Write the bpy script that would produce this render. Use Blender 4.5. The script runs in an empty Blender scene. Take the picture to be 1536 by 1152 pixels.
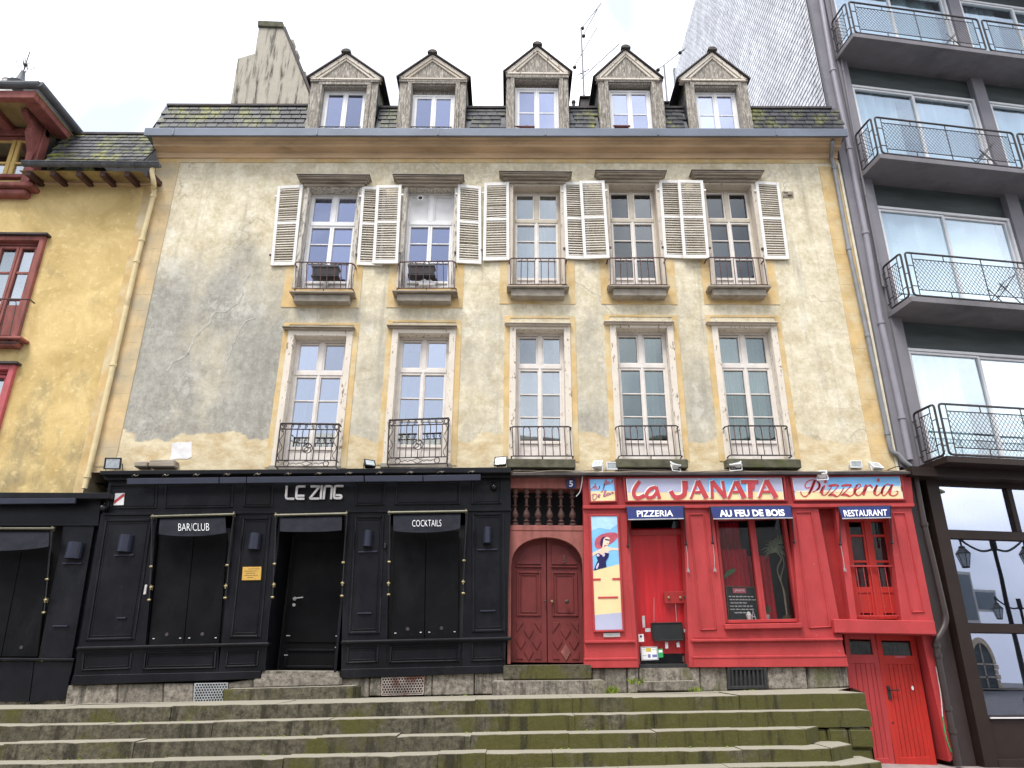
import bpy, bmesh, math, random
from mathutils import Vector as V, Matrix
random.seed(7)
S = bpy.context.scene
COL = S.collection

# ------------------------------------------------------------------ camera, world, sun, exposure
FPX = 1065.0                       # focal length in photo pixels (photo 1536 x 1152)
DIST, EYE = 12.0, 1.5              # metres in front of the house front, eye height above the street
PITCH, ROLL = math.atan(FPX / 2737.0), 0.008
CP, SP, CR, SR = math.cos(PITCH), math.sin(PITCH), math.cos(ROLL), math.sin(ROLL)
CAM = V((0, -DIST, EYE))
cd = bpy.data.cameras.new('camera'); cam = bpy.data.objects.new('camera', cd); COL.objects.link(cam)
cd.sensor_fit = 'HORIZONTAL'; cd.sensor_width = 36.0; cd.lens = FPX / 1536 * 36
cd.clip_start = 0.05; cd.clip_end = 2000
vr = V((CR, -SR * SP, SR * CP)); vu = V((-SR, -CR * SP, CR * CP)); vf = V((0, CP, SP))
m3 = Matrix((vr, vu, -vf)).transposed()
cam.matrix_world = Matrix.Translation(CAM) @ m3.to_4x4()
S.camera = cam

SUN_EL, SUN_AZ = math.radians(60), math.radians(208)     # sun behind thin cloud, behind the camera and to its left
w = bpy.data.worlds.new('World'); S.world = w; w.use_nodes = True
nt = w.node_tree; nt.nodes.clear(); N = nt.nodes.new; L = nt.links.new
out = N('ShaderNodeOutputWorld'); bgs = N('ShaderNodeBackground'); bgc = N('ShaderNodeBackground'); mx = N('ShaderNodeMixShader')
sky = N('ShaderNodeTexSky'); sky.sky_type = 'NISHITA'; sky.sun_disc = False
sky.sun_elevation = SUN_EL; sky.sun_rotation = SUN_AZ; sky.air_density = 1.0; sky.dust_density = 2.0
L(sky.outputs[0], bgs.inputs[0]); bgs.inputs[1].default_value = 0.14
tc = N('ShaderNodeTexCoord'); nz = N('ShaderNodeTexNoise'); nz.inputs['Scale'].default_value = 1.7; nz.inputs['Detail'].default_value = 5
nz.inputs['Roughness'].default_value = 0.5; nz.inputs['Distortion'].default_value = 0.6
L(tc.outputs['Generated'], nz.inputs['Vector'])
r1 = N('ShaderNodeValToRGB'); r1.color_ramp.elements[0].position = 0.49; r1.color_ramp.elements[0].color = (0.375, 0.40, 0.46, 1)
r1.color_ramp.elements[1].position = 0.69; r1.color_ramp.elements[1].color = (1.20, 1.20, 1.21, 1)
L(nz.outputs[0], r1.inputs[0]); L(r1.outputs[0], bgc.inputs[0]); bgc.inputs[1].default_value = 1.0
mx.inputs[0].default_value = 0.88
L(bgs.outputs[0], mx.inputs[1]); L(bgc.outputs[0], mx.inputs[2]); L(mx.outputs[0], out.inputs[0])
sd = bpy.data.lights.new('sun', 'SUN'); sun = bpy.data.objects.new('sun', sd); COL.objects.link(sun)
sd.energy = 1.5; sd.angle = math.radians(24); sd.color = (1.0, 0.97, 0.92)
sdir = V((math.sin(SUN_AZ) * math.cos(SUN_EL), math.cos(SUN_AZ) * math.cos(SUN_EL), math.sin(SUN_EL)))
sun.rotation_euler = sdir.to_track_quat('Z', 'Y').to_euler()
S.view_settings.view_transform = 'Standard'; S.view_settings.look = 'None'; S.view_settings.gamma = 1.0
S.view_settings.use_curve_mapping = False; S.view_settings.exposure = 1.4
S.render.engine = 'CYCLES'; S.cycles.max_bounces = 6; S.cycles.transparent_max_bounces = 12
S.cycles.use_denoising = True; S.cycles.sample_clamp_indirect = 6.0

# ------------------------------------------------------------------ planes and pixel measurement (photo pixels -> metres)
def ray(px, py):
    u = (px - 768) / FPX; v = (576 - py) / FPX
    return vr * u + vu * v + vf
class Plane:
    def __init__(s, o, n): s.o = V(o); s.n = V(n).normalized()
    def at(s, px, py, out=0.0):                 # the point of the plane (moved out by `out`) measured at this pixel
        r = ray(px, py); o = s.o + s.n * out
        return CAM + r * ((o - CAM).dot(s.n) / r.dot(s.n))
M = Plane((0, 0, 0), (0, -1, 0))                # the street front
def P(px, py, Y=0.0): return M.at(px, py, -Y)
class Patch:                                    # a four-cornered area; s across, t down, o outward
    def __init__(s, tl, tr, br, bl, n=None):
        s.c = [V(tl), V(tr), V(br), V(bl)]
        s.W = ((s.c[1] - s.c[0]).length + (s.c[2] - s.c[3]).length) / 2
        s.H = ((s.c[3] - s.c[0]).length + (s.c[2] - s.c[1]).length) / 2
        s.n = V(n) if n else (s.c[3] - s.c[0]).cross(s.c[1] - s.c[0]).normalized()
        if s.n.dot(CAM - s.c[0]) < 0: s.n = -s.n
    def pt(s, a, b, o=0.0):
        return (s.c[0] * (1 - a) + s.c[1] * a) * (1 - b) + (s.c[3] * (1 - a) + s.c[2] * a) * b + s.n * o
    def sub(s, a0, a1, b0, b1, o=0.0):
        return Patch(s.pt(a0, b0, o), s.pt(a1, b0, o), s.pt(a1, b1, o), s.pt(a0, b1, o), s.n)
def pp(tl, tr, br, bl, out=0.0, pl=M): return Patch(*[pl.at(*q, out) for q in (tl, tr, br, bl)], pl.n)
def rect(x0, x1, z0, z1, y=0.0): return Patch((x0, y, z1), (x1, y, z1), (x1, y, z0), (x0, y, z0), (0, -1, 0))

# ------------------------------------------------------------------ mesh building
ORG = {}
class MB:
    def __init__(s): s.v = []; s.f = []
    def add(s, vs, fs):
        b = len(s.v); s.v += [V(q) for q in vs]; s.f += [tuple(b + i for i in f) for f in fs]; return s
    def hexa(s, f, b): return s.add(list(f) + list(b), [(0, 1, 2, 3), (7, 6, 5, 4), (0, 4, 5, 1), (1, 5, 6, 2), (2, 6, 7, 3), (3, 7, 4, 0)])
    def box(s, x0, x1, y0, y1, z0, z1):
        return s.hexa([(x0, y0, z0), (x1, y0, z0), (x1, y0, z1), (x0, y0, z1)], [(x0, y1, z0), (x1, y1, z0), (x1, y1, z1), (x0, y1, z1)])
    def bar(s, p, a0, a1, b0, b1, o1, o0):        # block on a patch, front at o1, back at o0
        q = [(a0, b0), (a1, b0), (a1, b1), (a0, b1)]
        return s.hexa([p.pt(*k, o1) for k in q], [p.pt(*k, o0) for k in q])
    def frame(s, p, a0, a1, b0, b1, w, o1, o0, top=True, bot=True, wb=None):
        ws = w / p.W; wt = w / p.H; wb = (wb / p.H) if wb else wt
        s.bar(p, a0, a0 + ws, b0, b1, o1, o0); s.bar(p, a1 - ws, a1, b0, b1, o1, o0)
        if top: s.bar(p, a0 + ws, a1 - ws, b0, b0 + wt, o1 - .001, o0)
        if bot: s.bar(p, a0 + ws, a1 - ws, b1 - wb, b1, o1 - .001, o0)
        return s
    def prism(s, pts, vec):
        pts = [V(q) for q in pts]; k = len(pts); vec = V(vec)
        return s.add(pts + [q + vec for q in pts], [tuple(range(k)), tuple(range(2 * k - 1, k - 1, -1))] + [(i, i + k, (i + 1) % k + k, (i + 1) % k) for i in range(k)])
    def sheet(s, pts): return s.add(pts, [tuple(range(len(pts)))])
    def tube(s, pts, r, n=6, closed=False):
        pts = [V(q) for q in pts]; k = len(pts); vs = []; fs = []
        for i, q in enumerate(pts):
            a = pts[i - 1] if (i or closed) else q; b = pts[(i + 1) % k] if (i < k - 1 or closed) else q
            d = (b - a).normalized() if (b - a).length > 1e-9 else V((0, 0, 1))
            e = d.cross(V((0, 1, 0)) if abs(d.y) < .9 else V((0, 0, 1))).normalized(); g = d.cross(e)
            rr = r[i] if isinstance(r, (list, tuple)) else r
            vs += [q + (e * math.cos(2 * math.pi * j / n) + g * math.sin(2 * math.pi * j / n)) * rr for j in range(n)]
        for i in range(k if closed else k - 1):
            i2 = (i + 1) % k
            fs += [(i * n + j, i * n + (j + 1) % n, i2 * n + (j + 1) % n, i2 * n + j) for j in range(n)]
        if not closed: fs += [tuple(range(n - 1, -1, -1)), tuple((k - 1) * n + j for j in range(n))]
        return s.add(vs, fs)
    def lathe(s, c, prof, n=10, axis='Z'):
        c = V(c); pts = []; vs = []; fs = []
        for r, z in prof:
            for j in range(n):
                a = 2 * math.pi * j / n; x, y = r * math.cos(a), r * math.sin(a)
                vs.append(c + (V((x, y, z)) if axis == 'Z' else V((x, -z, y)) if axis == 'Y' else V((z, x, y))))
        for i in range(len(prof) - 1):
            fs += [(i * n + j, i * n + (j + 1) % n, (i + 1) * n + (j + 1) % n, (i + 1) * n + j) for j in range(n)]
        fs += [tuple(range(n - 1, -1, -1)), tuple((len(prof) - 1) * n + j for j in range(n))]
        return s.add(vs, fs)
    def ball(s, c, r, n=8): return s.lathe(c, [(r * math.sin(math.pi * max(.02, min(.98, i / 6))), r * -math.cos(math.pi * i / 6)) for i in range(7)], n)
    def ribbon(s, pts, wd, n, th, closed=False):   # flat stroke of width wd in the plane with normal n, th thick
        pts = [V(q) for q in pts]; k = len(pts); n = V(n).normalized(); l = []; r = []
        for i, q in enumerate(pts):
            a = pts[i - 1] if (i or closed) else None; b = pts[(i + 1) % k] if (i < k - 1 or closed) else None
            d1 = (q - a).normalized() if a is not None else None; d2 = (b - q).normalized() if b is not None else None
            d = ((d1 or d2) + (d2 or d1)).normalized(); e = d.cross(n).normalized()
            ww = (wd[i] if isinstance(wd, (list, tuple)) else wd) / 2
            if d1 and d2: ww = min(ww / max(.35, e.dot(d1.cross(n).normalized())), ww * 2)
            l.append(q + e * ww); r.append(q - e * ww)
        for i in range(k if closed else k - 1):
            j = (i + 1) % k; f = [l[i], l[j], r[j], r[i]]
            s.hexa([q + n * th for q in f], f)
        return s
    def build(s, name, mat, parent=None, bevel=0.0, smooth=False, seg=1):
        vs = s.v; lo = V((min(q.x for q in vs), min(q.y for q in vs), min(q.z for q in vs))); hi = V((max(q.x for q in vs), max(q.y for q in vs), max(q.z for q in vs)))
        c = (lo + hi) / 2
        me = bpy.data.meshes.new(name); me.from_pydata([q - c for q in vs], [], s.f)
        bm = bmesh.new(); bm.from_mesh(me)
        bmesh.ops.recalc_face_normals(bm, faces=bm.faces)
        if bevel: bmesh.ops.bevel(bm, geom=bm.edges[:], offset=bevel, segments=seg, affect='EDGES', clamp_overlap=True)
        if smooth:
            for f in bm.faces: f.smooth = True
            for e in bm.edges:
                if len(e.link_faces) == 2 and e.calc_face_angle(0) > .7: e.smooth = False
        bm.to_mesh(me); bm.free(); me.materials.append(mat)
        return link(name, me, c, parent)
def link(name, me, c, parent=None):
    o = bpy.data.objects.new(name, me); COL.objects.link(o); ORG[o.name] = V(c)
    if parent: o.parent = parent; o.location = V(c) - ORG[parent.name]
    else: o.location = c
    return o
def inst(name, me, c, sc, parent, rot=None):
    o = link(name, me, c, parent); o.scale = sc
    if rot is not None: o.rotation_euler = rot
    return o
def thing(name, label, cat, loc=(0, 0, 0), group=None):
    o = bpy.data.objects.new(name, None); COL.objects.link(o); o.location = loc; ORG[o.name] = V(loc); o.empty_display_size = .1
    return tag(o, label, cat, group)
def tag(o, label, cat, group=None):
    o['label'] = label; o['category'] = cat
    if group: o['group'] = group
    return o
def kind(o, k): o['kind'] = k; return o
def cm(pts, k=6, closed=False):                    # Catmull-Rom through points
    pts = [V(q) for q in pts]; n = len(pts); res = []
    for i in range(n if closed else n - 1):
        if closed: a, b, c, d = pts[i - 1], pts[i], pts[(i + 1) % n], pts[(i + 2) % n]
        else: a, b, c, d = pts[max(i - 1, 0)], pts[i], pts[i + 1], pts[min(i + 2, n - 1)]
        for j in range(k):
            t = j / k
            res.append(.5 * ((2 * b) + (c - a) * t + (2 * a - 5 * b + 4 * c - d) * t * t + (3 * b - a - 3 * c + d) * t ** 3))
    if not closed: res.append(pts[-1])
    return res
def text_mb(txt, patch, a0, a1, b0, b1, o, th=.004, shear=0, bold=0):
    c = bpy.data.curves.new('t', 'FONT'); c.body = txt; c.resolution_u = 3; c.offset = bold
    t = bpy.data.objects.new('t', c); COL.objects.link(t)
    dg = bpy.context.evaluated_depsgraph_get(); me = bpy.data.meshes.new_from_object(t.evaluated_get(dg))
    bpy.data.objects.remove(t); xs = [q.co.x for q in me.vertices]; ys = [q.co.y for q in me.vertices]
    x0, x1, y0, y1 = min(xs), max(xs), min(ys), max(ys); mb = MB()
    mp = lambda q, oo: patch.pt(a0 + (a1 - a0) * (q.x - x0) / (x1 - x0), b1 + (b0 - b1) * (q.y - y0) / (y1 - y0), oo)
    mb.add([mp(q.co, o + th) for q in me.vertices], [tuple(f.vertices) for f in me.polygons])
    cnt = {}
    for f in me.polygons:
        vv = list(f.vertices)
        for i in range(len(vv)):
            e = (vv[i], vv[(i + 1) % len(vv)]); k = tuple(sorted(e)); cnt.setdefault(k, []).append(e)
    b = len(mb.v); mb.v += [mp(q.co, o) for q in me.vertices]
    for k, e in cnt.items():
        if len(e) == 1: mb.f.append((e[0][0], e[0][1], e[0][1] + b, e[0][0] + b))
    bpy.data.meshes.remove(me); bpy.data.curves.remove(c)
    return mb

# ------------------------------------------------------------------ materials
def newmat(name):
    m = bpy.data.materials.new(name); m.use_nodes = True; t = m.node_tree
    return m, t, t.nodes['Principled BSDF']
def setin(b, **k):
    for a, v in k.items():
        a = {'rough': 'Roughness', 'spec': 'Specular IOR Level', 'metal': 'Metallic', 'coat': 'Coat Weight'}[a]; b.inputs[a].default_value = v
def c4(c): return (c[0], c[1], c[2], 1)
def noise(t, sc, det=4, stretch=None, ro=.55, obj=False, dist=0.0):
    g = t.nodes.new('ShaderNodeTexCoord') if obj else t.nodes.new('ShaderNodeNewGeometry'); n = t.nodes.new('ShaderNodeTexNoise')
    n.inputs['Scale'].default_value = sc; n.inputs['Detail'].default_value = det; n.inputs['Roughness'].default_value = ro; n.inputs['Distortion'].default_value = dist
    src = g.outputs['Object'] if obj else g.outputs['Position']
    if stretch:
        mp = t.nodes.new('ShaderNodeMapping'); mp.inputs['Scale'].default_value = stretch; t.links.new(src, mp.inputs[0]); src = mp.outputs[0]
    t.links.new(src, n.inputs['Vector']); return n.outputs[0]
def ramp(t, fac, p0, p1, c0=(0, 0, 0), c1=(1, 1, 1)):
    r = t.nodes.new('ShaderNodeValToRGB'); e = r.color_ramp.elements
    e[0].position = p0; e[0].color = c4(c0); e[1].position = p1; e[1].color = c4(c1)
    t.links.new(fac, r.inputs[0]); return r.outputs[0]
def mix(t, fac, a, b, mode='MIX'):
    m = t.nodes.new('ShaderNodeMix'); m.data_type = 'RGBA'; m.blend_type = mode
    for s, v in ((0, fac), (6, a), (7, b)):
        if hasattr(v, 'links') or hasattr(v, 'is_output'): t.links.new(v, m.inputs[s])
        else: m.inputs[s].default_value = v if s == 0 else c4(v)
    return m.outputs[2]
def math_(t, op, a, b):
    m = t.nodes.new('ShaderNodeMath'); m.operation = op
    for i, v in enumerate((a, b)):
        if hasattr(v, 'is_output'): t.links.new(v, m.inputs[i])
        else: m.inputs[i].default_value = v
    return m.outputs[0]
def bump(t, b, h, st=.3, d=.02):
    n = t.nodes.new('ShaderNodeBump'); n.inputs['Strength'].default_value = st; n.inputs['Distance'].default_value = d
    t.links.new(h, n.inputs['Height']); t.links.new(n.outputs[0], b.inputs['Normal'])
def simple(name, c, rough=.6, var=.12, sc=6, stretch=None, bs=.15, bsc=40, spec=.4, metal=0, coat=0, dirt=None, dsc=2.0, d0=.55, d1=.75, rnd=0.0, chips=None, scuff=None):
    m, t, b = newmat(name); setin(b, rough=rough, spec=spec, metal=metal, coat=coat)
    lo = tuple(x * (1 - var) for x in c); hi = tuple(min(1, x * (1 + var)) for x in c)
    col = ramp(t, noise(t, sc, 4, stretch), .35, .65, lo, hi)
    if dirt: col = mix(t, ramp(t, noise(t, dsc, 6, stretch, .65), d0, d1), col, dirt)
    if scuff: col = mix(t, math_(t, 'MULTIPLY', ramp(t, noise(t, 2.2, 8, (1, 1, .35), .75), .54, .70), .75), col, scuff)
    if chips: col = mix(t, math_(t, 'MULTIPLY', ramp(t, noise(t, 17, 7, None, .72), .665, .69), .8), col, chips)
    if rnd:
        oi = t.nodes.new('ShaderNodeObjectInfo')
        col = mix(t, ramp(t, oi.outputs['Random'], 0, 1, (0, 0, 0), (rnd, rnd, rnd)), col, (.0, .0, .0)) if rnd > 0 else col
    t.links.new(col, b.inputs['Base Color'])
    if bs: bump(t, b, noise(t, bsc, 3), bs)
    return m
def sep(t):
    g = t.nodes.new('ShaderNodeNewGeometry'); s = t.nodes.new('ShaderNodeSeparateXYZ'); t.links.new(g.outputs['Position'], s.inputs[0]); return s.outputs
def mrange(t, v, a, b, c=0., d=1.):
    n = t.nodes.new('ShaderNodeMapRange'); n.interpolation_type = 'SMOOTHSTEP'
    t.links.new(v, n.inputs[0])
    for i, x in enumerate((a, b, c, d)): n.inputs[i + 1].default_value = x
    return n.outputs[0]

MAT = {}
def m_wall():                       # old lime render: cream, weathered grey, patched ochre along the foot
    m, t, b = newmat('old_render'); setin(b, rough=.9, spec=.2)
    x, y, z = sep(t)
    cream = mix(t, ramp(t, noise(t, 2.1, 8, None, .72), .36, .64, (.56, .47, .30), (.78, .71, .54)), ramp(t, noise(t, 9, 7, None, .75, dist=.25), .36, .66, (.54, .46, .31), (.86, .81, .68)), 'MIX') if False else mix(t, .5, ramp(t, noise(t, 1.5, 8, None, .72), .38, .62, (.49, .40, .225), (.83, .745, .54)), mix(t, .5, ramp(t, noise(t, 4, 9, None, .7), .38, .62, (.41, .335, .185), (.93, .88, .74)), ramp(t, noise(t, 13, 9, (1, 1, .8), .8), .37, .63, (.34, .275, .155), (.95, .91, .80))))
    n1 = noise(t, .8, 9, (1, 1, .6), .68)
    left = mrange(t, x, -2.0, -5.5, 0, .28); low = mrange(t, z, 9.6, 6.2, 0, .12)
    fr_ = math_(t, 'FRACT', math_(t, 'MULTIPLY', math_(t, 'ADD', x, 14.6), .5), 0); u_ = math_(t, 'ABSOLUTE', math_(t, 'SUBTRACT', fr_, .5), 0); mid = math_(t, 'MULTIPLY', math_(t, 'MULTIPLY', mrange(t, u_, .22, .42, 0, .10), mrange(t, x, 4.9, 3.4, 0, 1)), mrange(t, z, 8.6, 7.2, 0, 1))
    g = math_(t, 'ADD', math_(t, 'ADD', n1, math_(t, 'MULTIPLY', left, mrange(t, z, 10.6, 8.4, 0, 1))), math_(t, 'ADD', low, mid))
    g = math_(t, 'SUBTRACT', g, mrange(t, x, 3.5, 6.0, 0, .2))
    g = math_(t, 'SUBTRACT', g, mrange(t, z, 8.2, 9.6, 0, .10))
    grey = mix(t, .5, ramp(t, noise(t, 1.3, 8, None, .7), .36, .64, (.25, .235, .20), (.47, .45, .395)), ramp(t, noise(t, 8, 9, (1, 1, .8), .8), .36, .66, (.19, .18, .15), (.56, .54, .475)))
    pale = ramp(t, noise(t, 1.25, 9, (1, 1, .8), .72), .565, .60)
    cream = mix(t, math_(t, 'MULTIPLY', pale, .42), cream, (.86, .82, .70)); grey = mix(t, math_(t, 'MULTIPLY', pale, .40), grey, (.62, .60, .545))
    col = mix(t, ramp(t, g, .60, .90), cream, grey)
    gg = t.nodes.new('ShaderNodeNewGeometry'); vo = t.nodes.new('ShaderNodeTexVoronoi'); vo.feature = 'DISTANCE_TO_EDGE'; vo.inputs['Scale'].default_value = .62
    ad = t.nodes.new('ShaderNodeVectorMath'); nn = t.nodes.new('ShaderNodeTexNoise'); nn.inputs['Scale'].default_value = 1.8; nn.inputs['Detail'].default_value = 8; t.links.new(gg.outputs['Position'], nn.inputs['Vector'])
    sc = t.nodes.new('ShaderNodeVectorMath'); sc.operation = 'SCALE'; sc.inputs['Scale'].default_value = .9; t.links.new(nn.outputs['Color'], sc.inputs[0]); t.links.new(gg.outputs['Position'], ad.inputs[0]); t.links.new(sc.outputs[0], ad.inputs[1]); t.links.new(ad.outputs[0], vo.inputs['Vector'])
    ck = math_(t, 'MULTIPLY', ramp(t, vo.outputs['Distance'], 0.0, .012, (1, 1, 1), (0, 0, 0)), ramp(t, noise(t, .7, 3), .50, .62))
    col = mix(t, math_(t, 'MULTIPLY', ck, .55), col, (.20, .18, .14))
    streak = noise(t, 1.6, 6, (2.2, 1, .16), .6)
    col = mix(t, math_(t, 'MULTIPLY', ramp(t, streak, .54, .70), .45), col, (.25, .235, .20))
    wv = math_(t, 'ADD', z, math_(t, 'MULTIPLY', noise(t, 1.1, 4), -.9))
    foot = ramp(t, noise(t, 2.6, 7, (1, 1, 1.8), .65), .35, .62, (.52, .38, .19), (.76, .66, .45))
    col = mix(t, mrange(t, wv, 4.74, 4.69, 0, .85), col, foot)
    spots = ramp(t, noise(t, 16, 6, None, .7), .60, .70); col = mix(t, math_(t, 'MULTIPLY', spots, .35), col, (.86, .84, .74))
    pits = ramp(t, noise(t, 26, 4, None, .6), .70, .75); col = mix(t, math_(t, 'MULTIPLY', pits, .5), col, (.14, .13, .11))
    t.links.new(col, b.inputs['Base Color']); bump(t, b, noise(t, 14, 7, None, .7), .5, .02); return m
def m_yellow():
    m, t, b = newmat('yellow_render'); setin(b, rough=.85, spec=.2); x, y, z = sep(t)
    c = ramp(t, noise(t, 1.3, 7, None, .65, dist=.6), .33, .66, (.50, .355, .14), (.72, .545, .25))
    c = mix(t, math_(t, 'MULTIPLY', ramp(t, math_(t, 'ADD', noise(t, 1.7, 8, (1, 1, .6), .7), mrange(t, z, 7.0, 4.4, 0, .16)), .58, .80), .8), c, (.25, .21, .13))
    c = mix(t, math_(t, 'MULTIPLY', ramp(t, noise(t, 9, 6), .56, .7), .4), c, (.85, .68, .36))
    t.links.new(c, b.inputs['Base Color']); bump(t, b, noise(t, 18, 6), .35, .015); return m
def m_peel(name, paint, wood, p0, p1, sc=7, st=(3, 3, .8)):
    m, t, b = newmat(name); setin(b, rough=.8, spec=.2)
    n = noise(t, sc, 7, st, .7, dist=.4)
    wc = ramp(t, noise(t, 9, 5, (5, 5, .5)), .3, .7, tuple(v * .6 for v in wood), tuple(v * 1.35 for v in wood))
    pc = ramp(t, noise(t, 4, 4), .3, .7, tuple(v * .88 for v in paint), paint)
    k = ramp(t, n, p0, p1); t.links.new(mix(t, k, pc, wc), b.inputs['Base Color'])
    bump(t, b, n, .5, .01); return m
def m_slate(name, base, moss=.5, lo=.0):
    m, t, b = newmat(name); setin(b, rough=.55, spec=.4)
    oi = t.nodes.new('ShaderNodeObjectInfo')
    c = ramp(t, oi.outputs['Random'], 0, 1, tuple(v * .6 for v in base), tuple(v * 1.7 for v in base))
    c = mix(t, math_(t, 'MULTIPLY', ramp(t, noise(t, 5, 6), .5, .75), .4), c, (.11, .11, .105))
    k = ramp(t, noise(t, 1.5, 7, (1.3, 1, .75), .72), .60 - .1 * moss, .72 - .1 * moss)
    c = mix(t, math_(t, 'MULTIPLY', k, ramp(t, noise(t, 12, 5), .3, .55)), c, (.20, .205, .035))
    t.links.new(c, b.inputs['Base Color']); bump(t, b, noise(t, 22, 4), .25, .01); return m
def m_stone(name, base, moss, mossk, rnd=True):
    m, t, b = newmat(name); setin(b, rough=.9, spec=.2); g = t.nodes.new('ShaderNodeNewGeometry'); s = t.nodes.new('ShaderNodeSeparateXYZ'); t.links.new(g.outputs['Normal'], s.inputs[0])
    oi = t.nodes.new('ShaderNodeObjectInfo')
    c = ramp(t, noise(t, 13, 9, None, .82), .36, .64, tuple(v * .25 for v in base), tuple(v * 1.85 for v in base))
    c = mix(t, math_(t, 'MULTIPLY', oi.outputs['Random'], .45), c, tuple(v * .5 for v in base))
    x, y, z = sep(t)
    mk = math_(t, 'ADD', noise(t, 1.0, 7, (1.3, 1, .8), .7), mrange(t, x, -3, 3.5, 0, .14))
    up = mrange(t, s.outputs[2], .3, .8, 1, .25)
    c = mix(t, math_(t, 'MULTIPLY', math_(t, 'MULTIPLY', ramp(t, mk, .61 - mossk, .70 - mossk), up), .88), c, moss)
    dk = ramp(t, noise(t, 2.2, 8, (2.6, 1, .3), .68), .52, .62)
    c = mix(t, math_(t, 'MULTIPLY', math_(t, 'MULTIPLY', dk, up), .78), c, tuple(v * .25 for v in base))
    pale = ramp(t, noise(t, 30, 5, None, .7), .60, .72); c = mix(t, math_(t, 'MULTIPLY', pale, .4), c, tuple(min(1, v * 2.0) for v in base))
    worn = mrange(t, s.outputs[2], .75, .95, 0, .7); c = mix(t, worn, c, (.40, .37, .30))
    t.links.new(c, b.inputs['Base Color']); bump(t, b, noise(t, 16, 8, None, .75), .6, .02); return m
def m_glass(name, tint, refl, rough=.02, refl0=.08, gc=(.92, .95, 1), bs=.22):
    m = bpy.data.materials.new(name); m.use_nodes = True; t = m.node_tree; t.nodes.clear()
    o = t.nodes.new('ShaderNodeOutputMaterial'); mx = t.nodes.new('ShaderNodeMixShader'); tr = t.nodes.new('ShaderNodeBsdfTransparent'); gl = t.nodes.new('ShaderNodeBsdfGlossy')
    fr = t.nodes.new('ShaderNodeLayerWeight'); fr.inputs[0].default_value = .35
    tr.inputs[0].default_value = c4(tint); gl.inputs[0].default_value = c4(gc); gl.inputs['Roughness'].default_value = rough
    f = mrange(t, fr.outputs['Facing'], 0, 1, refl0, refl); oi = t.nodes.new('ShaderNodeObjectInfo'); f = math_(t, 'MULTIPLY', f, mrange(t, oi.outputs['Random'], 0, 1, .78, 1.2)); t.links.new(f, mx.inputs[0])
    n = t.nodes.new('ShaderNodeBump'); n.inputs['Strength'].default_value = bs; n.inputs['Distance'].default_value = .015
    t.links.new(noise(t, 1.3, 1), n.inputs['Height']); t.links.new(n.outputs[0], gl.inputs['Normal'])
    t.links.new(tr.outputs[0], mx.inputs[1]); t.links.new(gl.outputs[0], mx.inputs[2]); t.links.new(mx.outputs[0], o.inputs[0]); return m
K = MAT
K['wall'] = m_wall(); K['yellow'] = m_yellow()
K['ochre'] = simple('ochre_quoin_paint', (.60, .425, .20), .85, .14, 3, None, .2, 30, .2, dirt=(.66, .56, .36), dsc=1.6, d0=.46, d1=.66)
K['pale_ochre'] = simple('pale_ochre_quoin_paint', (.62, .46, .25), .85, .14, 3, None, .2, 30, .2, dirt=(.44, .375, .26), dsc=1.0, d0=.42, d1=.62)
K['cornice'] = simple('ochre_stone_cornice', (.56, .40, .25), .85, .2, 2.0, (.4, 1, 2), .3, 25, .2, dirt=(.30, .21, .14), dsc=2.2, d0=.58, d1=.78)
K['zinc'] = simple('zinc_sheet', (.155, .175, .215), .45, .14, 2.0, (.5, 1, 1), .05, 20, .5, metal=.25, dirt=(.10, .11, .13), d0=.6, d1=.8)
K['slate'] = m_slate('roof_slate', (.032, .033, .038), 1.0); K['slate_old'] = m_slate('old_mossy_slate', (.036, .034, .032), 1.3)
K['gslate'] = simple('pale_hung_slate', (.74, .74, .75), .45, .15, 1.3, None, .2, 8, .5, dirt=(.52, .52, .53), dsc=3.4, d0=.52, d1=.7)
K['white'] = simple('white_window_paint', (.80, .79, .78), .45, .05, 4, None, .05, 30, .4)
K['offwhite'] = simple('aged_pinkish_white_paint', (.74, .69, .64), .55, .08, 5, None, .1, 30, .35, dirt=(.52, .45, .37), dsc=5, d0=.6, d1=.75)
K['beige'] = simple('beige_frame_paint', (.56, .50, .40), .6, .1, 5, None, .1, 30, .3, dirt=(.35, .29, .2), dsc=5, d0=.55, d1=.75)
K['shutter'] = simple('white_shutter_paint', (.76, .74, .70), .6, .06, 6, None, .1, 30, .3, dirt=(.50, .45, .38), dsc=7, d0=.62, d1=.78)
K['slat'] = simple('shutter_slat_paint', (.62, .575, .51), .6, .1, 9, None, .1, 30, .3)
K['surround'] = m_peel('peeling_cream_surround', (.74, .67, .57), (.27, .20, .14), .585, .62, 6, (3, 3, 1.2))
K['jamb'] = m_peel('grey_beige_jamb', (.60, .53, .44), (.30, .27, .23), .58, .64, 6, (3, 3, 1.0))
K['greyjamb'] = m_peel('weathered_grey_jamb', (.62, .57, .49), (.27, .255, .24), .50, .56, 6, (4, 4, .8))
K['dormer'] = m_peel('weathered_dormer_wood', (.58, .535, .46), (.23, .205, .175), .36, .52, 9, (5, 5, .9))
K['hood'] = simple('stone_hood', (.34, .29, .23), .85, .2, 5, (.5, 1, 3), .2, 30, .2, dirt=(.17, .15, .12), dsc=3, d0=.5, d1=.7)
K['sill'] = simple('stone_sill', (.33, .295, .245), .85, .15, 6, None, .2, 30, .2, dirt=(.17, .16, .13), dsc=4, d0=.55, d1=.75)
K['mossill'] = simple('mossy_sill', (.10, .095, .065), .9, .3, 6, None, .3, 30, .2, dirt=(.07, .08, .02))
K['iron'] = simple('dark_iron', (.035, .026, .026), .5, .25, 12, None, .1, 60, .5)
K['rustiron'] = simple('rust_brown_iron', (.085, .032, .03), .55, .3, 14, None, .1, 60, .4)
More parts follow.
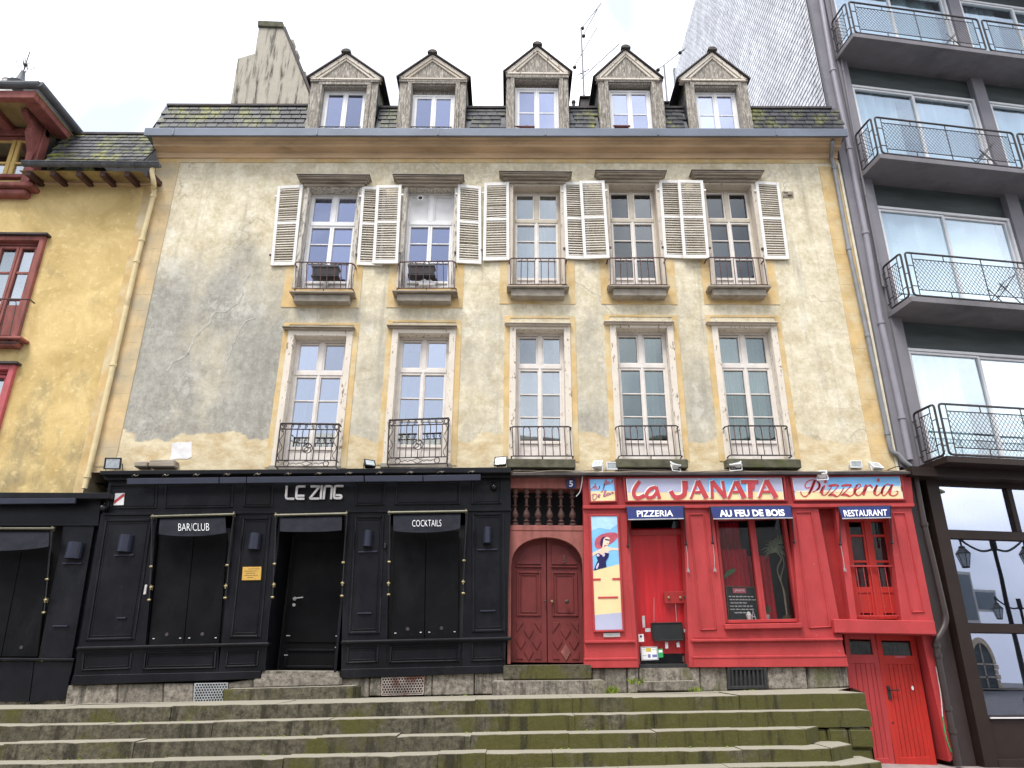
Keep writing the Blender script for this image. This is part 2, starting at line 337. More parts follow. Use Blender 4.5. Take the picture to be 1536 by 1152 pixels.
K['glass'] = m_glass('window_glass_sky', (.46, .50, .56), .9, .02, .34, (.70, .76, 1.0)); K['glasspale'] = m_glass('pale_window_glass', (.72, .76, .80), .9, .02, .46, (.90, .93, 1.0))
K['glassgreen'] = m_glass('dim_green_window_glass', (.70, .76, .74), .6, .02, .12, (.85, .93, .95)); K['glassdk'] = m_glass('old_window_glass', (.55, .60, .60), .5, .02, .06)
K['glassmid'] = m_glass('window_glass_mid', (.66, .71, .71), .8, .02, .23, (.90, .94, .98))
K['glasslow'] = m_glass('shop_glass', (.92, .93, .93), .4, .01, .03)
K['glassmir'] = m_glass('mirror_tinted_glass', (.55, .58, .60), .85, .005, .38, (.80, .84, 1.0), .03)
K['glassbal'] = m_glass('pale_blue_balcony_glass', (.90, .955, .965), .85, .02, .24, (.86, .94, 1.0))
K['room'] = simple('dark_room', (.035, .035, .037), .9, .2, 2, None, 0)
K['curtain'] = simple('white_curtain', (.78, .81, .83), .9, .08, 3, (2, 2, .2), 0, 12, .1)
K['sheer'] = simple('grey_sheer_curtain', (.52, .54, .58), .9, .14, 3, (2.5, 2.5, .2), 0, 12, .1)
K['greencurt'] = simple('greenish_curtain', (.40, .46, .43), .9, .14, 3, (2.5, 2.5, .2), 0, 12, .1)
K['bluecurt'] = simple('pale_blue_curtain', (.80, .88, .90), .9, .08, 2, (2, 2, .2), .0, 12, .1)
K['chim'] = m_peel('weathered_chimney_render', (.44, .40, .33), (.06, .057, .045), .50, .63, 2.2, (3.2, 2.0, .32))
K['coping'] = simple('dark_coping', (.055, .045, .045), .7, .3, 5)
K['black'] = simple('black_gloss_paint', (.0056, .0060, .0086), .36, .3, 3, None, .12, 11, .24, chips=(.05, .05, .052), scuff=(.0155, .016, .019), dirt=(.012, .0125, .016), dsc=1.2, d0=.5, d1=.75)
K['board'] = simple('matt_black_board', (.0060, .0064, .0072), .55, .2, 3, None, .05, 40, .09, chips=(.035, .035, .036), scuff=(.0125, .0128, .014), dirt=(.012, .012, .013), dsc=1.0, d0=.5, d1=.75)
K['blackfab'] = simple('black_awning_canvas', (.011, .012, .018), .8, .2, 8, None, .3, 60, .2)
K['lampblk'] = simple('blue_black_lamp_metal', (.020, .023, .042), .45, .1, 5, None, 0, 20, .4)
K['brass'] = simple('brass', (.34, .28, .15), .45, .25, 30, None, .1, 30, .5, metal=.6)
K['gold'] = simple('gold_plaque', (.72, .44, .10), .4, .12, 14, (6, 1, .6), .1, 20, .5, metal=.5)
K['steel'] = simple('brushed_steel', (.66, .63, .62), .38, .14, 9, None, .05, 30, .5, metal=.55)
K['red'] = simple('red_shop_paint', (.42, .047, .049), .45, .10, 2.5, (1, 1, .5), .12, 14, .35, chips=(.50, .16, .15), scuff=(.30, .030, .030), dirt=(.345, .036, .037), dsc=3, d0=.5, d1=.8)
K['redworn'] = simple('orange_red_door_paint', (.45, .027, .019), .5, .1, 4, (1, 1, .4), .1, 25, .35, chips=(.5, .25, .22), scuff=(.30, .022, .018), dirt=(.32, .025, .022), dsc=2.5, d0=.5, d1=.75)
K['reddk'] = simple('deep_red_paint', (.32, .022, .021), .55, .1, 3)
K['redfac'] = simple('crimson_fascia_paint', (.31, .030, .032), .5, .08, 2.5, None, .06, 25, .35, dirt=(.26, .033, .033), dsc=3, d0=.5, d1=.8)
K['reddoor'] = simple('oxblood_door_paint', (.135, .022, .021), .55, .14, 4, (1, 1, .5), .1, 30, .35, dirt=(.15, .025, .022), dsc=4, d0=.5, d1=.75)
K['redwood'] = simple('faded_red_timber', (.27, .095, .080), .7, .2, 6, (1, 1, .4), .2, 30, .25, dirt=(.14, .05, .045), dsc=4)
K['balwood'] = simple('brown_turned_wood', (.075, .036, .03), .7, .2, 8)
K['redcurt'] = simple('red_curtain', (.85, .03, .04), .8, .12, 3, (5, 5, .3), .2, 10, .2)
K['redcurt2'] = simple('dark_red_curtain', (.55, .018, .035), .8, .2, 3, (5, 5, .3), .2, 10, .2)
K['navy'] = simple('navy_awning_canvas', (.016, .025, .115), .7, .12, 6, None, .2, 60, .25)
K['navyplate'] = simple('navy_enamel', (.014, .024, .13), .3, .05, 6, None, 0)
K['print_white'] = simple('white_print', (.82, .82, .82), .5, .04, 6, None, 0)
K['print_sky'] = simple('sky_blue_print', (.22, .52, .86), .35, .10, 3, None, 0)
K['print_lav'] = simple('lavender_grey_print', (.46, .47, .62), .35, .05, 3, None, 0)
K['print_sand'] = simple('sand_print', (.82, .66, .36), .35, .06, 3, None, 0)
K['print_red'] = simple('red_lettering', (.50, .055, .065), .4, .10, 8, None, 0)
K['print_skin'] = simple('skin_print', (.80, .62, .48), .35, .06, 5, None, 0)
K['print_navy'] = simple('dark_blue_print', (.018, .016, .085), .35, .2, 20, None, 0)
K['print_hat'] = simple('red_hat_print', (.50, .10, .14), .35, .15, 14, None, 0)
K['print_green'] = simple('green_print', (.03, .36, .12), .4, .1, 5, None, 0)
K['print_yel'] = simple('yellow_print', (.62, .50, .08), .4, .1, 5, None, 0)
K['print_blue'] = simple('violet_blue_print', (.18, .2, .45), .4, .1, 5, None, 0)
K['grey_tape'] = simple('grey_tape', (.42, .44, .45), .5, .15, 12, None, .1)
K['slateboard'] = simple('chalkboard_black', (.012, .016, .016), .6, .2, 6)
K['wood'] = simple('brown_wood', (.13, .07, .035), .6, .2, 8)
K['whiteplastic'] = simple('white_plastic', (.74, .74, .72), .45, .06, 9, None, 0)
K['blackplastic'] = simple('black_plastic', (.018, .018, .02), .45, .2, 9, None, 0)
K['lampglass'] = simple('floodlight_lens', (.42, .46, .48), .15, .15, 20, None, 0, spec=.8)
K['step'] = m_stone('mossy_step_granite', (.098, .088, .062), (.080, .077, .020), .11)
K['stone'] = m_stone('grey_plinth_granite', (.23, .205, .17), (.10, .10, .045), -.05)
K['pave'] = simple('grey_pink_paving', (.30, .26, .25), .9, .18, 5, None, .4, 18, .2, dirt=(.19, .17, .15), dsc=1.2)
K['ground'] = simple('street_asphalt', (.10, .10, .10), .9, .2, 3, None, .3, 30, .2)
K['moss'] = simple('moss_green', (.13, .17, .02), .9, .3, 30)
K['leaf'] = simple('plant_leaf', (.06, .13, .035), .5, .3, 12)
K['palmleaf'] = simple('pale_palm_leaf', (.30, .36, .22), .5, .2, 12)
K['stem'] = simple('pale_stem', (.36, .30, .2), .7, .2, 12)
K['lilac'] = simple('lilac_grey_render', (.215, .205, .225), .75, .06, 2, None, .15, 30, .25, dirt=(.17, .158, .18), dsc=1.2)
K['lilacpipe'] = simple('lilac_pipe_paint', (.265, .25, .285), .45, .06, 4, None, .05, 20, .4)
K['slab'] = simple('grey_slab_paint', (.195, .185, .195), .75, .08, 3, None, .1, 30, .25, dirt=(.12, .115, .12), dsc=.9, d0=.5, d1=.7)
K['alum'] = simple('white_aluminium', (.72, .72, .73), .4, .05, 6, None, 0)
K['lintel'] = simple('dark_green_lintel', (.060, .072, .072), .7, .25, 2, (.3, 1, 2), .1)
K['brown'] = simple('dark_brown_metal', (.026, .0165, .0135), .5, .12, 3, None, .05, 25, .2)
K['brownpipe'] = simple('brown_pipe_paint', (.042, .030, .029), .45, .12, 4, None, .05, 20, .4)
K['greypipe'] = simple('grey_zinc_pipe', (.23, .235, .245), .5, .12, 5, None, .05, 20, .4, metal=.2)
K['creampipe'] = simple('cream_pipe_paint', (.68, .56, .32), .5, .08, 6, None, .05, 20, .35, dirt=(.4, .3, .17), d0=.62, d1=.75)
K['yframe'] = simple('yellow_window_frame', (.62, .43, .14), .55, .08, 5, None, .05)
K['lead'] = simple('lead_flashing', (.10, .105, .115), .6, .2, 6)
K['clay'] = simple('clay_pot', (.16, .055, .045), .8, .15, 12)
K['terracotta'] = simple('terracotta_ridge', (.085, .075, .065), .85, .3, 14)
K['soffit'] = simple('dirty_soffit_boards', (.34, .26, .12), .85, .2, 3, (1, 1, 1), .2, 20, .2, dirt=(.17, .12, .06), dsc=2.4)
K['whouse'] = simple('white_house_render', (.52, .50, .46), .9, .06, 2, None, .1, 20, .2)
K['hstone'] = simple('beige_ashlar', (.46, .38, .27), .85, .16, 6, None, .2, 20, .2)
K['drain'] = simple('cast_iron', (.022, .022, .023), .6, .25, 14, None, .15, 40, .4)

# ================================================================== GROUND AND STEPS
XL, XR = -7.34, 6.72                            # the old house front
def gz(x): return .12 - .017 * max(-12, min(12, x))
mb = MB(); xs = [-60, -12, -8, -4, 0, 4, 8, 12, 60]
for i in range(len(xs) - 1):
    a, b = xs[i], xs[i + 1]; mb.add([(a, -70, gz(a)), (b, -70, gz(b)), (b, 14, gz(b)), (a, 14, gz(a))], [(0, 1, 2, 3)])
kind(mb.build('street', K['ground']), 'structure')
mb = MB()
for i in range(1, len(xs) - 2):
    a, b = xs[i], xs[i + 1]; mb.hexa([(a, -7.5, gz(a) - .1), (b, -7.5, gz(b) - .1), (b, -7.5, gz(b) + .05), (a, -7.5, gz(a) + .05)], [(a, .4, gz(a) - .1), (b, .4, gz(b) - .1), (b, .4, gz(b) + .05), (a, .4, gz(a) + .05)])
kind(mb.build('pavement', K['pave']), 'structure')

NOSE = [[(20, 1063.9), (380, 1056.5), (700, 1049.5), (1000, 1044.5), (1297, 1039.3)], [(20, 1089.2), (380, 1082), (700, 1075.2), (1000, 1070), (1306, 1065.5)],
        [(20, 1116.6), (380, 1109), (700, 1102.2), (1000, 1097), (1208, 1093.5)], [(20, 1145.9), (380, 1138), (700, 1130.6), (1000, 1126), (1246, 1122)],
        [(20, 1176), (380, 1168), (700, 1160), (1000, 1154.5), (1262, 1149)], [(20, 1208), (380, 1200), (700, 1191), (1000, 1185), (1262, 1179)]]
YN = [-2.75 - .315 * k for k in range(6)]
NL = []
for k, l in enumerate(NOSE):
    q = [P(x, y, YN[k]) for x, y in l]; s0 = (q[1].z - q[0].z) / (q[1].x - q[0].x); NL.append([(-11.0, q[0].z + s0 * (-11 - q[0].x) * .5)] + [(v.x, v.z) for v in q])
def nz_(k, x):
    l = NL[k]
    for (x0, z0), (x1, z1) in zip(l, l[1:]):
        if x <= x1: return z0 + (z1 - z0) * (x - x0) / (x1 - x0)
    (x0, z0), (x1, z1) = l[-2:]; return z1 + (z1 - z0) * (x - x1) / (x1 - x0)
TERR = [(-11, P(97, 1059, -.1).z - .08)] + [(P(a, b, -.1).x, P(a, b, -.1).z) for a, b in ((97, 1058), (392, 1050.5), (711, 1043.5), (1050, 1038.5), (1275, 1031.5))]
def terr(x):                                    # foot of the house on the terrace
    pts = TERR
    for (x0, z0), (x1, z1) in zip(pts, pts[1:]):
        if x <= x1: return z0 + (z1 - z0) * (x - x0) / (x1 - x0)
    return pts[-1][1]
steps = thing('stone_steps', 'broad flight of worn mossy granite steps along the foot of both shopfronts', 'steps', (0, -3.2, .6))
JOINTS = [[62, 262, 410, 575, 712, 860, 955, 1110], [65, 155, 320, 495, 760, 860, 985, 1150], [8, 200, 480, 595, 710, 858, 990, 1105], [60, 237, 420, 545, 652, 725, 830, 1000, 1120], [0, 180, 400, 600, 760, 930, 1100], [0, 300, 600, 900]]
XEND = [P(1297, 1039, YN[0]).x, P(1306, 1066, YN[1]).x, P(1208, 1093, YN[2]).x, P(1246, 1122, YN[3]).x, P(1260, 1149, YN[4]).x, P(1262, 1179, YN[5]).x]
for k in range(6):
    xj = [-11.0, -8.2] + sorted(P(j + random.uniform(-6, 6), NOSE[k][2][1] + 10, YN[k]).x for j in JOINTS[k] if P(j, 1060, YN[k]).x > -7.6) + [XEND[k]]
    back = .38 if k else .9
    for a, b in zip(xj, xj[1:]):
        dy = random.uniform(-.012, .012); dz = random.uniform(-.006, .006); g = .002
        za, zb = nz_(k, a) + dz, nz_(k, b) + dz + random.uniform(-.004, .004)
        lo = .25 if k != 1 else .172
        n = max(1, int((b - a) / .12)); m = MB(); top = []; rng = random.Random(int(a * 999) + k)
        fr = [(a + g + (b - a - 2 * g) * i / n) for i in range(n + 1)]
        jit = [rng.uniform(-.004, .003) for _ in fr]; jz = [rng.uniform(-.004, .001) - (rng.uniform(.004, .009) if rng.random() < .05 else 0) for _ in fr]
        for i in range(n):
            x0, x1 = fr[i], fr[i + 1]; f = lambda x: za + (zb - za) * (x - a) / (b - a)
            y0, y1 = YN[k] + dy + jit[i], YN[k] + dy + jit[i + 1]; c = .006
            z0, z1 = f(x0) + jz[i], f(x1) + jz[i + 1]
            zt0, zt1 = f(x0), f(x1)
            m.add([(x0, y0, z0 - lo), (x1, y1, z1 - lo), (x1, y1, z1 - c), (x0, y0, z0 - c), (x0, y0 + c, z0), (x1, y1 + c, z1), (x1, YN[k] + back, zt1), (x0, YN[k] + back, zt0)],
                  [(0, 1, 2, 3), (3, 2, 5, 4), (4, 5, 6, 7)] + ([(0, 3, 4, 7)] if i == 0 else []) + ([(1, 6, 5, 2)] if i == n - 1 else []))
        m.build('step_stone', K['step'], steps)
    # end of each step on the right, cut back at a slant
    if k >= 2:
        e = {2: (1228.5, 1088), 3: (1279, 1113), 4: (1323, 1136), 5: (1335, 1160)}[k]; x1 = P(*e, YN[k] + .3).x; z = nz_(k, XEND[k])
        MB().prism([(XEND[k] + .004, YN[k], z), (x1, YN[k] + .33, z + .005), (x1, YN[k] + .8, z + .005), (XEND[k] + .004, YN[k] + .8, z)], (0, 0, -.26)).build('step_stone', K['step'], steps, .008)
# terrace between the steps and the house
m = MB(); xs = [-11, -6.8, -3.4, 0, 2.5, XEND[0]]; TX = P(1277, 1034, .17).x
for a, b in zip(xs, xs[1:]):
    xb = TX if b == XEND[0] else b
    m.add([(a, YN[0] + .8, nz_(0, a) - .004), (b, YN[0] + .8, nz_(0, b) - .004), (xb, .175, terr(xb) - .004), (a, .175, terr(a) - .004)], [(0, 1, 2, 3)])
m.add([(XEND[0], YN[0] + .01, nz_(0, 4.5) - .004), (TX, .175, terr(5.3) - .004), (TX, .175, 0), (XEND[0], YN[0] + .01, 0)], [(0, 1, 2, 3)])
m.build('terrace', K['step'], steps)
m = MB(); rng = random.Random(11)                 # moss cushions in the joints and along the foot of the plinth
def cushion(x, y, z, r):
    k = 7; top = V((x, y, z + r * .45)); ring = [V((x + r * rng.uniform(.7, 1.3) * math.cos(a * 2 * math.pi / k), y + r * rng.uniform(.6, 1.1) * math.sin(a * 2 * math.pi / k), z - .004)) for a in range(k)]
    mid_ = [q.lerp(top, .45) + V((0, 0, r * .18)) for q in ring]; m.add(ring + mid_ + [top], [(a, (a + 1) % k, k + (a + 1) % k, k + a) for a in range(k)] + [(k + a, k + (a + 1) % k, 2 * k) for a in range(k)])
for _ in range(150): x = rng.uniform(1.4, 4.35) if rng.random() < .75 else rng.uniform(-6.5, 1.4); cushion(x, rng.uniform(-.5, -.12) if rng.random() < .6 else rng.uniform(-2.2, -.4), terr(x) + .002, rng.uniform(.012, .045))
for k in (1, 2, 3):
    for _ in range(46): x = rng.uniform(-7, XEND[k] - .1); cushion(x, YN[k - 1] - rng.uniform(.0, .03), nz_(k, x), rng.uniform(.008, .022))
kind(m.build('moss', K['moss'], steps), 'stuff')
# rubble end wall under the second step
q0 = P(1232, 1092, YN[1]); q1 = P(1316, 1137, YN[1]); xa, xb = XEND[2] - .1, q1.x
for (a0, a1, b0, b1) in ((0, .1, 0, 1), (.1, .48, .02, .46), (.1, .42, .46, 1), (.48, .72, .0, .55), (.42, .70, .55, 1), (.72, 1, 0, .42), (.70, .97, .42, .8), (.70, 1.02, .8, 1.1)):
    z0, z1 = q0.z, q0.z - .5
    MB().box(xa + (xb - xa) * a0 + .006, xa + (xb - xa) * a1 - .006, YN[1] + random.uniform(0, .03), YN[1] + .5, z0 + (z1 - z0) * b1 + .006, z0 + (z1 - z0) * b0 - .006).build('rubble_stone', K['step'], steps, .018, seg=2)
MB().box(XEND[2], xb - .02, YN[1] + .06, YN[0] + .2, .0, q0.z - .02).build('rubble_core', K['step'], steps)

# ================================================================== THE OLD HOUSE
house = thing('townhouse', 'old cream and ochre rendered townhouse with ten tall windows and five roof dormers', 'house', (0, 0, 1.1))
F2 = [((456, 277), (543, 277), (530, 432), (440, 432)), ((604, 275), (687, 275), (684, 432), (596, 432)), ((764, 273), (845, 273), (851, 427), (762, 427)),
      ((908, 271), (989, 271), (1001, 427), (912, 427)), ((1053, 271), (1132, 271), (1154, 427), (1064, 427))]
F1 = [((428, 495), (531, 495), (508.6, 701), (410, 701)), ((585, 492), (684, 490), (675.6, 697), (577, 697.6)), ((762.5, 485), (855, 485), (860, 691.6), (765.5, 691.6)),
      ((912, 483.5), (1011, 482.6), (1024.5, 691.6), (927, 691.6)), ((1063.5, 483.5), (1166.8, 483.5), (1190.7, 691.6), (1092, 691.6))]
def squared(q, out):                            # measured corners made upright and level
    p = [M.at(*k, out) for k in q]; x0 = (p[0].x + p[3].x) / 2; x1 = (p[1].x + p[2].x) / 2; z1 = (p[0].z + p[1].z) / 2; z0 = (p[2].z + p[3].z) / 2
    return rect(x0, x1, z0, z1, -out)
W2 = [squared(q, .03) for q in F2]; W1 = [squared(q, .03) for q in F1]
holes = []
for p in W2 + W1: holes.append((p.c[0].x + .03, p.c[1].x - .03, p.c[3].z + .02, p.c[0].z - .03))
Z0, Z1 = 4.47, 11.2
xs = sorted({XL, XR, *[h[0] for h in holes], *[h[1] for h in holes]}); zs = sorted({Z0, Z1, *[h[2] for h in holes], *[h[3] for h in holes]})
m = MB()
for a, b in zip(xs, xs[1:]):
    for c, d in zip(zs, zs[1:]):
        mx_, mz_ = (a + b) / 2, (c + d) / 2
        if not any(h[0] < mx_ < h[1] and h[2] < mz_ < h[3] for h in holes): m.add([(a, 0, c), (b, 0, c), (b, 0, d), (a, 0, d)], [(0, 1, 2, 3)])
m.build('wall', K['wall'], house)
# body behind: side walls, dark rooms
MB().box(XL, XL + .02, .001, 9, .2, 11.2).build('side_wall', K['wall'], house); MB().box(XR - .02, XR, .001, 9, .2, 11.2).build('side_wall', K['wall'], house)
m = MB(); m.sheet([(XL, 2.2, .3), (XR, 2.2, .3), (XR, 2.2, 13.2), (XL, 2.2, 13.2)])
for z in (4.35, 7.75, 11.3): m.sheet([(XL + .03, .26, z), (XR - .03, .26, z), (XR - .03, 2.2, z), (XL + .03, 2.2, z)])
for x in (-4.8, -2.75, -.65, 1.4, 3.4, 5.6): m.sheet([(x, .27, .3), (x, 2.2, .3), (x, 2.2, 11.2), (x, .27, 11.2)])
m.build('room', K['room'], house)
# painted quoins
for side in (0, 1):
    xa, xb = ((XL + .01, -6.87), (6.28, 6.665))[side]; z = 4.58; MB().box(xa, xb, -.0095, .03, 4.57, 11.03).build('quoin_backing', K['pale_ochre'] if side == 0 else K['ochre'], house); r = 0; mt = K['pale_ochre'] if side == 0 else K['ochre']
    while z < 10.98:
        h = .335; z2 = min(z + h, 11.03); cut = xa + (xb - xa) * (.38 if r % 2 else .66)
        for a, b in ((xa, cut), (cut, xb)):
            MB().box(a + .002, b - .002, -.012, .05, z + .002, z2 - .002).build('quoin_stone', mt, house, .002)
        z += h; r += 1
MB().box(6.67, 6.715, -.03, .05, 4.6, 11.1).build('edge_strip', simple('pale_edge_render', (.66, .60, .46), .85), house)
# ochre band under the cornice and round the windows
def zt(x): return .0085 * (x + .35)
m = MB(); n = 14
for i in range(n):
    a, b = XL + .01 + (6.66 - XL - .01) * i / n, XL + .01 + (6.66 - XL - .01) * (i + 1) / n
    m.hexa([(a, -.014, 11.06 + zt(a)), (b, -.014, 11.06 + zt(b)), (b, -.014, 11.25 + zt(b)), (a, -.014, 11.25 + zt(a))], [(a, .03, 11.06 + zt(a)), (b, .03, 11.06 + zt(b)), (b, .03, 11.25 + zt(b)), (a, .03, 11.25 + zt(a))])
m.build('frieze_band', K['ochre'], house)
def profile(name, prof, xa, xb, mat, parent, tilt=True):
    m = MB(); k = len(prof); n = 12; vs = []; 
    for i in range(n + 1):
        x = xa + (xb - xa) * i / n; vs += [(x, -o, z + (zt(x) if tilt else 0)) for o, z in prof]
    m.v = [V(q) for q in vs]
    for i in range(n):
        for j in range(k): m.f.append((i * k + j, i * k + (j + 1) % k, (i + 1) * k + (j + 1) % k, (i + 1) * k + j))
    m.f += [tuple(range(k)), tuple(n * k + j for j in reversed(range(k)))]
    return m.build(name, mat, parent)
profile('cornice', [(-.05, 11.0), (.016, 11.15), (.045, 11.155), (.05, 11.2), (.075, 11.235), (.075, 11.265), (.11, 11.28), (.24, 11.285), (.25, 11.31), (.25, 11.335), (.30, 11.35), (.31, 11.385), (.36, 11.40), (.37, 11.42), (-.05, 11.42)], XL - .02, XR - .03, K['cornice'], house)
profile('gutter', [(-.05, 11.422), (.40, 11.422), (.41, 11.375), (.455, 11.375), (.465, 11.54), (.44, 11.575), (.40, 11.56), (-.05, 11.56)], XL - .13, XR + .04, K['zinc'], house)
for x in (-6.9, -4.0, -1.55, .62, 2.9, 5.3): MB().box(x, x + .03, -.472, -.43, 11.378 + zt(x), 11.55 + zt(x)).build('gutter_joint', K['zinc'], house, .004)
def surround_band(p, t0, e, name='window_band'):
    m = MB(); m.bar(p, -e / p.W, -.002, t0, 1 + e / p.H, -.018, -.06); m.bar(p, 1.002, 1 + e / p.W, t0, 1 + e / p.H, -.018, -.06); m.build(name, K['ochre'], house)
for i, p in enumerate(W2):
    q = rect(p.c[0].x, p.c[1].x, p.c[3].z, p.c[0].z, -.03); m = MB(); e = .16
    m.bar(q, -e / q.W, 0, .74, 1.17, -.018, -.06); m.bar(q, 1, 1 + e / q.W, .74, 1.17, -.018, -.06); m.bar(q, 0, 1, 1.0, 1.17, -.018, -.06); m.build('window_band', K['ochre'], house)
for i, p in enumerate(W1):
    m = MB(); e = .10; m.bar(p, -e / p.W, 0, -.045, 1.0, -.018, -.06); m.bar(p, 1, 1 + e / p.W, -.045, 1.0, -.018, -.06); m.bar(p, -e / p.W, 1 + e / p.W, -.06, -.045, -.018, -.06); m.build('window_band', K['ochre'], house)

def french_window(p, style, tr, gb, panel, glass, frame_mat, rail_mat, back, blank_top=False, sp=.10, sur=None, dep=.24, name='window', topglass=None):
    """p: opening with its wooden surround. tr: transom position; gb: glazing-bar positions; panel: top of the solid foot."""
    win = MB().frame(p, 0, 1, 0, 1, sp, .0, -dep, bot=False).build(name, sur, house, .006)
    a, b = sp / p.W, 1 - sp / p.W; t0 = sp / p.H; q = p.sub(a, b, t0, 1.0)
    o1, o0 = -dep + .075, -dep
    fw = .055 / q.W; mw = .045 / q.W
    MB().frame(q, 0, 1, 0, .998, .05, o1 - .02, o0 - .03, wb=.04).build('outer_frame', rail_mat, win, .004)
    T = (tr - t0) / (1 - t0); th = .05 / q.H
    MB().bar(q, fw * .9, 1 - fw * .9, T - th, T + th * .6, o1, o0).build('transom', rail_mat, win, .006)
    MB().bar(q, .5 - mw, .5 + mw, .02, T - th, o1 - .004, o0).build('mullion', rail_mat, win, .005)
    f = lambda v: (v - t0) / (1 - t0)
    for sgn in (0, 1):
        l, r = (fw * .8, .5 - mw) if sgn == 0 else (.5 + mw, 1 - fw * .8)
        u = q.sub(l, r, .025, T - th)
        MB().frame(u, 0, 1, 0, 1, .028, o1 - .018, o0 + .005).build('sash', frame_mat, win, .004)
        pn = MB().bar(u, .06, .94, .05, .95, o0 + .018, o0 + .012)
        if blank_top: pn.build('blank_panel', K['white'], win)
        else: pn.build('pane', topglass or glass, win)
        l, r = (fw * .8, .499) if sgn == 0 else (.501, 1 - fw * .8)
        u = q.sub(l, r, T + th * .6, .985); k = lambda v: (f(v) - (T + th * .6)) / (.985 - T - th * .6)
        m = MB().frame(u, 0, 1, 0, 1, .042, o1 - .014, o0 + .005)
        ws = .042 / u.W; bt = .011 / u.H; kp = k(panel)
        m.bar(u, ws, 1 - ws, kp - .02 / u.H, kp + .035 / u.H, o1 - .02, o0 + .006)
        for g in gb: m.bar(u, ws, 1 - ws, k(g) - bt, k(g) + bt, o1 - .026, o0 + .006)
        sash = m.build('sash', frame_mat, win, .004)
        e = [.042 / u.H] + [k(g) for g in gb] + [kp - .02 / u.H]
        for c, d in zip(e, e[1:]):
            MB().bar(u, ws * .8, 1 - ws * .8, c + .003, d - .003, o0 + .018, o0 + .012).build('pane', glass, win)
        m = MB().bar(u, ws, 1 - ws, kp + .03 / u.H, .985, o0 + .03, o0 + .006); m.frame(u, ws * 1.5, 1 - ws * 1.5, kp + .06 / u.H, .93, .012, o0 + .036, o0 + .02)
        m.build('foot_panel', frame_mat, win, .003)
    if style != 'imposed': MB().bar(q, .5 - .022 / q.W, .5 + .022 / q.W, T + th * .6, .985, o1 + .002, o1 - .03).build('meeting_stile', frame_mat, win, .004)
    for (x0, x1, fold, cm_) in back:
        m = MB(); n = 22; pts = []
        for j in range(n + 1):
            s = x0 + (x1 - x0) * j / n; pts.append((s, fold * math.sin(j * 1.9) + fold * .5 * math.sin(j * 4.1 + 1)))
        for (s0, d0), (s1, d1) in zip(pts, pts[1:]):
            m.add([q.pt(s0, .01, o0 - .10 - d0), q.pt(s1, .01, o0 - .10 - d1), q.pt(s1, .98, o0 - .10 - d1 * 1.4), q.pt(s0, .98, o0 - .10 - d0 * 1.4)], [(0, 1, 2, 3)])
        m.build('curtain', K[cm_], win, smooth=True)
    return win
G2 = [(.50, .665)] * 5
def vent_round(q, win):
    c = q.pt(.30, .115, -.13)
    MB().lathe(c, [(.062, 0), (.062, .03), (.045, .03), (.04, .012)], 16, 'Y').build('vent_ring', K['white'], win)
    MB().lathe(c + V((0, .002, 0)), [(.044, 0), (.044, .018)], 16, 'Y').build('vent_hole', K['blackplastic'], win)
sty2 = [('glass', 'white', 'white', 'greyjamb', []), ('glass', 'white', 'white', 'greyjamb', []), ('glassmid', 'offwhite', 'beige', 'jamb', [(.02, .98, .018, 'sheer')]),
        ('glassdk', 'offwhite', 'beige', 'jamb', []), ('glassdk', 'offwhite', 'beige', 'jamb', [])]
for i, p in enumerate(W2):
    g, fm, rm, jm, bk = sty2[i]
    wd = french_window(p, 'imposed' if i < 2 else 'plain', .345, (.535, .715), .895, K[g], K[fm], K[rm], bk, i == 1, .085, K[jm], .27)
    if i == 1: vent_round(p, wd)
sty1 = [('glasspale', [(.02, .30, .03, 'curtain')]), ('glasspale', [(.02, .17, .03, 'curtain')]), ('glassmid', [(.80, .98, .03, 'sheer'), (.02, .16, .03, 'sheer')]),
        ('glassgreen', [(.55, .82, .03, 'greencurt'), (.02, .10, .02, 'greencurt')]), ('glassgreen', [(.02, .42, .03, 'greencurt'), (.56, .86, .03, 'greencurt')])]
for i, p in enumerate(W1):
    g, bk = sty1[i]
    french_window(p, 'plain', .305, (.505, .67), .845, K[g], K['offwhite'], K['offwhite'], bk, False, .115, K['surround'], .27)
# hoods and sills
HD = [((446, 263), (554, 263)), ((590, 264), (695, 262)), ((750, 259), (857, 258)), ((894, 257), (999, 256.5)), ((1038, 256.5), (1145, 256.5))]
for i, (a, b) in enumerate(HD):
    a, b = M.at(*a, .2), M.at(*b, .2); z = (a.z + b.z) / 2; zb = W2[i].c[0].z + .01
    zb2 = min(zb, z - .16); x0, x1 = a.x, b.x; m = MB()
    for (o, za, zb_, e) in ((.21, z - .025, z, 0), (.185, z - .06, z - .026, .03), (.13, z - .10, z - .061, .07), (.075, zb2, z - .101, .11)):
        m.box(x0 + e, x1 - e, -o, .0, za, zb_)
    m.build('window_hood', K['hood'], house, .006)
    MB().box(x0 - .015, x1 + .015, -.225, 0, z + .001, z + .012).build('hood_flashing', K['coping'], house)
SL = [((434, 436), (531, 437), 440, 523.5, 452.5), ((588, 436), (686, 434.5), 595, 676, 452), ((760, 428), (854, 428), 766, 847, 444.5), ((913, 428), (1005, 427.5), 920, 1000, 444), ((1063, 428), (1157, 428), 1070, 1150, 443.5)]
SILLZ = []
for i, (a, b, xa, xb, yb) in enumerate(SL):
    a, b = M.at(*a, .25), M.at(*b, .25); z = (a.z + b.z) / 2; c, d = M.at(xa, yb, .17), M.at(xb, yb, .17); SILLZ.append(z)
    MB().box(a.x, b.x, -.26, .05, z - .035, z).build('window_sill', K['hood'] if i < 2 else K['sill'], house, .008)
    MB().box(c.x, d.x, -.19, .05, c.z, z - .036).build('sill_block', K['sill'], house, .012)
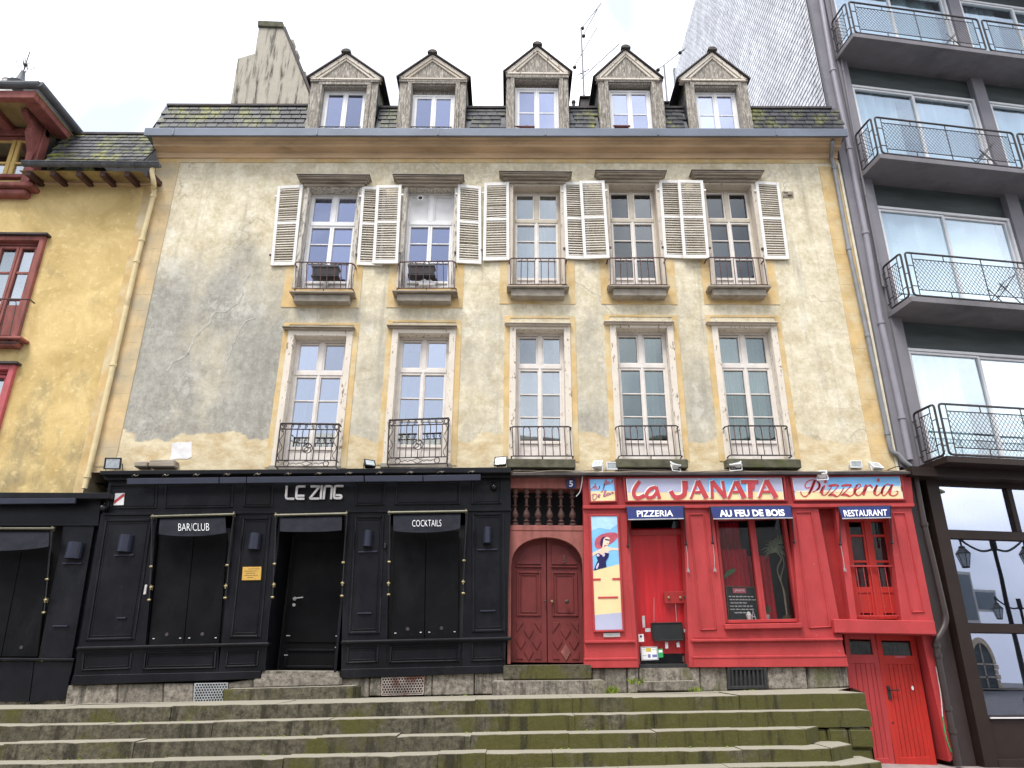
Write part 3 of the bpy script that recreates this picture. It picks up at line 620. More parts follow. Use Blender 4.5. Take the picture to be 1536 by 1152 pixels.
H1 = [((423, 490), (532, 490.5)), ((580, 489), (685.5, 487)), ((757, 484.5), (857, 484)), ((906, 482), (1012, 482)), ((1060, 483), (1168, 483))]
for i, (a, b) in enumerate(H1):
    a, b = M.at(*a, .1), M.at(*b, .1); z = (a.z + b.z) / 2 + .01; m = MB()
    m.box(a.x, b.x, -.115, .0, z - .02, z); m.box(a.x + .03, b.x - .03, -.08, 0, z - .05, z - .021); m.build('window_hood', K['hood'] if i < 2 else K['jamb'], house, .004)
for i in range(5):
    p = W1[i]; x0, x1 = p.c[0].x, p.c[1].x; z = p.c[3].z
    if i > 1: MB().box(x0 - .03, x1 + .02, -.20, .1, z - .16, z - .005).build('window_sill', K['mossill'], house, .012)
    else: MB().box(x0 - .03, x1 + .02, -.06, .1, z - .06, z + .03).build('window_sill', K['sill'], house, .012)
# railings
def railing(q, out, arches, name='window_railing', mat=None):
    p = pp(*q, out=out); rm = mat or K['iron']; r = .011
    back = lambda v: V((v.x, .0, v.z))
    m = MB(); tl, tr, br, bl = [p.pt(a, b) for a, b in ((0, 0), (1, 0), (1, 1), (0, 1))]
    tl2, tr2 = tl + V((.05, 0, 0)), tr - V((.05, 0, 0)); k = V((0, .07, 0))
    m.tube([back(tl) , tl + k, tl2, tr2, tr + k, back(tr)], .014); m.tube([back(bl), bl + k * .5, bl + V((.04, 0, 0)), br - V((.04, 0, 0)), br + k * .5, back(br)], .012)
    for s in (.03, .97): m.tube([p.pt(s, -.005), p.pt(s, 1.005)], .009, 5)
    root = m.build(name, rm, house)
    for s in (.12, .88): MB().tube([p.pt(s, 0), p.pt(s, 1)], .008, 5).build('bar', K['rustiron'], root)
    for a, b in arches:
        h = (b - a) * p.W / 2 / p.H * .95
        pts = [p.pt(a, 1)] + [p.pt((a + b) / 2 - (b - a) / 2 * math.cos(t * math.pi / 6), h - h * math.sin(t * math.pi / 6)) for t in range(7)] + [p.pt(b, 1)]
        MB().tube(pts, .008, 5).build('bar', K['rustiron'], root)
    for s in (.33, .45): MB().tube([p.pt(s + .05, 1), p.pt(s + .05, 1.12)], .008, 5)
    MB().tube([p.pt(.5, 1), p.pt(.5, 1.15, -.02)], .009, 5).build('foot_pin', K['iron'], root)
    return root
AR = [(.21, .32), (.445, .555), (.68, .79)]
for q in (((441, 393), (531, 395), (529, 433), (441, 433)), ((597, 393), (683, 391.5), (684, 432), (595, 432.5)), ((764, 387.5), (850, 387.5), (851, 426.5), (763, 426.5)), ((912, 387), (999, 386.5), (1003, 427), (913, 427)), ((1061, 386), (1147.5, 387), (1154, 427), (1064, 427.5))):
    railing(q, .22, AR, mat=K['rustiron'])
for q in (((765.5, 640), (857, 640), (860, 684), (767, 684)), ((925, 639), (1018.5, 638.6), (1024, 683.5), (929, 683.5)), ((1089, 638.6), (1183, 639), (1189, 683), (1095, 682.6))):
    railing(q, .19, AR)
def scroll_railing(q, out):
    p = pp(*q, out=out); r = .012; m = MB()
    for t, rr in ((0, .015), (.135, .011), (.855, .011), (1, .013)): m.tube([p.pt(0, t, -.14), p.pt(0, t), p.pt(1, t), p.pt(1, t, -.14)], rr)
    for s in (0, 1): m.tube([p.pt(s, 0), p.pt(s, 1)], .014)
    root = m.build('window_railing', K['iron'], house)
    for s in (.10, .20, .30, .395, .605, .70, .80, .90): MB().tube([p.pt(s, .135), p.pt(s, .855)], .008, 5).build('bar', K['iron'], root)
    MB().tube([p.pt(.5, .135), p.pt(.5, .46)], .008, 5).build('bar', K['iron'], root); MB().tube([p.pt(.5, .7), p.pt(.5, .855)], .008, 5).build('bar', K['iron'], root)
    m = MB(); asp = p.W / p.H
    m.tube([p.pt(.02, .018), p.pt(.98, .018)], .007, 5)
    for k in range(8):
        c = .085 + k * .118; d = 1 if k < 4 else -1
        pts = [p.pt(c + d * .008 + d * (.045 * (1 - j / 12)) * math.cos(1.6 + j * .75) * .62, .068 + (.05 * (1 - j / 14)) * math.sin(1.6 + j * .75) * 1.0) for j in range(12)]
        m.tube([p.pt(c - d * .05, .13)] + pts, .0075, 5)
    m.build('scroll_band', K['iron'], root)
    m = MB()
    for cx, cy, rx in ((.5, .58, .085), (.5, .62, .055), (.515, .52, .045)):
        m.tube([p.pt(cx + rx * math.cos(a * .55), cy + rx * asp * .95 * math.sin(a * .55)) for a in range(12)], .008, 5, True)
    m.tube([p.pt(.5, .44), p.pt(.515, .5), p.pt(.48, .56), p.pt(.52, .6), p.pt(.46, .66)], .009, 5)
    m.build('medallion', K['iron'], root)
    m = MB()
    for cx in (.17, .83): m.tube([p.pt(cx + .045 * math.cos(a * .63), .928 + .06 * math.sin(a * .63)) for a in range(10)], .008, 5, True)
    m.tube([p.pt(.41, .928), p.pt(.5, .87), p.pt(.59, .928), p.pt(.5, .985)], .008, 5, True)
    for a, b in ((.215, .41), (.59, .785)): m.tube([p.pt(a + (b - a) * j / 8, .928 + .014 * math.sin(j * 1.57)) for j in range(9)], .007, 5)
    for s in (.045, .955): m.tube([p.pt(s + .028 * math.sin(j * .8), .15 + j * .043) for j in range(17)], .007, 5)
    for s in (.04, .96): m.tube([p.pt(s + .03 * math.cos(a * .63), .068 + .05 * math.sin(a * .63)) for a in range(10)], .007, 5, True)
    m.build('foot_band', K['iron'], root)
scroll_railing(((421, 635), (509, 636), (504, 700), (413, 700)), .2)
scroll_railing(((584, 630), (673, 627), (670.5, 695), (581, 697)), .2)
# louvred shutters
SH = [((417, 279), (455, 277), (441.5, 397), (405, 397.6), .06), ((543, 279), (578, 281), (573, 398), (535, 397), .05), ((565, 277.6), (602.6, 277), (596.5, 395), (558, 394.6), .12),
      ((686.8, 275.4), (722, 279), (722, 396), (684, 394), .06), ((726, 274.4), (763, 273), (764.7, 389.4), (724.7, 390.6), .07), ((844.4, 272), (881, 273), (886, 389), (849, 388), .05),
      ((869.4, 270.6), (907, 270.3), (914.4, 387), (875.3, 388), .12), ((988, 269.7), (1025, 270.3), (1032.5, 387), (997, 386), .05), ((1016, 269.7), (1054, 270.3), (1065, 387), (1025.6, 387), .12), ((1132.5, 271), (1168.4, 273.4), (1184.7, 388.4), (1148, 388.4), .06)]
slat_me = None
def louvre_shutter(q, out, parent, label=None):
    global slat_me
    p = pp(*q[:4], out=out); p = Patch(*p.c, (0, -1, 0)); wm = .058 / p.W; rm = .07 / p.H; t = .022
    m = MB(); m.bar(p, 0, wm, 0, 1, 0, -t * 1.6); m.bar(p, 1 - wm, 1, 0, 1, 0, -t * 1.6)
    for a, b in ((0, rm), (.468, .468 + rm * .8), (1 - rm * 1.1, 1)): m.bar(p, wm, 1 - wm, a, b, -.002, -t * 1.5)
    root = m.build('shutter', K['shutter'], parent, .004); hang = random.uniform(-.008, .008)
    if slat_me is None:
        x = MB().add([(-.5, -.012, -.014), (.5, -.012, -.014), (.5, .012, .016), (-.5, .012, .016), (-.5, -.008, -.018), (.5, -.008, -.018), (.5, .016, .012), (-.5, .016, .012)], [(0, 1, 2, 3), (7, 6, 5, 4), (4, 5, 1, 0), (3, 2, 6, 7), (0, 3, 7, 4), (1, 5, 6, 2)])
        tmp = x.build('slat', K['slat']); slat_me = tmp.data; bpy.data.objects.remove(tmp)
    for a, b in ((rm, .468), (.468 + rm * .8, 1 - rm * 1.1)):
        n = 15
        for j in range(n):
            tt = a + (b - a) * (j + .5) / n; l, r = p.pt(wm * .95, tt, -t * .75), p.pt(1 - wm * .95, tt, -t * .75); d = r - l
            inst('slat', slat_me, (l + r) / 2 + V((0, 0, -.02 if random.random() < .02 else 0)), (d.length, 1, 1.06), root, (random.uniform(-.12, .12), -math.atan2(d.z, d.x) + (random.uniform(-.05, .05) if random.random() < .06 else random.uniform(-.008, .008)), 0))
    root.rotation_euler = (random.uniform(-.01, .01), hang, 0)
    for tt in (.12, .86): MB().bar(p, -.09 if q[4] != .12 else 1, 0 if q[4] != .12 else 1.09, tt, tt + .02, 0, -.03).build('hinge', K['rustiron'] if tt > .5 else K['shutter'], root)
for q in SH: louvre_shutter(q, q[4], house)
# repaired cracks and a plaster patch on the left part of the wall
scar = simple('pale_crack_filler', (.44, .425, .375), .9, .2, 9)
cr = [(376, 407), (364, 430), (363, 447), (340, 467), (320, 470), (313, 487), (297, 500), (283, 527), (280, 533), (260, 543), (251, 558)]
m = MB(); pts = [P(*c) for c in cr]; pts = [q + V((random.uniform(-.02, .02), 0, random.uniform(-.02, .02))) for q in cm(pts, 5)]
m.ribbon(pts, [.012 + .03 * abs(math.sin(i * .7)) for i in range(len(pts))], (0, -1, 0), .004)
m.build('crack_repair', scar, house); m = MB(); pts = cm([P(*c) for c in ((383, 477), (367, 483), (353, 507), (343, 533), (338, 560))], 5); m.ribbon([q + V((random.uniform(-.02, .02), 0, random.uniform(-.02, .02))) for q in pts], [.012 + .02 * abs(math.sin(i)) for i in range(len(pts))], (0, -1, 0), .004)
m.build('crack_repair', scar, house)
q = pp((258, 664), (288, 662), (288, 688), (255, 690)); MB().prism([q.pt(a, b, .0) for a, b in ((0, .05), (.3, 0), (.7, .04), (1, 0), (.98, .5), (1, .9), (.8, 1), (.4, .96), (0, 1), (.03, .5))], (0, -.006, 0)).build('plaster_patch', simple('white_plaster', (.72, .70, .70), .9), house)
q = pp((1173, 288), (1189, 288), (1190, 296), (1174, 296)); m = MB().frame(q, 0, 1, 0, 1, .02, .02, -.02); m.bar(q, .1, .9, .1, .9, .004, -.02); m.bar(q, .45, .8, .3, .75, .05, 0); m.build('wall_vent', K['hood'], house)

# ------------------------------------------------------------------ mansard roof
RB, RT, RZ0 = .34, .10, 11.56                   # slate face leans back from out RB to out RT
RTZ = P(850, 163, -RT).z
def roof_pt(x, t, o=0.0):                        # t 0 at the gutter, 1 at the top edge
    zt_top = RTZ + .05 * (1 if x < -3.5 else 0)
    d = V((x, -(RB + (RT - RB) * t), RZ0 + zt(x) + (zt_top - RZ0) * t)); return d + V((0, -.96, .28)).normalized() * o
m = MB(); m.sheet([roof_pt(XL, 1), roof_pt(XR, 1), (XR, 5.5, 14.2), (XL, 5.5, 14.2)])
m.sheet([roof_pt(XL - .1, 0), roof_pt(XL, 1), (XL, 5.5, 14.2), (XL, 5.5, 11.4)]); roof_mb = m
DM = [  # posts at eaves (left, right), eaves y, tips, apex, opening at top (l, r, y), casement top, cheek side
    ((467.4, 119.7), (568, 120), (463.5, 115.7), (573, 116.3), (520, 81), (485, 550, 130), 137.5),
    ((600, 122), (700, 118), (598, 118), (703, 113), (649, 82), (619, 683, 128), 144),
    ((760, 112), (852, 114), (758, 103), (855.6, 112), (806, 70), (772.6, 838, 120), 133.5),
    ((896.7, 117), (993, 117), (892.7, 117), (991.6, 115), (938, 75), (913, 976, 126), 137),
    ((1026.6, 119), (1120, 119), (1018, 117), (1121.6, 118), (1067.6, 78), (1042, 1105, 131), 140)]
DO = .37
DP = []
for a, b, *_ in DM:
    a, b = M.at(*a, DO), M.at(*b, DO); DP.append((a.x, b.x, (a.z + b.z) / 2))
edges = [XL - .05] + [e for a, b, _ in DP for e in (a + .03, b - .03)] + [XR]
for a, b in zip(edges[::2], edges[1::2]): roof_mb.sheet([roof_pt(a, 0, -.01), roof_pt(b, 0, -.01), roof_pt(b, 1, -.01), roof_pt(a, 1, -.01)])
roof_mb.build('roof', K['lead'], house)
slate_me = MB().hexa([(-.5, -.024, -.5), (.5, -.024, -.5), (.5, -.006, .5), (-.5, -.006, .5)], [(-.5, .0, -.5), (.5, .0, -.5), (.5, .002, .5), (-.5, .002, .5)]).build('roof_slate', K['slate'])
slate_mesh = slate_me.data; bpy.data.objects.remove(slate_me)
ang = math.atan2(RB - RT, RTZ - RZ0)
rows = 6
for r in range(rows):
    t = (r + .5) / rows; x = XL - .05 + (r % 2) * .1
    while x < XR - .05:
        wd = .205 + random.uniform(-.03, .03); cx = x + wd / 2
        if not any(a - .02 < cx < b + .02 for a, b, _ in DP):
            h = (roof_pt(cx, 1 / rows) - roof_pt(cx, 0)).length
            inst('roof_slate', slate_mesh, roof_pt(cx, t, .005 + random.uniform(0, .004)), (wd - .012, 1.1, h * 1.10), house, (-ang, random.uniform(-.012, .012), 0))
        x += wd
edges = [XL] + [e for a, b, _ in DP for e in (a, b)] + [XR]
for a, b in zip(edges[::2], edges[1::2]):
    p, q = roof_pt(a, 1), roof_pt(b, 1); m = MB(); m.hexa([p + V((0, -.05, -.03)), q + V((0, -.05, -.03)), q + V((0, -.05, .02)), p + V((0, -.05, .02))], [p + V((0, .3, -.03)), q + V((0, .3, -.03)), q + V((0, .3, .05)), p + V((0, .3, .05))]); m.build('roof_edge', K['coping'], house)
for i, (a, b, tl, tr, ap, op, ct) in enumerate(DM):
    x0, x1, ze = DP[i]; zb = 11.53 + zt(x0); y = -DO
    p = rect(x0, x1, zb, ze, y); A = M.at(*ap, DO + .04); TL = M.at(*tl, DO + .06); TR = M.at(*tr, DO + .06); zt_ = (TL.z + TR.z) / 2; TL.z = TR.z = zt_
    OL, OR = M.at(op[0], op[2], DO).x, M.at(op[1], op[2], DO).x; OZ = M.at((op[0] + op[1]) / 2, op[2], DO).z
    a0, a1 = (OL - x0) / p.W, (OR - x0) / p.W; tb = (ze - OZ) / p.H
    d = MB(); d.bar(p, 0, a0 - .001, 0, 1, 0, -.2); d.bar(p, a1 + .001, 1, 0, 1, 0, -.2); d.bar(p, a0, a1, 0, tb, -.004, -.25)
    dm = d.build('dormer', K['dormer'], house, .008)
    m = MB(); m.bar(p, a0 - .07, a0 - .012, .06, 1, .025, -.01); m.bar(p, a1 + .012, a1 + .07, .06, 1, .025, -.01); m.bar(p, a0 - .07, a1 + .07, tb * .45, tb * .8, .028, 0); m.bar(p, -.01, 1.01, -.01, .055, .035, -.02)
    m.build('trim', K['dormer'], dm, .005)
    # gable
    gb = V((TL.x + .06, y, zt_ - .02)), V((TR.x - .06, y, zt_ - .02)), V((A.x, y, A.z - .06))
    MB().prism([gb[0], gb[1], gb[2]], (0, .12, 0)).build('gable_board', K['dormer'], dm)
    m = MB()
    for e in (TL, TR):
        s = V((e.x, y - .05, zt_)); t = V((A.x, y - .05, A.z)); n = V((0, 0, -.085)); 
        m.hexa([s, t, t + n * 1.25, s + V(((A.x - e.x) * .17, 0, 0))], [q + V((0, .10, 0)) for q in (s, t, t + n * 1.25, s + V(((A.x - e.x) * .17, 0, 0)))])
        s2 = s + V(((A.x - e.x) * .19, .02, 0)); t2 = t + n * 1.35 + V((0, .02, 0)); m.hexa([s2, t2, t2 + n * .5, s2 + V(((A.x - e.x) * .1, 0, 0))], [q + V((0, .06, 0)) for q in (s2, t2, t2 + n * .5, s2 + V(((A.x - e.x) * .1, 0, 0)))])
    m.hexa([V((TL.x + .03, y - .05, zt_ - .045)), V((TR.x - .03, y - .05, zt_ - .045)), V((TR.x - .05, y - .05, zt_)), V((TL.x + .05, y - .05, zt_))], [V((TL.x + .03, y + .1, zt_ - .045)), V((TR.x - .03, y + .1, zt_ - .045)), V((TR.x - .05, y + .1, zt_)), V((TL.x + .05, y + .1, zt_))])
    m.build('pediment_moulding', K['surround'] if i != 1 else K['jamb'], dm, .006)
    m = MB(); bk = 2.3
    for e, sg in ((TL, -1), (TR, 1)):
        s = V((e.x + sg * .05, y - .09, zt_ - .03)); t = V((A.x, y - .09, A.z + .012)); u = V((0, 0, .03))
        m.hexa([s, t, t + u, s + u], [q + V((0, bk, 0)) for q in (s, t, t + u, s + u)])
    m.build('dormer_roof', K['coping'], dm)
    for j in range(6):
        m = MB(); c = V((A.x, y - .12 + j * .38, A.z - .015)); pts = [(.105 * math.cos(k * math.pi / 8), .085 * math.sin(k * math.pi / 8) + .01) for k in range(9)]
        m.prism([c + V((q[0], 0, q[1])) for q in pts], (0, .36, 0)).build('ridge_tile', K['terracotta'], dm, .004)
    for sg, x in ((-1, x0), (1, x1)):
        m = MB(); m.hexa([(x, y + .05, zb), (x - sg * .06, y + .05, zb), (x - sg * .06, y + .05, ze), (x, y + .05, ze)], [(x, y + bk, zb), (x - sg * .06, y + bk, zb), (x - sg * .06, y + bk, ze), (x, y + bk, ze)])
        for j in range(9):
            zz = 12.0 + (ze - 12.0) * j / 9; m.box(*sorted((x - sg * .01, x + sg * .012)), y + .06, y + 1.9, zz, zz + (ze - 12.0) / 9 * .8)
        m.build('cheek', K['slate'] if sg < 0 or i < 3 else K['slate'], dm)
    # casement
    q = rect(OL, OR, zb, M.at(600, ct, DO - .15).z if False else OZ - .0, y + .16); zc = M.at((op[0] + op[1]) / 2, ct, DO - .16).z; q = rect(OL, OR, zb - .03, zc, y + .16)
    MB().bar(rect(OL, OR, zc, OZ + .02, y + .16), 0, 1, 0, 1, -.01, -.05).build('head_board', K['dormer'], dm)
    MB().frame(q, 0, 1, 0, 1, .045, .03, -.03).build('window_frame', K['white'], dm, .004)
    for sg in (0, 1):
        l, r = (.05, .498) if sg == 0 else (.502, .95); u = q.sub(l, r, .04, .97); m = MB().frame(u, 0, 1, 0, 1, .05, .02, -.02)
        if i >= 2: m.bar(u, .1, .9, .475, .50, .008, -.01); m.bar(u, .1, .9, .87, .89, .008, -.01)
        m.build('sash', K['white'], dm, .004)
        for c, e in (((.05, .475), (.50, .87), (.89, .96)) if i >= 2 else ((.05, .95),)): MB().bar(u, .09, .91, c, e, -.004, -.01).build('pane', K['glass'], dm)
    MB().bar(q, .48, .52, .04, .97, .034, 0).build('meeting_stile', K['white'], dm, .004)
    m = MB(); m.bar(q, -.06, 1.06, -.05, 1.02, -.9, -1.0); m.bar(q, -.06, 1.06, -.06, -.01, -.06, -.95); m.bar(q, -.06, 0, 0, 1, -.06, -.95); m.bar(q, 1, 1.06, 0, 1, -.06, -.95); m.build('room', K['room'], dm)
    if i < 2:
        m = MB(); rr = rect(OL + .02, OR - .02, zb + .02, zb + .115, y - .03); m.tube([rr.pt(0, 0), rr.pt(1, 0)], .011); m.tube([rr.pt(0, 1), rr.pt(1, 1)], .009)
        for k in range(8): m.tube([rr.pt((k + .5) / 8 + .05 * math.cos(j * .9), .5 + .42 * math.sin(j * .9)) for j in range(7)], .007, 5)
        m.build('guard_rail', K['iron'], dm)
# chimney stack on the left gable
cy = 1.6
pts = [P(x, y, cy) for x, y in ((389, 33), (423, 34), (463.5, 140), (461.5, 166), (344, 164), (356.7, 87), (382, 79.5))]
MB().prism(pts, (0, .9, 0)).build('chimney', K['chim'], house, .015)
q = [P(x, y, cy - .05) for x, y in ((386.5, 30), (424, 31.5), (425, 40.5), (386, 39))]; MB().prism(q, (0, 1.0, 0)).build('chimney_cap', K['mossill'], house, .02)
a, b = P(424, 40, cy - .03), P(465, 141, cy - .03); n = (b - a).normalized(); u = V((n.z, 0, -n.x)) * -.07
MB().prism([a, b, b + u, a + u], (0, .96, 0)).build('chimney_coping', K['coping'], house, .01)
for px, py in ((437, 67), (443, 83), (455, 115)): c = P(px + 1, py - 1, cy + .2); MB().box(c.x - .05, c.x + .06, c.y - .1, c.y + .15, c.z - .08, c.z + .07).build('coping_block', K['chim'], house, .02)
for a, b in (((871, 145), (888, 166)), ((994.5, 153), (1010, 166))):
    p, q = P(*a, 1.2), P(*b, 1.2); m = MB().box(p.x, q.x, 1.2, 1.7, q.z - .3, p.z - .06); m.box(p.x - .03, q.x + .03, 1.15, 1.75, p.z - .05, p.z); m.build('roof_vent', K['coping'], house, .01)
c = P(860.5, 160, .6); MB().lathe(c, [(.035, -.2), (.035, .1), (.05, .1), (.05, .15)], 8).build('vent_pipe', K['coping'], house)

# ------------------------------------------------------------------ front door of number 5 (part of the house)
DY = .12
q = squared(((766, 806), (873, 806), (876, 996), (767, 996)), -.10); x0, x1, z0 = q.c[0].x - .02, q.c[1].x + .02, q.c[3].z
p0 = P(766, 716, -.05); p1 = P(874, 733, -.05)
zl1, zl0 = p0.z, p1.z; m = MB().box(x0 - .04, x1 + .04, -.06, .3, zl0, zl1 + .03); portal = m.build('door_portal', K['redwood'], house, .006)
zr = P(820, 793, 0).z; zr2 = P(820, 806, 0).z
MB().box(x0 - .03, x1 + .03, -.03, .14, zr - .04, zr + .05).build('transom_rail', K['redwood'], portal, .01)
MB().box(x0 - .03, x1 + .03, .45, .46, zr, zl0 + .05).build('transom_backing', K['room'], portal)
MB().box(x0 - .02, x1 + .02, .02, .44, zr + .051, zr + .06).build('transom_shelf', K['redwood'], portal)
for k in range(6):
    x = M.at(772.5 + k * 17.3, 770, -.02).x; h = zl0 - zr - .05; pr = [(.06, 0), (.06, .07), (.03, .08), (.055, .12), (.024, .17), (.062, .27), (.055, .33), (.022, .46), (.022, .50), (.05, .53), (.022, .57), (.030, .68), (.022, .74), (.05, .77), (.05, .81), (.026, .84), (.05, .90), (.055, 1)]
    MB().lathe((x, .03, zr + .05), [(r * 1.0, zz * h) for r, zz in pr], 9).build('baluster', K['balwood'], portal, smooth=True)
# arch spandrels over the door
zs_, za_ = P(770, 850, 0).z, P(820, 806, 0).z; cx = (x0 + x1) / 2; hw = (x1 - x0) / 2 - .02
pts = [(x0 - .03, zr - .03), (x1 + .03, zr - .03), (x1 + .03, zs_ - .05)]
arc = [(cx + hw * math.cos(t * math.pi / 16), zs_ + (za_ - zs_) * (math.sin(t * math.pi / 16) ** .8)) for t in range(17)]
def arch_strip(arc, ztop, y0, y1, mb_):
    for (a, za), (b, zb2) in zip(arc, arc[1:]):
        mb_.hexa([(b, y0, zb2), (a, y0, za), (a, y0, ztop), (b, y0, ztop)], [(b, y1, zb2), (a, y1, za), (a, y1, ztop), (b, y1, ztop)])
m = MB(); arch_strip(arc, zr - .042, -.02, .10, m); m.box(x0 - .03, cx - hw, -.02, .10, z0, zr - .042); m.box(cx + hw, x1 + .03, -.02, .10, z0, zr - .042); m.build('arch_frame', K['redwood'], portal)
m = MB().box(x0 - .03, x1 + .03, .10, .5, zr2 + .02, zr2 + .03); m.build('arch_soffit', K['room'], portal)
for sgn in (0, 1):
    l, r = (x0 + .02, cx - .006) if sgn == 0 else (cx + .006, x1 - .02); p = rect(l, r, z0 + .02, zr - .05, .16)
    leaf = MB().bar(p, 0, 1, 0, 1, 0, -.06).build('door', K['reddoor'], house, .004)
    tz = lambda y: (p.c[0].z - P(820, y, .12).z) / p.H
    s0, s1 = (.16, .84) if sgn == 0 else (.14, .86)
    # arched top panel
    tA, tB = tz(846), tz(817); fx = lambda u: s0 + (s1 - s0) * u
    m = MB(); crv = [(u / 10, tA - (tA - tB) * (math.sin(min(1, (u / 10 if sgn == 0 else 1 - u / 10) * 1.25 + .05) * math.pi / 2)) ** .9) for u in range(11)]
    for (u0, t0), (u1, t1) in zip(crv, crv[1:]): m.hexa([p.pt(fx(u0), t0, .02), p.pt(fx(u1), t1, .02), p.pt(fx(u1), tA, .02), p.pt(fx(u0), tA, .02)], [p.pt(fx(u0), t0, -.01), p.pt(fx(u1), t1, -.01), p.pt(fx(u1), tA, -.01), p.pt(fx(u0), tA, -.01)])
    m.build('top_panel', K['reddoor'], leaf)
    m = MB().bar(p, s0 - .02, s1 + .02, tz(851) - .012, tz(851), .03, 0); m.frame(p, s0, s1, tz(857), tz(924), .03, .022, 0); m.frame(p, s0 + .11, s1 - .11, tz(862), tz(919), .014, .016, 0); m.build('mid_panel', K['reddoor'], leaf, .006)
    pp_ = p.sub(s0, s1, tz(932), tz(990)); dm_ = lambda a, b: [(a, b - .28), (a + .26, b), (a, b + .28), (a - .26, b)]
    for cxx, cyy in ((.5, .24), (.18, .52), (.82, .52), (.5, .80)):
        k = .8; MB().prism([pp_.pt(cxx + (a - cxx) * k * .95, cyy + (b - cyy) * k) for a, b in dm_(cxx, cyy)], (0, -.018, 0)).build('diamond', K['reddoor'] if not (sgn and cyy > .7) else K['redwood'], leaf, .006)
    for tri in (((0, .02), (.30, .02), (0, .30)), ((1, .02), (.70, .02), (1, .30)), ((0, .98), (.28, .98), (0, .74)), ((1, .98), (.72, .98), (1, .74))): MB().prism([pp_.pt(*t) for t in tri], (0, -.016, 0)).build('diamond', K['reddoor'], leaf, .005)
    if sgn:
        c = P(850, 903, .1); MB().lathe(c, [(.02, 0), (.02, .03), (.035, .04), (.035, .06), (.015, .075)], 10, 'Y').build('knob', K['iron'], leaf)
        c = P(828, 902, .12); MB().lathe(c, [(.022, 0), (.022, .02), (.012, .03)], 10, 'Y').build('lock', K['brass'], leaf)
        c = P(846, 841, .1); m = MB().tube([c + V((0, -.03, .09)), c + V((0, -.05, 0)), c + V((0, -.04, -.03))], .008); m.ball(c + V((0, -.04, -.035)), .022); m.build('knocker', K['iron'], leaf)
    else:
        c = P(817, 902, .12); MB().lathe(c, [(.02, 0), (.02, .02), (.01, .03)], 10, 'Y').build('lock', K['balwood'], leaf)

# granite plinth stones and door steps below the shopfronts (parts of the house)
def stones(lst, mat, out=.10, dep=.3, bev=.012):
    for tl, tr, br, bl in lst:
        p = pp(tl, tr, br, bl, out=out + random.uniform(-.012, .012)); m = MB().bar(p, .004, .996, 0, 1, 0, -dep); m.build('plinth_stone', mat, house, bev, seg=2)
stones([((100, 1028), (176.5, 1026.5), (175, 1056), (97, 1058)), ((177, 1026.5), (245, 1025.5), (244, 1055.5), (175.5, 1056)), ((245.5, 1025.5), (291, 1025), (290, 1054), (244.5, 1055.5)), ((341, 1024.5), (390, 1017.5), (390, 1031), (339, 1033)),
        ((513, 1018), (554, 1017), (553, 1046), (512, 1046)), ((555, 1017), (572, 1016.5), (572, 1044), (554, 1044)), ((636, 1011), (648, 1010.5), (647, 1043), (635, 1043)), ((648.5, 1010.5), (711, 1009.5), (711, 1042), (648, 1043)), ((712, 1009.5), (757, 1009), (757, 1041), (712, 1041.5))], K['stone'])
stones([((888, 1003), (940, 1002.5), (941, 1040), (889, 1040)), ((941, 1002.5), (958, 1002.5), (958, 1039), (942, 1039)), ((958.5, 1002.5), (1049, 1001.5), (1051, 1038), (959, 1039)), ((1049.5, 1001.5), (1090, 1001), (1092, 1037), (1051, 1037)),
        ((1150, 1000.5), (1209, 1000), (1212, 1033), (1152, 1034)), ((1210, 1000), (1271, 999.5), (1274, 1030), (1213, 1033))], K['stone'])
def slab(tl, tr, br, bl, out, dep, mat, name='door_step', bev=.015):
    p = pp(tl, tr, br, bl, out=out); return MB().bar(p, 0, 1, 0, 1, 0, -dep).build(name, mat, house, bev, seg=2)
slab((755, 998), (887, 997), (888, 1019), (755, 1020), .32, .5, K['step']); slab((738, 1022), (908, 1020.5), (910, 1042.5), (738, 1044.5), .62, .6, K['stone'])
slab((392, 1011), (508, 1008.5), (509, 1016), (391, 1019), .16, .5, K['stone'], bev=.006); slab((380, 1018.5), (511, 1016), (511, 1028), (380, 1032), .24, .4, K['stone']); slab((333, 1034), (531, 1029), (531, 1050), (334, 1055), .62, .6, K['step'])
slab((961, 1023), (1047, 1021), (1050, 1036), (960, 1037.5), .36, .3, K['stone'])
slab((-200, 1052), (100, 1049), (97, 1058), (-200, 1062), .05, .3, K['stone'])

# ================================================================== YELLOW HOUSE ON THE LEFT
LH = thing('yellow_house', 'yellow rendered house with red timber bay at the left edge', 'house', (-10, 0, 1))
LY = .04
zW = P(150, 276, LY).z
RW = [((-40, 352), (66, 357), (28, 512), (-80, 512)), ((-80, 546), (18, 548), (-16, 715), (-110, 715))]
RWp = [squared(q, -LY + .05) for q in RW]
xs = sorted({-16.0, XL - .01, *[v for p in RWp for v in (p.c[0].x + .04, p.c[1].x - .04)]}); zs = sorted({.2, 13, zW, *[v for p in RWp for v in (p.c[3].z + .02, p.c[0].z - .04)]})
bayR = P(64, 245, LY).x
m = MB()
for a, b in zip(xs, xs[1:]):
    for c, d in zip(zs, zs[1:]):
        if c >= zW - .001 : continue
        if not any(p.c[0].x < (a + b) / 2 < p.c[1].x and p.c[3].z < (c + d) / 2 < p.c[0].z for p in RWp): m.add([(a, LY, c), (b, LY, c), (b, LY, d), (a, LY, d)], [(0, 1, 2, 3)])
m.build('wall', K['yellow'], LH)
MB().box(XL - .17, XL - .02, LY - .006, LY + .02, 3.95, zW).build('edge_band', K['ochre'], LH)
MB().sheet([(-16, 1.6, 0), (XL - .02, 1.6, 0), (XL - .02, 1.6, 13), (-16, 1.6, 13)]).build('room', K['room'], LH)
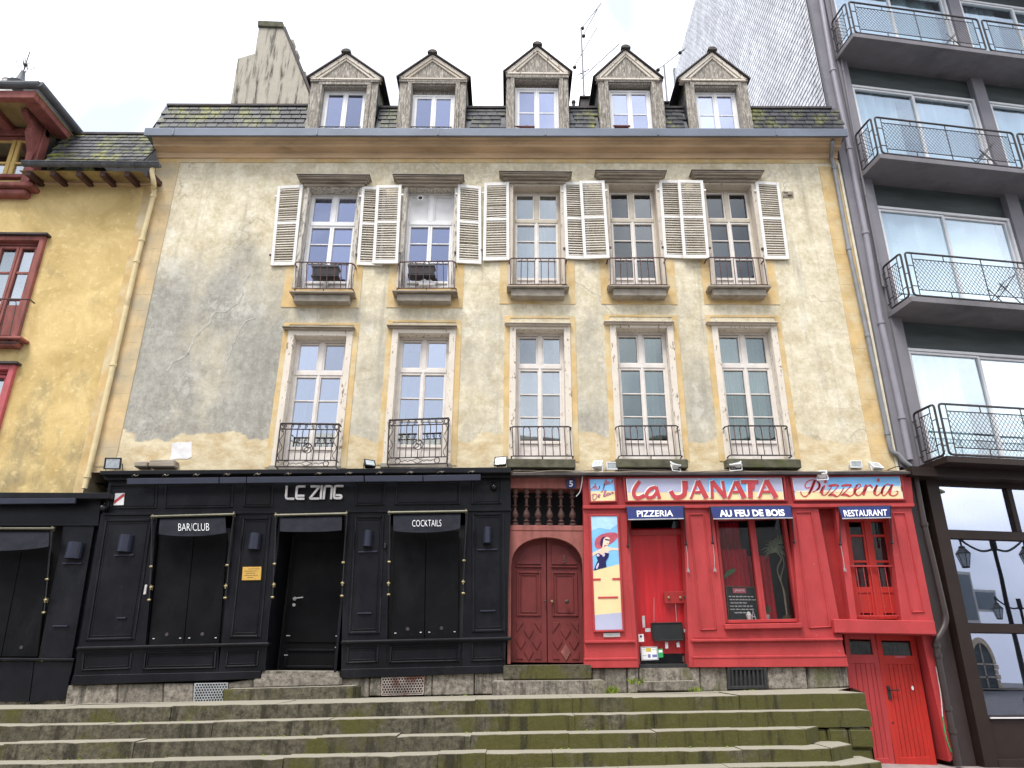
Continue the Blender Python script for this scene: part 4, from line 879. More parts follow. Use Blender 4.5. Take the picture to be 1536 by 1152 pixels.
# eaves, gutter, rafters and slates
e0, e1 = P(58, 252, -.48), P(240, 254, -.48); ze = (e0.z + e1.z) / 2
sx = P(40, 262, -.2).x
MB().add([(sx, -.42, ze - .01), (XL - .02, -.42, ze - .01), (XL - .02, LY + .02, zW + .03), (sx, LY + .02, zW + .03)], [(0, 1, 2, 3)]).build('soffit', K['soffit'], LH)
MB().box(sx + .1, XL - .03, LY - .05, LY + .05, zW - .03, zW + .05).build('eaves_moulding', K['cornice'], LH, .01)
for px in (52, 88.5, 127.6, 163, 199.7, 234):
    x = P(px - 6, 258, -.35).x; m = MB(); m.hexa([(x - .05, -.41, ze - .12), (x + .05, -.41, ze - .12), (x + .05, -.41, ze + .0), (x - .05, -.41, ze + .0)], [(x - .05, LY, zW - .08), (x + .05, LY, zW - .08), (x + .05, LY, zW + .03), (x - .05, LY, zW + .03)]); m.build('rafter_end', K['balwood'], LH, .008)
g0, g1 = P(34, 248, -.5), P(240, 249, -.5); pts = [(.07 * math.cos(t), .075 * math.sin(t)) for t in [math.pi + k * math.pi / 8 for k in range(9)]]
zg = (g0.z + g1.z) / 2 + .05
m = MB(); m.prism([(g0.x, -.50 + a, zg + b) for a, b in pts], (g1.x - g0.x, 0, 0)); m.tube([(g0.x, -.575, zg), (g1.x, -.575, zg)], .012); m.build('gutter', K['lead'], LH)
for k in range(8): x = g0.x + (g1.x - g0.x) * (k + .5) / 8; MB().tube([(x, -.50 + a * 1.1, zg + b * 1.1) for a, b in pts], .01, 5).build('gutter_clip', K['lead'], LH)
sT = P(170, 202, .25).z; sl0, sl1 = V((0, -.47, zg + .03)), V((0, .25, sT))
xcut0, xcut1 = P(64, 243, -.46).x, P(99, 201, .25).x
MB().add([(xcut0, -.46, zg + .02), (XL - .02, -.46, zg + .02), (XL - .02, .26, sT - .01), (xcut1, .26, sT - .01)], [(0, 1, 2, 3)]).build('roof', K['lead'], LH)
rows = 9; an = math.atan2(.72, sT - zg)
for r in range(rows):
    t = (r + .5) / rows; x = xcut0 + (xcut1 - xcut0) * t + (r % 2) * .12; y = sl0.y + (sl1.y - sl0.y) * t; z = sl0.z + (sl1.z - sl0.z) * t; h = (sl1 - sl0).length / rows
    while x < XL - .1:
        wd = min(.22 + random.uniform(-.03, .03), XL - .03 - x)
        inst('roof_slate', slate_mesh, (x + wd / 2, y - .006 - random.uniform(0, .006), z), (wd - .012, 1.1, h * 1.10), LH, (-an, random.uniform(-.02, .02), 0)); x += wd
MB().box(xcut1 - .3, XL - .02, .2, .5, sT - .02, sT + .03).build('roof_edge', K['coping'], LH)
# the red timber bay: window wall, deep boarded eaves on a bracket
by = LY - .02; bx = P(58, 250, by).x; ey = -1.0; ez = 11.85; ex = -9.40
zs0, zs1 = P(20, 268, by).z, P(20, 208, by).z
MB().box(-16, bx - .02, by + .02, by + .2, zW - .1, zs0 - .02).build('bay_wall', K['yellow'], LH)
q = rect(-13.2, P(50, 235, by).x, zs0, zs1, by)
m = MB().frame(q, 0, 1, 0, 1, .08, .06, -.05); win = m.build('window', K['redwood'], LH, .006)
fx = [P(px, 240, by).x for px in (-36, 19.5)]
for xc in fx:
    MB().box(xc - .095, xc - .01, by - .05, by + .03, zs0 + .05, zs1 - .05).build('sash', K['yframe'], win, .008); MB().box(xc + .01, xc + .095, by - .05, by + .03, zs0 + .05, zs1 - .05).build('sash', K['yframe'], win, .008)
for zb in (P(20, 246, by).z,): MB().box(-13.1, q.c[1].x - .05, by - .04, by + .02, zb - .025, zb + .025).build('glazing_bar', K['yframe'], win, .004)
MB().bar(q, .02, .98, .05, .12, .035, 0).build('head_rail', K['yframe'], win, .004)
MB().bar(q, .02, .98, .03, .97, .005, -.002).build('pane', K['glassmid'], win)
s0 = P(40, 272, by - .25); MB().box(-14, P(46, 279, by - .25).x, by - .25, by + .05, s0.z - .1, s0.z).build('bay_sill', K['redwood'], LH, .02)
MB().box(-14, P(38, 287, by - .16).x, by - .16, by + .05, s0.z - .24, s0.z - .101).build('bay_sill', K['redwood'], LH, .03)
MB().box(-14, bx + .0, by - .10, by + .05, zs1 + .02, zs1 + .20).build('head_beam', K['redwood'], LH, .02)
MB().box(bx - .20, bx, by - .12, by + .1, zs0 - .25, ez - .02).build('corner_post', K['redwood'], LH, .015)
m = MB(); prof = [(by - .10, zs1 - .32), (by - .10, ez - .05), (ey + .35, ez - .05), (ey + .38, ez - .14), (ey + .62, ez - .24), (by - .42, ez - .42), (by - .22, ez - .75), (by - .20, ez - 1.0)]
m.prism([(bx - .17, a, b) for a, b in prof], (.13, 0, 0)); m.build('bracket', K['redwood'], LH, .012)
# soffit boards, joists and fascia of the overhang
MB().box(-16, ex + .0, ey, .3, ez, ez + .02).build('soffit', K['soffit'], LH)
for xj in (-9.62, -10.55, -11.5, -12.5): MB().box(xj - .11, xj + .11, ey + .03, by, ez - .13, ez - .002).build('joist', K['redwood'], LH, .012)
MB().box(-16, ex - .03, ey - .03, ey + .12, ez - .14, ez + .05).build('fascia', K['redwood'], LH, .015)
MB().box(ex - .22, ex - .02, ey + .12, .3, ez - .14, ez + .05).build('fascia', K['redwood'], LH, .015)
pr = [(.085 * math.cos(t), .085 * math.sin(t)) for t in [math.pi * .9 + k * math.pi * 1.2 / 8 for k in range(9)]]
MB().prism([(-16, ey - .07 + a, ez + .15 + b) for a, b in pr], (16 + ex + .07, 0, 0)).build('gutter', K['lead'], LH)
MB().prism([(ex + .06 - a, ey - .12, ez + .15 + b) for a, b in pr], (0, 1.6, 0)).build('gutter', K['lead'], LH)
apx = P(28, 128, .9); m = MB(); m.add([(-16, ey, ez + .12), (ex, ey, ez + .12), (apx.x, .9, apx.z), (-16, .9, apx.z)], [(0, 1, 2, 3)]); m.add([(ex, ey, ez + .12), (ex, 3, ez + .12), (apx.x, .9, apx.z)], [(0, 1, 2)]); m.build('bay_roof', K['slate_old'], LH)
for r in range(5):
    t = (r + .4) / 5; y = ey + (.9 - ey) * t; z = ez + .13 + (apx.z - ez - .12) * t; xe = ex + (apx.x - ex) * t; x = xe - 5
    while x < xe - .1: inst('roof_slate', slate_mesh, (x + .14, y, z + .01), (.27, 1.1, .5), LH, (-math.atan2(1.9, apx.z - ez), 0, 0)); x += .28
m = MB().lathe((apx.x, .9, apx.z - .05), [(.22, 0), (.24, .06), (.16, .10), (.09, .22), (.05, .42), (.05, .46)], 12); f = m.build('roof_finial', K['lead'], LH, smooth=True)
m = MB(); c = V((apx.x, .9, apx.z + .40)); m.tube([c, c + V((0, 0, .62))], .012); 
for k in range(4):
    a = k * 1.57 + .4; d = V((math.cos(a), math.sin(a), 0)); m.tube([c + V((0, 0, .15)), c + d * .14 + V((0, 0, .12)), c + d * .2 + V((0, 0, .24)), c + d * .12 + V((0, 0, .3)), c + V((0, 0, .26))], .008, 5)
m.ball(c + V((0, 0, .22)), .05); m.build('finial_iron', K['iron'], LH)
c = P(14, 128, 2.2); MB().lathe(c + V((0, 0, -.35)), [(.2, -.6), (.2, .1), (.17, .12), (.17, .42), (.19, .44)], 12).build('chimney_pot', simple('pale_chimney_pot', (.6, .57, .53), .8), LH)
MB().box(-16, apx.x + .1, .82, .98, apx.z - .06, apx.z + .05).build('ridge', K['lead'], LH, .02)
m = MB().box(bx - .02, ex - .15, by + .35, 2.0, zW, ez); m.build('bay_cheek', K['slate_old'], LH)
for k in range(7): y = by + .30; MB().box(bx - .03 + k * .055, bx + .02 + k * .055, by + .27, by + .34, zW + .45 + k * .03, ez - .05).build('cheek_slate', K['slate'], LH, .003)
# red windows
for i, p in enumerate(RWp):
    wn = MB().frame(p, 0, 1, 0, 1, .10, .03, -.2, wb=.06).build('window', K['redwood'] if i == 0 else simple('pink_red_frame', (.46, .10, .11), .6), LH, .008); wm = wn.data.materials[0]
    MB().box(p.c[0].x - .04, p.c[1].x + .06, LY - .14, LY, p.c[0].z, p.c[0].z + .04).build('window_hood', K['coping'], LH)
    q = p.sub(.1 / p.W, 1 - .1 / p.W, .1 / p.H, .96); MB().frame(q, 0, 1, 0, 1, .05, -.08, -.16).build('outer_frame', wm, wn, .005)
    for a, b in ((.05, .30), (.31, .64), (.65, .95)):
        u = q.sub(a, b, .04, .97); m = MB().frame(u, 0, 1, 0, 1, .05, -.07, -.15)
        for t in (.30, .60): m.bar(u, .1, .9, t - .012, t + .012, -.09, -.14)
        m.bar(u, .1, .9, .66, .97, -.10, -.14); m.build('sash', wm, wn, .004)
        for a2, b2 in ((.06, .29), (.31, .59), (.61, .67)): MB().bar(u, .1, .9, a2, b2, -.11, -.12).build('pane', K['glassmid'], wn)
        m = MB()
        for j in range(9): m.add([u.pt(j / 9, 0, -.26 - .03 * (j % 2)), u.pt((j + 1) / 9, 0, -.26 - .03 * ((j + 1) % 2)), u.pt((j + 1) / 9, .9, -.26 - .03 * ((j + 1) % 2)), u.pt(j / 9, .9, -.26 - .03 * (j % 2))], [(0, 1, 2, 3)])
        m.build('curtain', K['curtain'], wn, smooth=True)
    if i == 0:
        MB().box(p.c[0].x - .05, P(32, 519, -.15).x, -.22, LY, p.c[3].z - .03, p.c[3].z + .02).build('window_sill', K['redwood'], LH, .012); MB().box(p.c[0].x - .05, P(24, 525, -.10).x, -.15, LY, p.c[3].z - .14, p.c[3].z - .031).build('window_sill', K['redwood'], LH, .02)
        r = pp((-60, 448), (44, 449), (30, 514), (-76, 514), out=.16); m = MB(); m.tube([r.pt(0, 0), r.pt(1, 0), r.pt(1, 0, -.16)], .014); m.tube([r.pt(0, 1), r.pt(1, 1)], .012); rr = m.build('window_railing', K['iron'], LH)
        for a, b in ((.16, .30), (.42, .56), (.69, .83)):
            MB().tube([r.pt(a, 1)] + [r.pt((a + b) / 2 - (b - a) / 2 * math.cos(t * math.pi / 6), .16 - .16 * math.sin(t * math.pi / 6)) for t in range(7)] + [r.pt(b, 1)], .008, 5).build('bar', K['iron'], rr)
        MB().tube([r.pt(.98, 0), r.pt(.98, 1)], .008, 5).build('bar', K['iron'], rr)

# ================================================================== GREY APARTMENT BLOCK ON THE RIGHT
YAW = math.radians(8.0)
GU, GN = V((math.cos(YAW), math.sin(YAW), 0)), V((math.sin(YAW), -math.cos(YAW), 0)); GE = P(1343, 673, 0); GE.z = 0
GP = Plane(GE, GN)
def G(a, z, o=0.0): return GE + GU * a + GN * o + V((0, 0, z))
def gpatch(a0, a1, z0, z1, o=0.0): return Patch(G(a0, z1, o), G(a1, z1, o), G(a1, z0, o), G(a0, z0, o), GN)
GB = thing('apartment_block', 'grey modern apartment block with mesh railed balconies on the right', 'building', (9, 0, 1))
FZ = [4.62, 7.62, 10.80, 13.98, 17.15, 20.3]; PER, NB, PW = 3.36, 3, .30
gb_ = lambda m, a0, a1, z0, z1, o1, o0: m.bar(gpatch(a0, a1, z0, z1), 0, 1, 0, 1, o1, o0)
m = MB(); gb_(m, .0, .26, 0.0 + 4.66, 23.4, .05, -.3); gb_(m, .43, .66, 4.72, 23.4, .0, -.5); gb_(m, .26, .43, 4.66, 23.4, -.05, -.3); m.build('corner_pier', K['lilac'], GB)
for i in range(1, NB + 1): gb_(MB(), .66 + i * PER - PW, .66 + i * PER, 4.72, 23.4, -.02, -.4).build('pier', K['lilac'], GB)
MB().sheet([G(.3, 0, -1.3), G(11, 0, -1.3), G(11, 23.4, -1.3), G(.3, 23.4, -1.3)]).build('room', simple('pale_room', (.42, .45, .46), .9), GB)
for k, z in enumerate(FZ):
    gb_(MB(), .42, 11.0, z + .001, z + .11, .64, -1.2).build('balcony_slab', K['slab'] if k else K['brown'], GB, .004)
    if k == 0: gb_(MB(), .0, 11, z - .16, z - .0, .30, -.1).build('canopy', K['brown'], GB)
    zt2 = (FZ[k + 1] if k + 1 < len(FZ) else 23.4)
    for i in range(NB):
        a0, a1 = .66 + i * PER, .66 + (i + 1) * PER - PW
        gb_(MB(), a0, a1, zt2 - .58, zt2, -.16, -.3).build('lintel', K['lintel'], GB)
        q = gpatch(a0 + .01, a1 - .01, z + .13, zt2 - .585, -.12)
        wn = MB().frame(q, 0, 1, 0, 1, .055, .05, -.06, wb=.07).build('window', K['alum'], GB, .004)
        for j in (0, 1):
            u = q.sub(.02 + .48 * j, .50 + .48 * j, .028, .97); MB().frame(u, 0, 1, 0, 1, .045, .035 - .03 * j, -.02 - .03 * j).build('sash', K['alum'], wn, .004)
            MB().bar(u, .03, .97, .02, .98, .0 - .03 * j, -.008 - .03 * j).build('pane', K['glassbal'], wn)
        if k != 4:
            for x0, x1 in ((.0, .42), (.56, 1.0)) if (i + k) % 2 == 0 else ((.02, .97),):
                mm = MB(); n = 26
                for j in range(n):
                    s0, s1 = x0 + (x1 - x0) * j / n, x0 + (x1 - x0) * (j + 1) / n; d0, d1 = .06 * math.sin(j * 1.3) + .03 * math.sin(j * .37), .06 * math.sin((j + 1) * 1.3) + .03 * math.sin((j + 1) * .37)
                    mm.add([q.pt(s0, -.04, -.22 - d0), q.pt(s1, -.04, -.22 - d1), q.pt(s1, .99, -.22 - d1), q.pt(s0, .99, -.22 - d0)], [(0, 1, 2, 3)])
                mm.build('curtain', K['bluecurt'], wn, smooth=True)
def rrect(p, r=.06):
    pts = []
    for (a, b, t0) in ((0, 0, 180), (1, 0, 270), (1, 1, 0), (0, 1, 90)):
        ra, rb = r / p.W, r / p.H; cx, cy = (ra if a == 0 else 1 - ra), (rb if b == 0 else 1 - rb)
        for k in range(4):
            t = math.radians(t0 + k * 30); pts.append(p.pt(cx + ra * math.cos(t), cy + rb * math.sin(t)))
    return pts
def wire_mesh(p, a0, a1, b0, b1, gap=.078, r=.0050):
    m = MB(); W, H = (a1 - a0) * p.W, (b1 - b0) * p.H; k = math.tan(math.radians(52))
    for sgn in (1, -1):
        c = -H / k
        while c < W + H / k:
            pts = []
            # line x = c + y/k (sgn 1) or mirrored, clipped to the rectangle
            y0, y1 = max(0, -c * k), min(H, (W - c) * k)
            if y1 - y0 > .02:
                q = []
                for y in (y0, y1):
                    x = c + y / k; x = x if sgn > 0 else W - x; q.append(p.pt(a0 + x / p.W, b0 + y / p.H))
                m.tube(q, r, 3)
            c += gap
    return m
def balcony_rail(k, a0, a1, o, side=False):
    z = FZ[k] + .11
    p = gpatch(a0, a1, z + .03, z + .93, o) if not side else Patch(G(a0, z + .93, .06), G(a0, z + .93, o - .04), G(a0, z + .03, o - .04), G(a0, z + .03, .06), -GU)
    rt = MB().tube(rrect(p), .021, 6, True).build('balcony_railing', K['iron'], GB)
    m = MB(); w = p.W; ins = .13 / w
    if side: ins = .12 / w
    lines = [((0, .30), (ins, .30)), ((0, .78), (ins, .78)), ((1 - ins, .30), (1, .30)), ((1 - ins, .78), (1, .78))]
    nn = 0 if side else 3
    xs = [ins, 1 - ins] + ([.5] if not side else [])
    for x in xs: lines.append(((x, .0), (x, 1)))
    lines += [((ins, .14), (1 - ins, .14)), ((ins, .86), (1 - ins, .86))]
    for j in range(nn): x = .25 + .25 * j; lines += [((x, 0), (x, .14)), ((x, .86), (x, 1.07))]
    for a, b in lines: m.tube([p.pt(*a), p.pt(*b)], .010, 5)
    m.build('inner_frame', K['iron'], rt)
    kind(wire_mesh(p, ins, 1 - ins, .14, .86).build('wire_mesh', K['iron'], rt), 'stuff')
    m = MB()
    for x in ((.08, .92) if side else (.04, .5, .96)): m.tube([p.pt(x, 1), p.pt(x, 1.08)], .016, 5)
    m.build('foot', K['iron'], rt)
for k in range(4):
    balcony_rail(k, .44, 0, .62, True)
    for j in range(2 if k > 1 else 1): balcony_rail(k, .50 + j * 3.22, .50 + 3.12 + j * 3.22, .62)
    m = MB()
    for zz in (.30, .60): m.tube([G(.44, FZ[k] + zz, .58), G(.50, FZ[k] + zz, .62)], .009, 5)
    m.build('rail_link', K['iron'], GB)
    m = MB()
    for zz in (.25, .62, .9): m.tube([G(.44, FZ[k] + zz, .0), G(.44, FZ[k] + zz, .1)], .01, 5)
    m.build('rail_anchor', K['iron'], GB)
# folding drying racks left on the balconies
for k, a0, lab in ((3, 2.95, 'folding drying rack at the right end of the topmost visible balcony'), (2, 2.95, 'folding drying rack at the right end of the second balcony from the top'), (1, 2.55, 'folding drying rack on the third balcony from the top at the photo edge')):
    z = FZ[k] + .12; t = thing('drying_rack', lab, 'drying rack', G(a0, z, .4)); m = MB()
    for o in (.25, .5):
        m.tube([G(a0 - .35, z, o), G(a0 + .3, z + .72, o)], .010, 5); m.tube([G(a0 + .35, z, o), G(a0 - .1, z + .5, o)], .010, 5)
    for s in (0, .33, .66, 1): p0 = G(a0 - .35 + .65 * s, z + .72 * s, .25); m.tube([p0, p0 + GN * .25], .007, 5)
    m.build('rack_frame', K['iron'], t)
# side wall hung with pale slates
xg = 6.70
MB().sheet([(xg + .03, .2, 10), (xg + .03, 10.97, 10), (xg + .03, 10.97, 24.6), (xg + .03, .2, 24.6)]).build('side_wall', K['gslate'], GB)
m = MB(); rz, ry = .145, .235; nz2 = int(12.2 / rz)
for r in range(nz2):
    z = 12.3 + r * rz; y = .02 + (r * .42 % 1) * ry - ry
    while y < 10.9:
        t = random.uniform(0, .005); ya, yb = max(.02, y + .007), max(.03, y + ry - .007); m.add([(xg - .012 - t, ya, z), (xg - .012 - t, yb, z), (xg + .004, yb, z + rz * 1.12), (xg + .004, ya, z + rz * 1.12), (xg + .015, ya, z), (xg + .015, yb, z)], [(0, 1, 2, 3), (0, 4, 5, 1)]); y += ry
kind(m.build('hung_slate', K['gslate'], GB), 'stuff')
MB().box(xg - .04, xg + .2, 10.9, 11.05, 10, 24.7).build('edge_trim', K['zinc'], GB)
# ground floor: dark brown shop glazing
br = K['brown']
m = MB(); gb_(m, .43, .66, 0, 4.46, .04, -.2); m.build('brown_pier', br, GB); gb_(MB(), .02, .40, 0, 4.46, -.10, -.3).build('brown_wall', K['brownpipe'], GB)
m = MB(); gb_(m, .66, 10.7, 3.47, 3.62, .02, -.15); gb_(m, .66, 10.7, 1.97, 2.11, .02, -.15); gb_(m, .66, 10.7, 4.385, 4.47, .02, -.15); gb_(m, 1.98, 2.08, 3.62, 4.385, .02, -.15); gb_(m, 2.15, 2.28, .05, 3.47, .021, -.15); [gb_(m, x, x + .13, .05, 4.4, .022, -.15) for x in (3.4, 5.2, 7.0, 8.8, 10.6)]; m.build('shop_frame', br, GB, .006)
for (a0, a1, z0, z1, mt) in ((.67, 1.98, 3.63, 4.38, 'glassmir'), (2.08, 3.4, 3.63, 4.38, 'glassmir'), (.67, 2.14, 2.12, 3.46, 'glassmir'), (2.29, 3.4, 2.12, 3.46, 'glassmir'), (.67, 2.14, .76, 1.96, 'glassmir'), (2.29, 3.4, .76, 1.96, 'glassmir'), *[(x + .13, x + 1.8, a, b, 'glassmir') for x in (3.4, 5.2, 7.0, 8.8) for a, b in ((3.63, 4.38), (2.12, 3.46), (.76, 1.96))]):
    MB().bar(gpatch(a0, a1, z0, z1, -.04), 0, 1, 0, 1, 0, -.01).build('shop_pane', K[mt], GB)
m = MB(); gb_(m, .68, 10.7, .05, .70, -.01, -.15); gb_(m, .67, 10.7, .701, .755, .015, -.15); gb_(m, .66, 10.7, 0.0, .16, .05, -.1); m.build('kick_panel', br, GB, .006)
m = MB(); gb_(m, .70, 1.4, .715, .735, .035, 0); m.build('latch', K['alum'], GB)
MB().sheet([G(.6, 0, -.6), G(10.9, 0, -.6), G(10.9, 4.5, -.6), G(.6, 4.5, -.6)]).build('shop_room', K['room'], GB)
q = gpatch(.7, 1.96, 3.63, 4.16, -.2); m = MB()
for j in range(24): m.add([q.pt(j / 24, 0, .03 * math.sin(j * 2)), q.pt((j + 1) / 24, 0, .03 * math.sin((j + 1) * 2)), q.pt((j + 1) / 24, 1, .03 * math.sin((j + 1) * 2)), q.pt(j / 24, 1, .03 * math.sin(j * 2))], [(0, 1, 2, 3)])
m.build('curtain', K['curtain'], GB, smooth=True)
for (x, y) in ((1391, 738), (1395.5, 759)): p = GP.at(x, y, -.05); MB().box(p.x - .03, p.x + .03, p.y - .08, p.y, p.z - .05, p.z + .05).build('cable_clip', K['whiteplastic'], GB, .005)

# ------------------------------------------------------------------ downpipes
def pipe(name, label, pts, r, mat, joints=(), loc=None):
    t = thing(name, label, 'drainpipe', pts[-1]); MB().tube(pts, r, 10).build('pipe', mat, t, smooth=True)
    for j in joints:
        i = int(j); f = j - i; c = V(pts[i]).lerp(V(pts[i + 1]), f); d = (V(pts[i + 1]) - V(pts[i])).normalized()
        MB().tube([c - d * .03, c + d * .03], r * 1.25, 10).build('pipe_collar', mat, t)
    return t
a = P(228, 258, -.45); b = P(231, 290, -.08)
pipe('downpipe', 'cream downpipe with a swan neck between the yellow house and the townhouse', cm([a + V((0, 0, .1)), a, a + V((.03, .1, -.2)), b + V((0, -.05, .1)), b], 5) + [P(206.7, 384, -.08), P(168, 556, -.08), P(127, 733, -.08)], .047, K['creampipe'], (20.05, 20.75, 21.05, 21.95, 22.9))
a = P(1249, 217, -.3); pts = cm([a + V((0, 0, .15)), a, P(1247, 235, -.1), P(1250, 246, -.07)], 4) + [P(1273, 373, -.07), P(1301, 503, -.07), P(1331, 650, -.07)] + cm([P(1331, 650, -.07), P(1337, 676, -.07), P(1347, 682, -.08), P(1356, 692, -.09), P(1366, 700, -.09)], 4)[1:]
pipe('downpipe', 'grey zinc downpipe along the right edge of the ochre facade', pts, .042, K['greypipe'], (12.05, 13.0, 14.0, 15.0))
pts = [GP.at(1226, -30, .08), GP.at(1248, 100, .08), GP.at(1272, 217, .08), GP.at(1297, 343, .08), GP.at(1320, 477, .08), GP.at(1352, 623, .08), GP.at(1365, 690, .08)]
pipe('downpipe', 'lilac grey downpipe on the corner of the apartment block', pts, .055, K['lilacpipe'], (1.05, 2.05, 3.05, 4.05, 5.05))
pts = [GP.at(1241, -30, .03), GP.at(1292, 260, .03), GP.at(1325, 430, .03)]
pipe('conduit', 'thin grey conduit beside the lilac grey downpipe', pts, .022, K['lilac'], (0.5, 1.2, 1.8))
pts = [GP.at(1371, 706, .1), GP.at(1386, 786, .1)] + cm([GP.at(1386, 786, .1), GP.at(1414, 905, .1), GP.at(1418, 932, .1), GP.at(1411, 950, .1), GP.at(1404, 962, .1), GP.at(1406, 980, .1)], 4)[1:] + [GP.at(1438, 1149, .1)]
pipe('downpipe', 'brown downpipe with a kink between the red cellar doors and brown shop window', pts, .05, K['brownpipe'], (1.02, 18.3, 21.02, 21.5, 21.7))
t = thing('cable', 'green and white cable hanging along the brown downpipe by the red cellar door', 'cable', P(1424, 1130, -.02))
MB().tube(cm([P(1404, 1000, -.03), P(1411, 1040, -.03), P(1414, 1075, -.03)], 4), .008, 5).build('white_cable', K['whiteplastic'], t)
MB().tube(cm([P(1414, 1075, -.03), P(1419, 1105, -.04), P(1427, 1128, -.04)], 4), .010, 5).build('green_cable', K['print_green'], t)

# ================================================================== BLACK BAR FRONT
def qpatch(tl, tr, br, bl, out): return pp(tl, tr, br, bl, out=out)
def solid(parent, name, mat, q, out, dep, bev=.004):
    p = qpatch(*q, out); return MB().bar(p, 0, 1, 0, 1, 0, -dep).build(name, mat, parent, bev)
def raised(parent, mat, q, out, w=.035, name='panel_moulding', inner=True):
    p = qpatch(*q, out); m = MB().frame(p, 0, 1, 0, 1, w, .026, -.01); o = m.build(name, mat, parent, .012)
    if inner:
        a, b = w * 1.5 / p.W, w * 1.5 / p.H; MB().frame(p, a, 1 - a, b, 1 - b, .014, .010, -.01).build('panel_bead', mat, o, .004)
    return o
def lerpq(l, r, x):                                  # y on a line through two measured points
    return l[1] + (r[1] - l[1]) * (x - l[0]) / (r[0] - l[0])
BF = thing('black_shopfront', 'long black panelled bar shopfront with three awnings and steel letters', 'shopfront', (-3.2, -.1, 1.2)); BK = K['black']; BO = .12
top_ = ((148, 723), (767, 717)); sil = ((115, 972), (766, 957)); bas = ((108, 1013), (757, 998)); bot = ((106, 1027.5), (757, 1008)); led = ((150, 770), (766, 763))
yT = lambda x: lerpq(*top_, x); yS = lambda x: lerpq(*sil, x); yB = lambda x: lerpq(*bas, x); yL = lambda x: lerpq(*led, x); yK = lambda x: lerpq(*bot, x)
LX = lambda y: 165 + (108 - 165) * (y - 712) / (1028 - 712)
RX = lambda y: 766.5
solid(BF, 'cornice', BK, ((149, 706), (766, 700.5), (766, 709), (150, 712)), .34, .34, .01); solid(BF, 'cornice', BK, ((154, 713), (765, 709.5), (765, 716), (157, 720)), .22, .22, .008)
solid(BF, 'fascia', BK, ((LX(718), 718), (766, 715), (766, yL(766)), (LX(yL(150)), yL(150))), BO, .13)
solid(BF, 'ledge', BK, ((LX(769) - 1, yL(150) - 1), (767, yL(766) - 1), (767, yL(766) + 3), (LX(774), yL(150) + 3)), BO + .03, .12)
def strip(x0, x1, x0b, x1b, out=BO): # wall strip between ledge and base at slanted pixel edges
    return ((x0, yL(x0)), (x1, yL(x1)), (x1b, yB(x1b) + .5), (x0b, yB(x0b) + .5))
for q in (strip(151.5, 236, 110, 213.5), strip(353, 417, 327, 397), strip(517, 583, 511.5, 580), strip(699, 766.5, 692, 758)): solid(BF, 'pilaster', BK, q, BO, .13)
# low walls below the windows, sill and base
for (xa, xb) in ((213, 327), (580, 692)): solid(BF, 'stall_riser', BK, ((xa + 1, yS(xa)), (xb + 1, yS(xb)), (xb, yB(xb) + .5), (xa - 2, yB(xa) + .5)), BO - .01, .12)
solid(BF, 'sill_rail', BK, ((114, yS(114) - 2), (404, yS(404) - 2), (402, yS(404) + 3), (112, yS(114) + 3)), BO + .07, .17, .018); solid(BF, 'sill_rail', BK, ((511, yS(511) - 2), (768, yS(768) - 2), (768, yS(768) + 3), (510, yS(511) + 3)), BO + .07, .17, .018)
solid(BF, 'base_board', BK, ((109, yB(109)), (391, yB(391)), (390, 1018), (105, 1028)), BO + .03, .15, .008); solid(BF, 'base_board', BK, ((511, yB(511)), (758, yB(758)), (758, 1009), (511, 1018)), BO + .03, .15, .008)
for q in (((165, 728), (237, 727), (235, 763), (160, 764)), ((248, 727), (351, 726), (349, 762), (246, 763)), ((367, 726), (411, 726), (409, 761), (364, 761)), ((533, 724), (578, 724), (577, 758.5), (532, 759)), ((594, 724), (691, 722.5), (690, 757), (592, 758)), ((707, 722), (753, 721.5), (752, 756), (706, 757))): raised(BF, BK, q, BO, .03)
for q in (((157, 779), (230, 778), (202, 960), (128, 962)), ((363, 776), (408, 775), (391, 957), (344, 957.5)), ((531, 773.5), (577, 773), (570, 951), (521, 952)), ((707.5, 769.5), (756, 769), (758, 948), (707, 949))): raised(BF, BK, q, BO, .045)
for q in (((124, 979.5), (199, 977.5), (196, 1004), (122, 1007)), ((217, 978), (325, 975.5), (323, 1003), (214, 1005)), ((340, 976), (389, 974), (387, 1000), (337, 1001.5)), ((520.5, 970), (568, 969), (567, 994), (519, 996)), ((585, 968), (690.5, 965.5), (689, 992.5), (583, 995)), ((707, 965), (757, 963.5), (757.5, 991), (706, 993))): raised(BF, BK, q, BO, .03)
for q in (((175, 926), (189, 926), (188, 928), (174, 928)), ((536, 919), (557, 918.5), (557, 920.5), (536, 921)), ((720, 915.5), (743, 915), (743, 917), (720, 917.5)), ((171, 832), (200, 831), (200, 833.5), (171, 834)), ((537, 827), (566, 826), (566, 828), (537, 829)), ((716, 823.5), (746, 823), (746, 825), (716, 825.5))): solid(BF, 'flyer_rail', K['lampblk'], q, BO + .03, .03, .003)
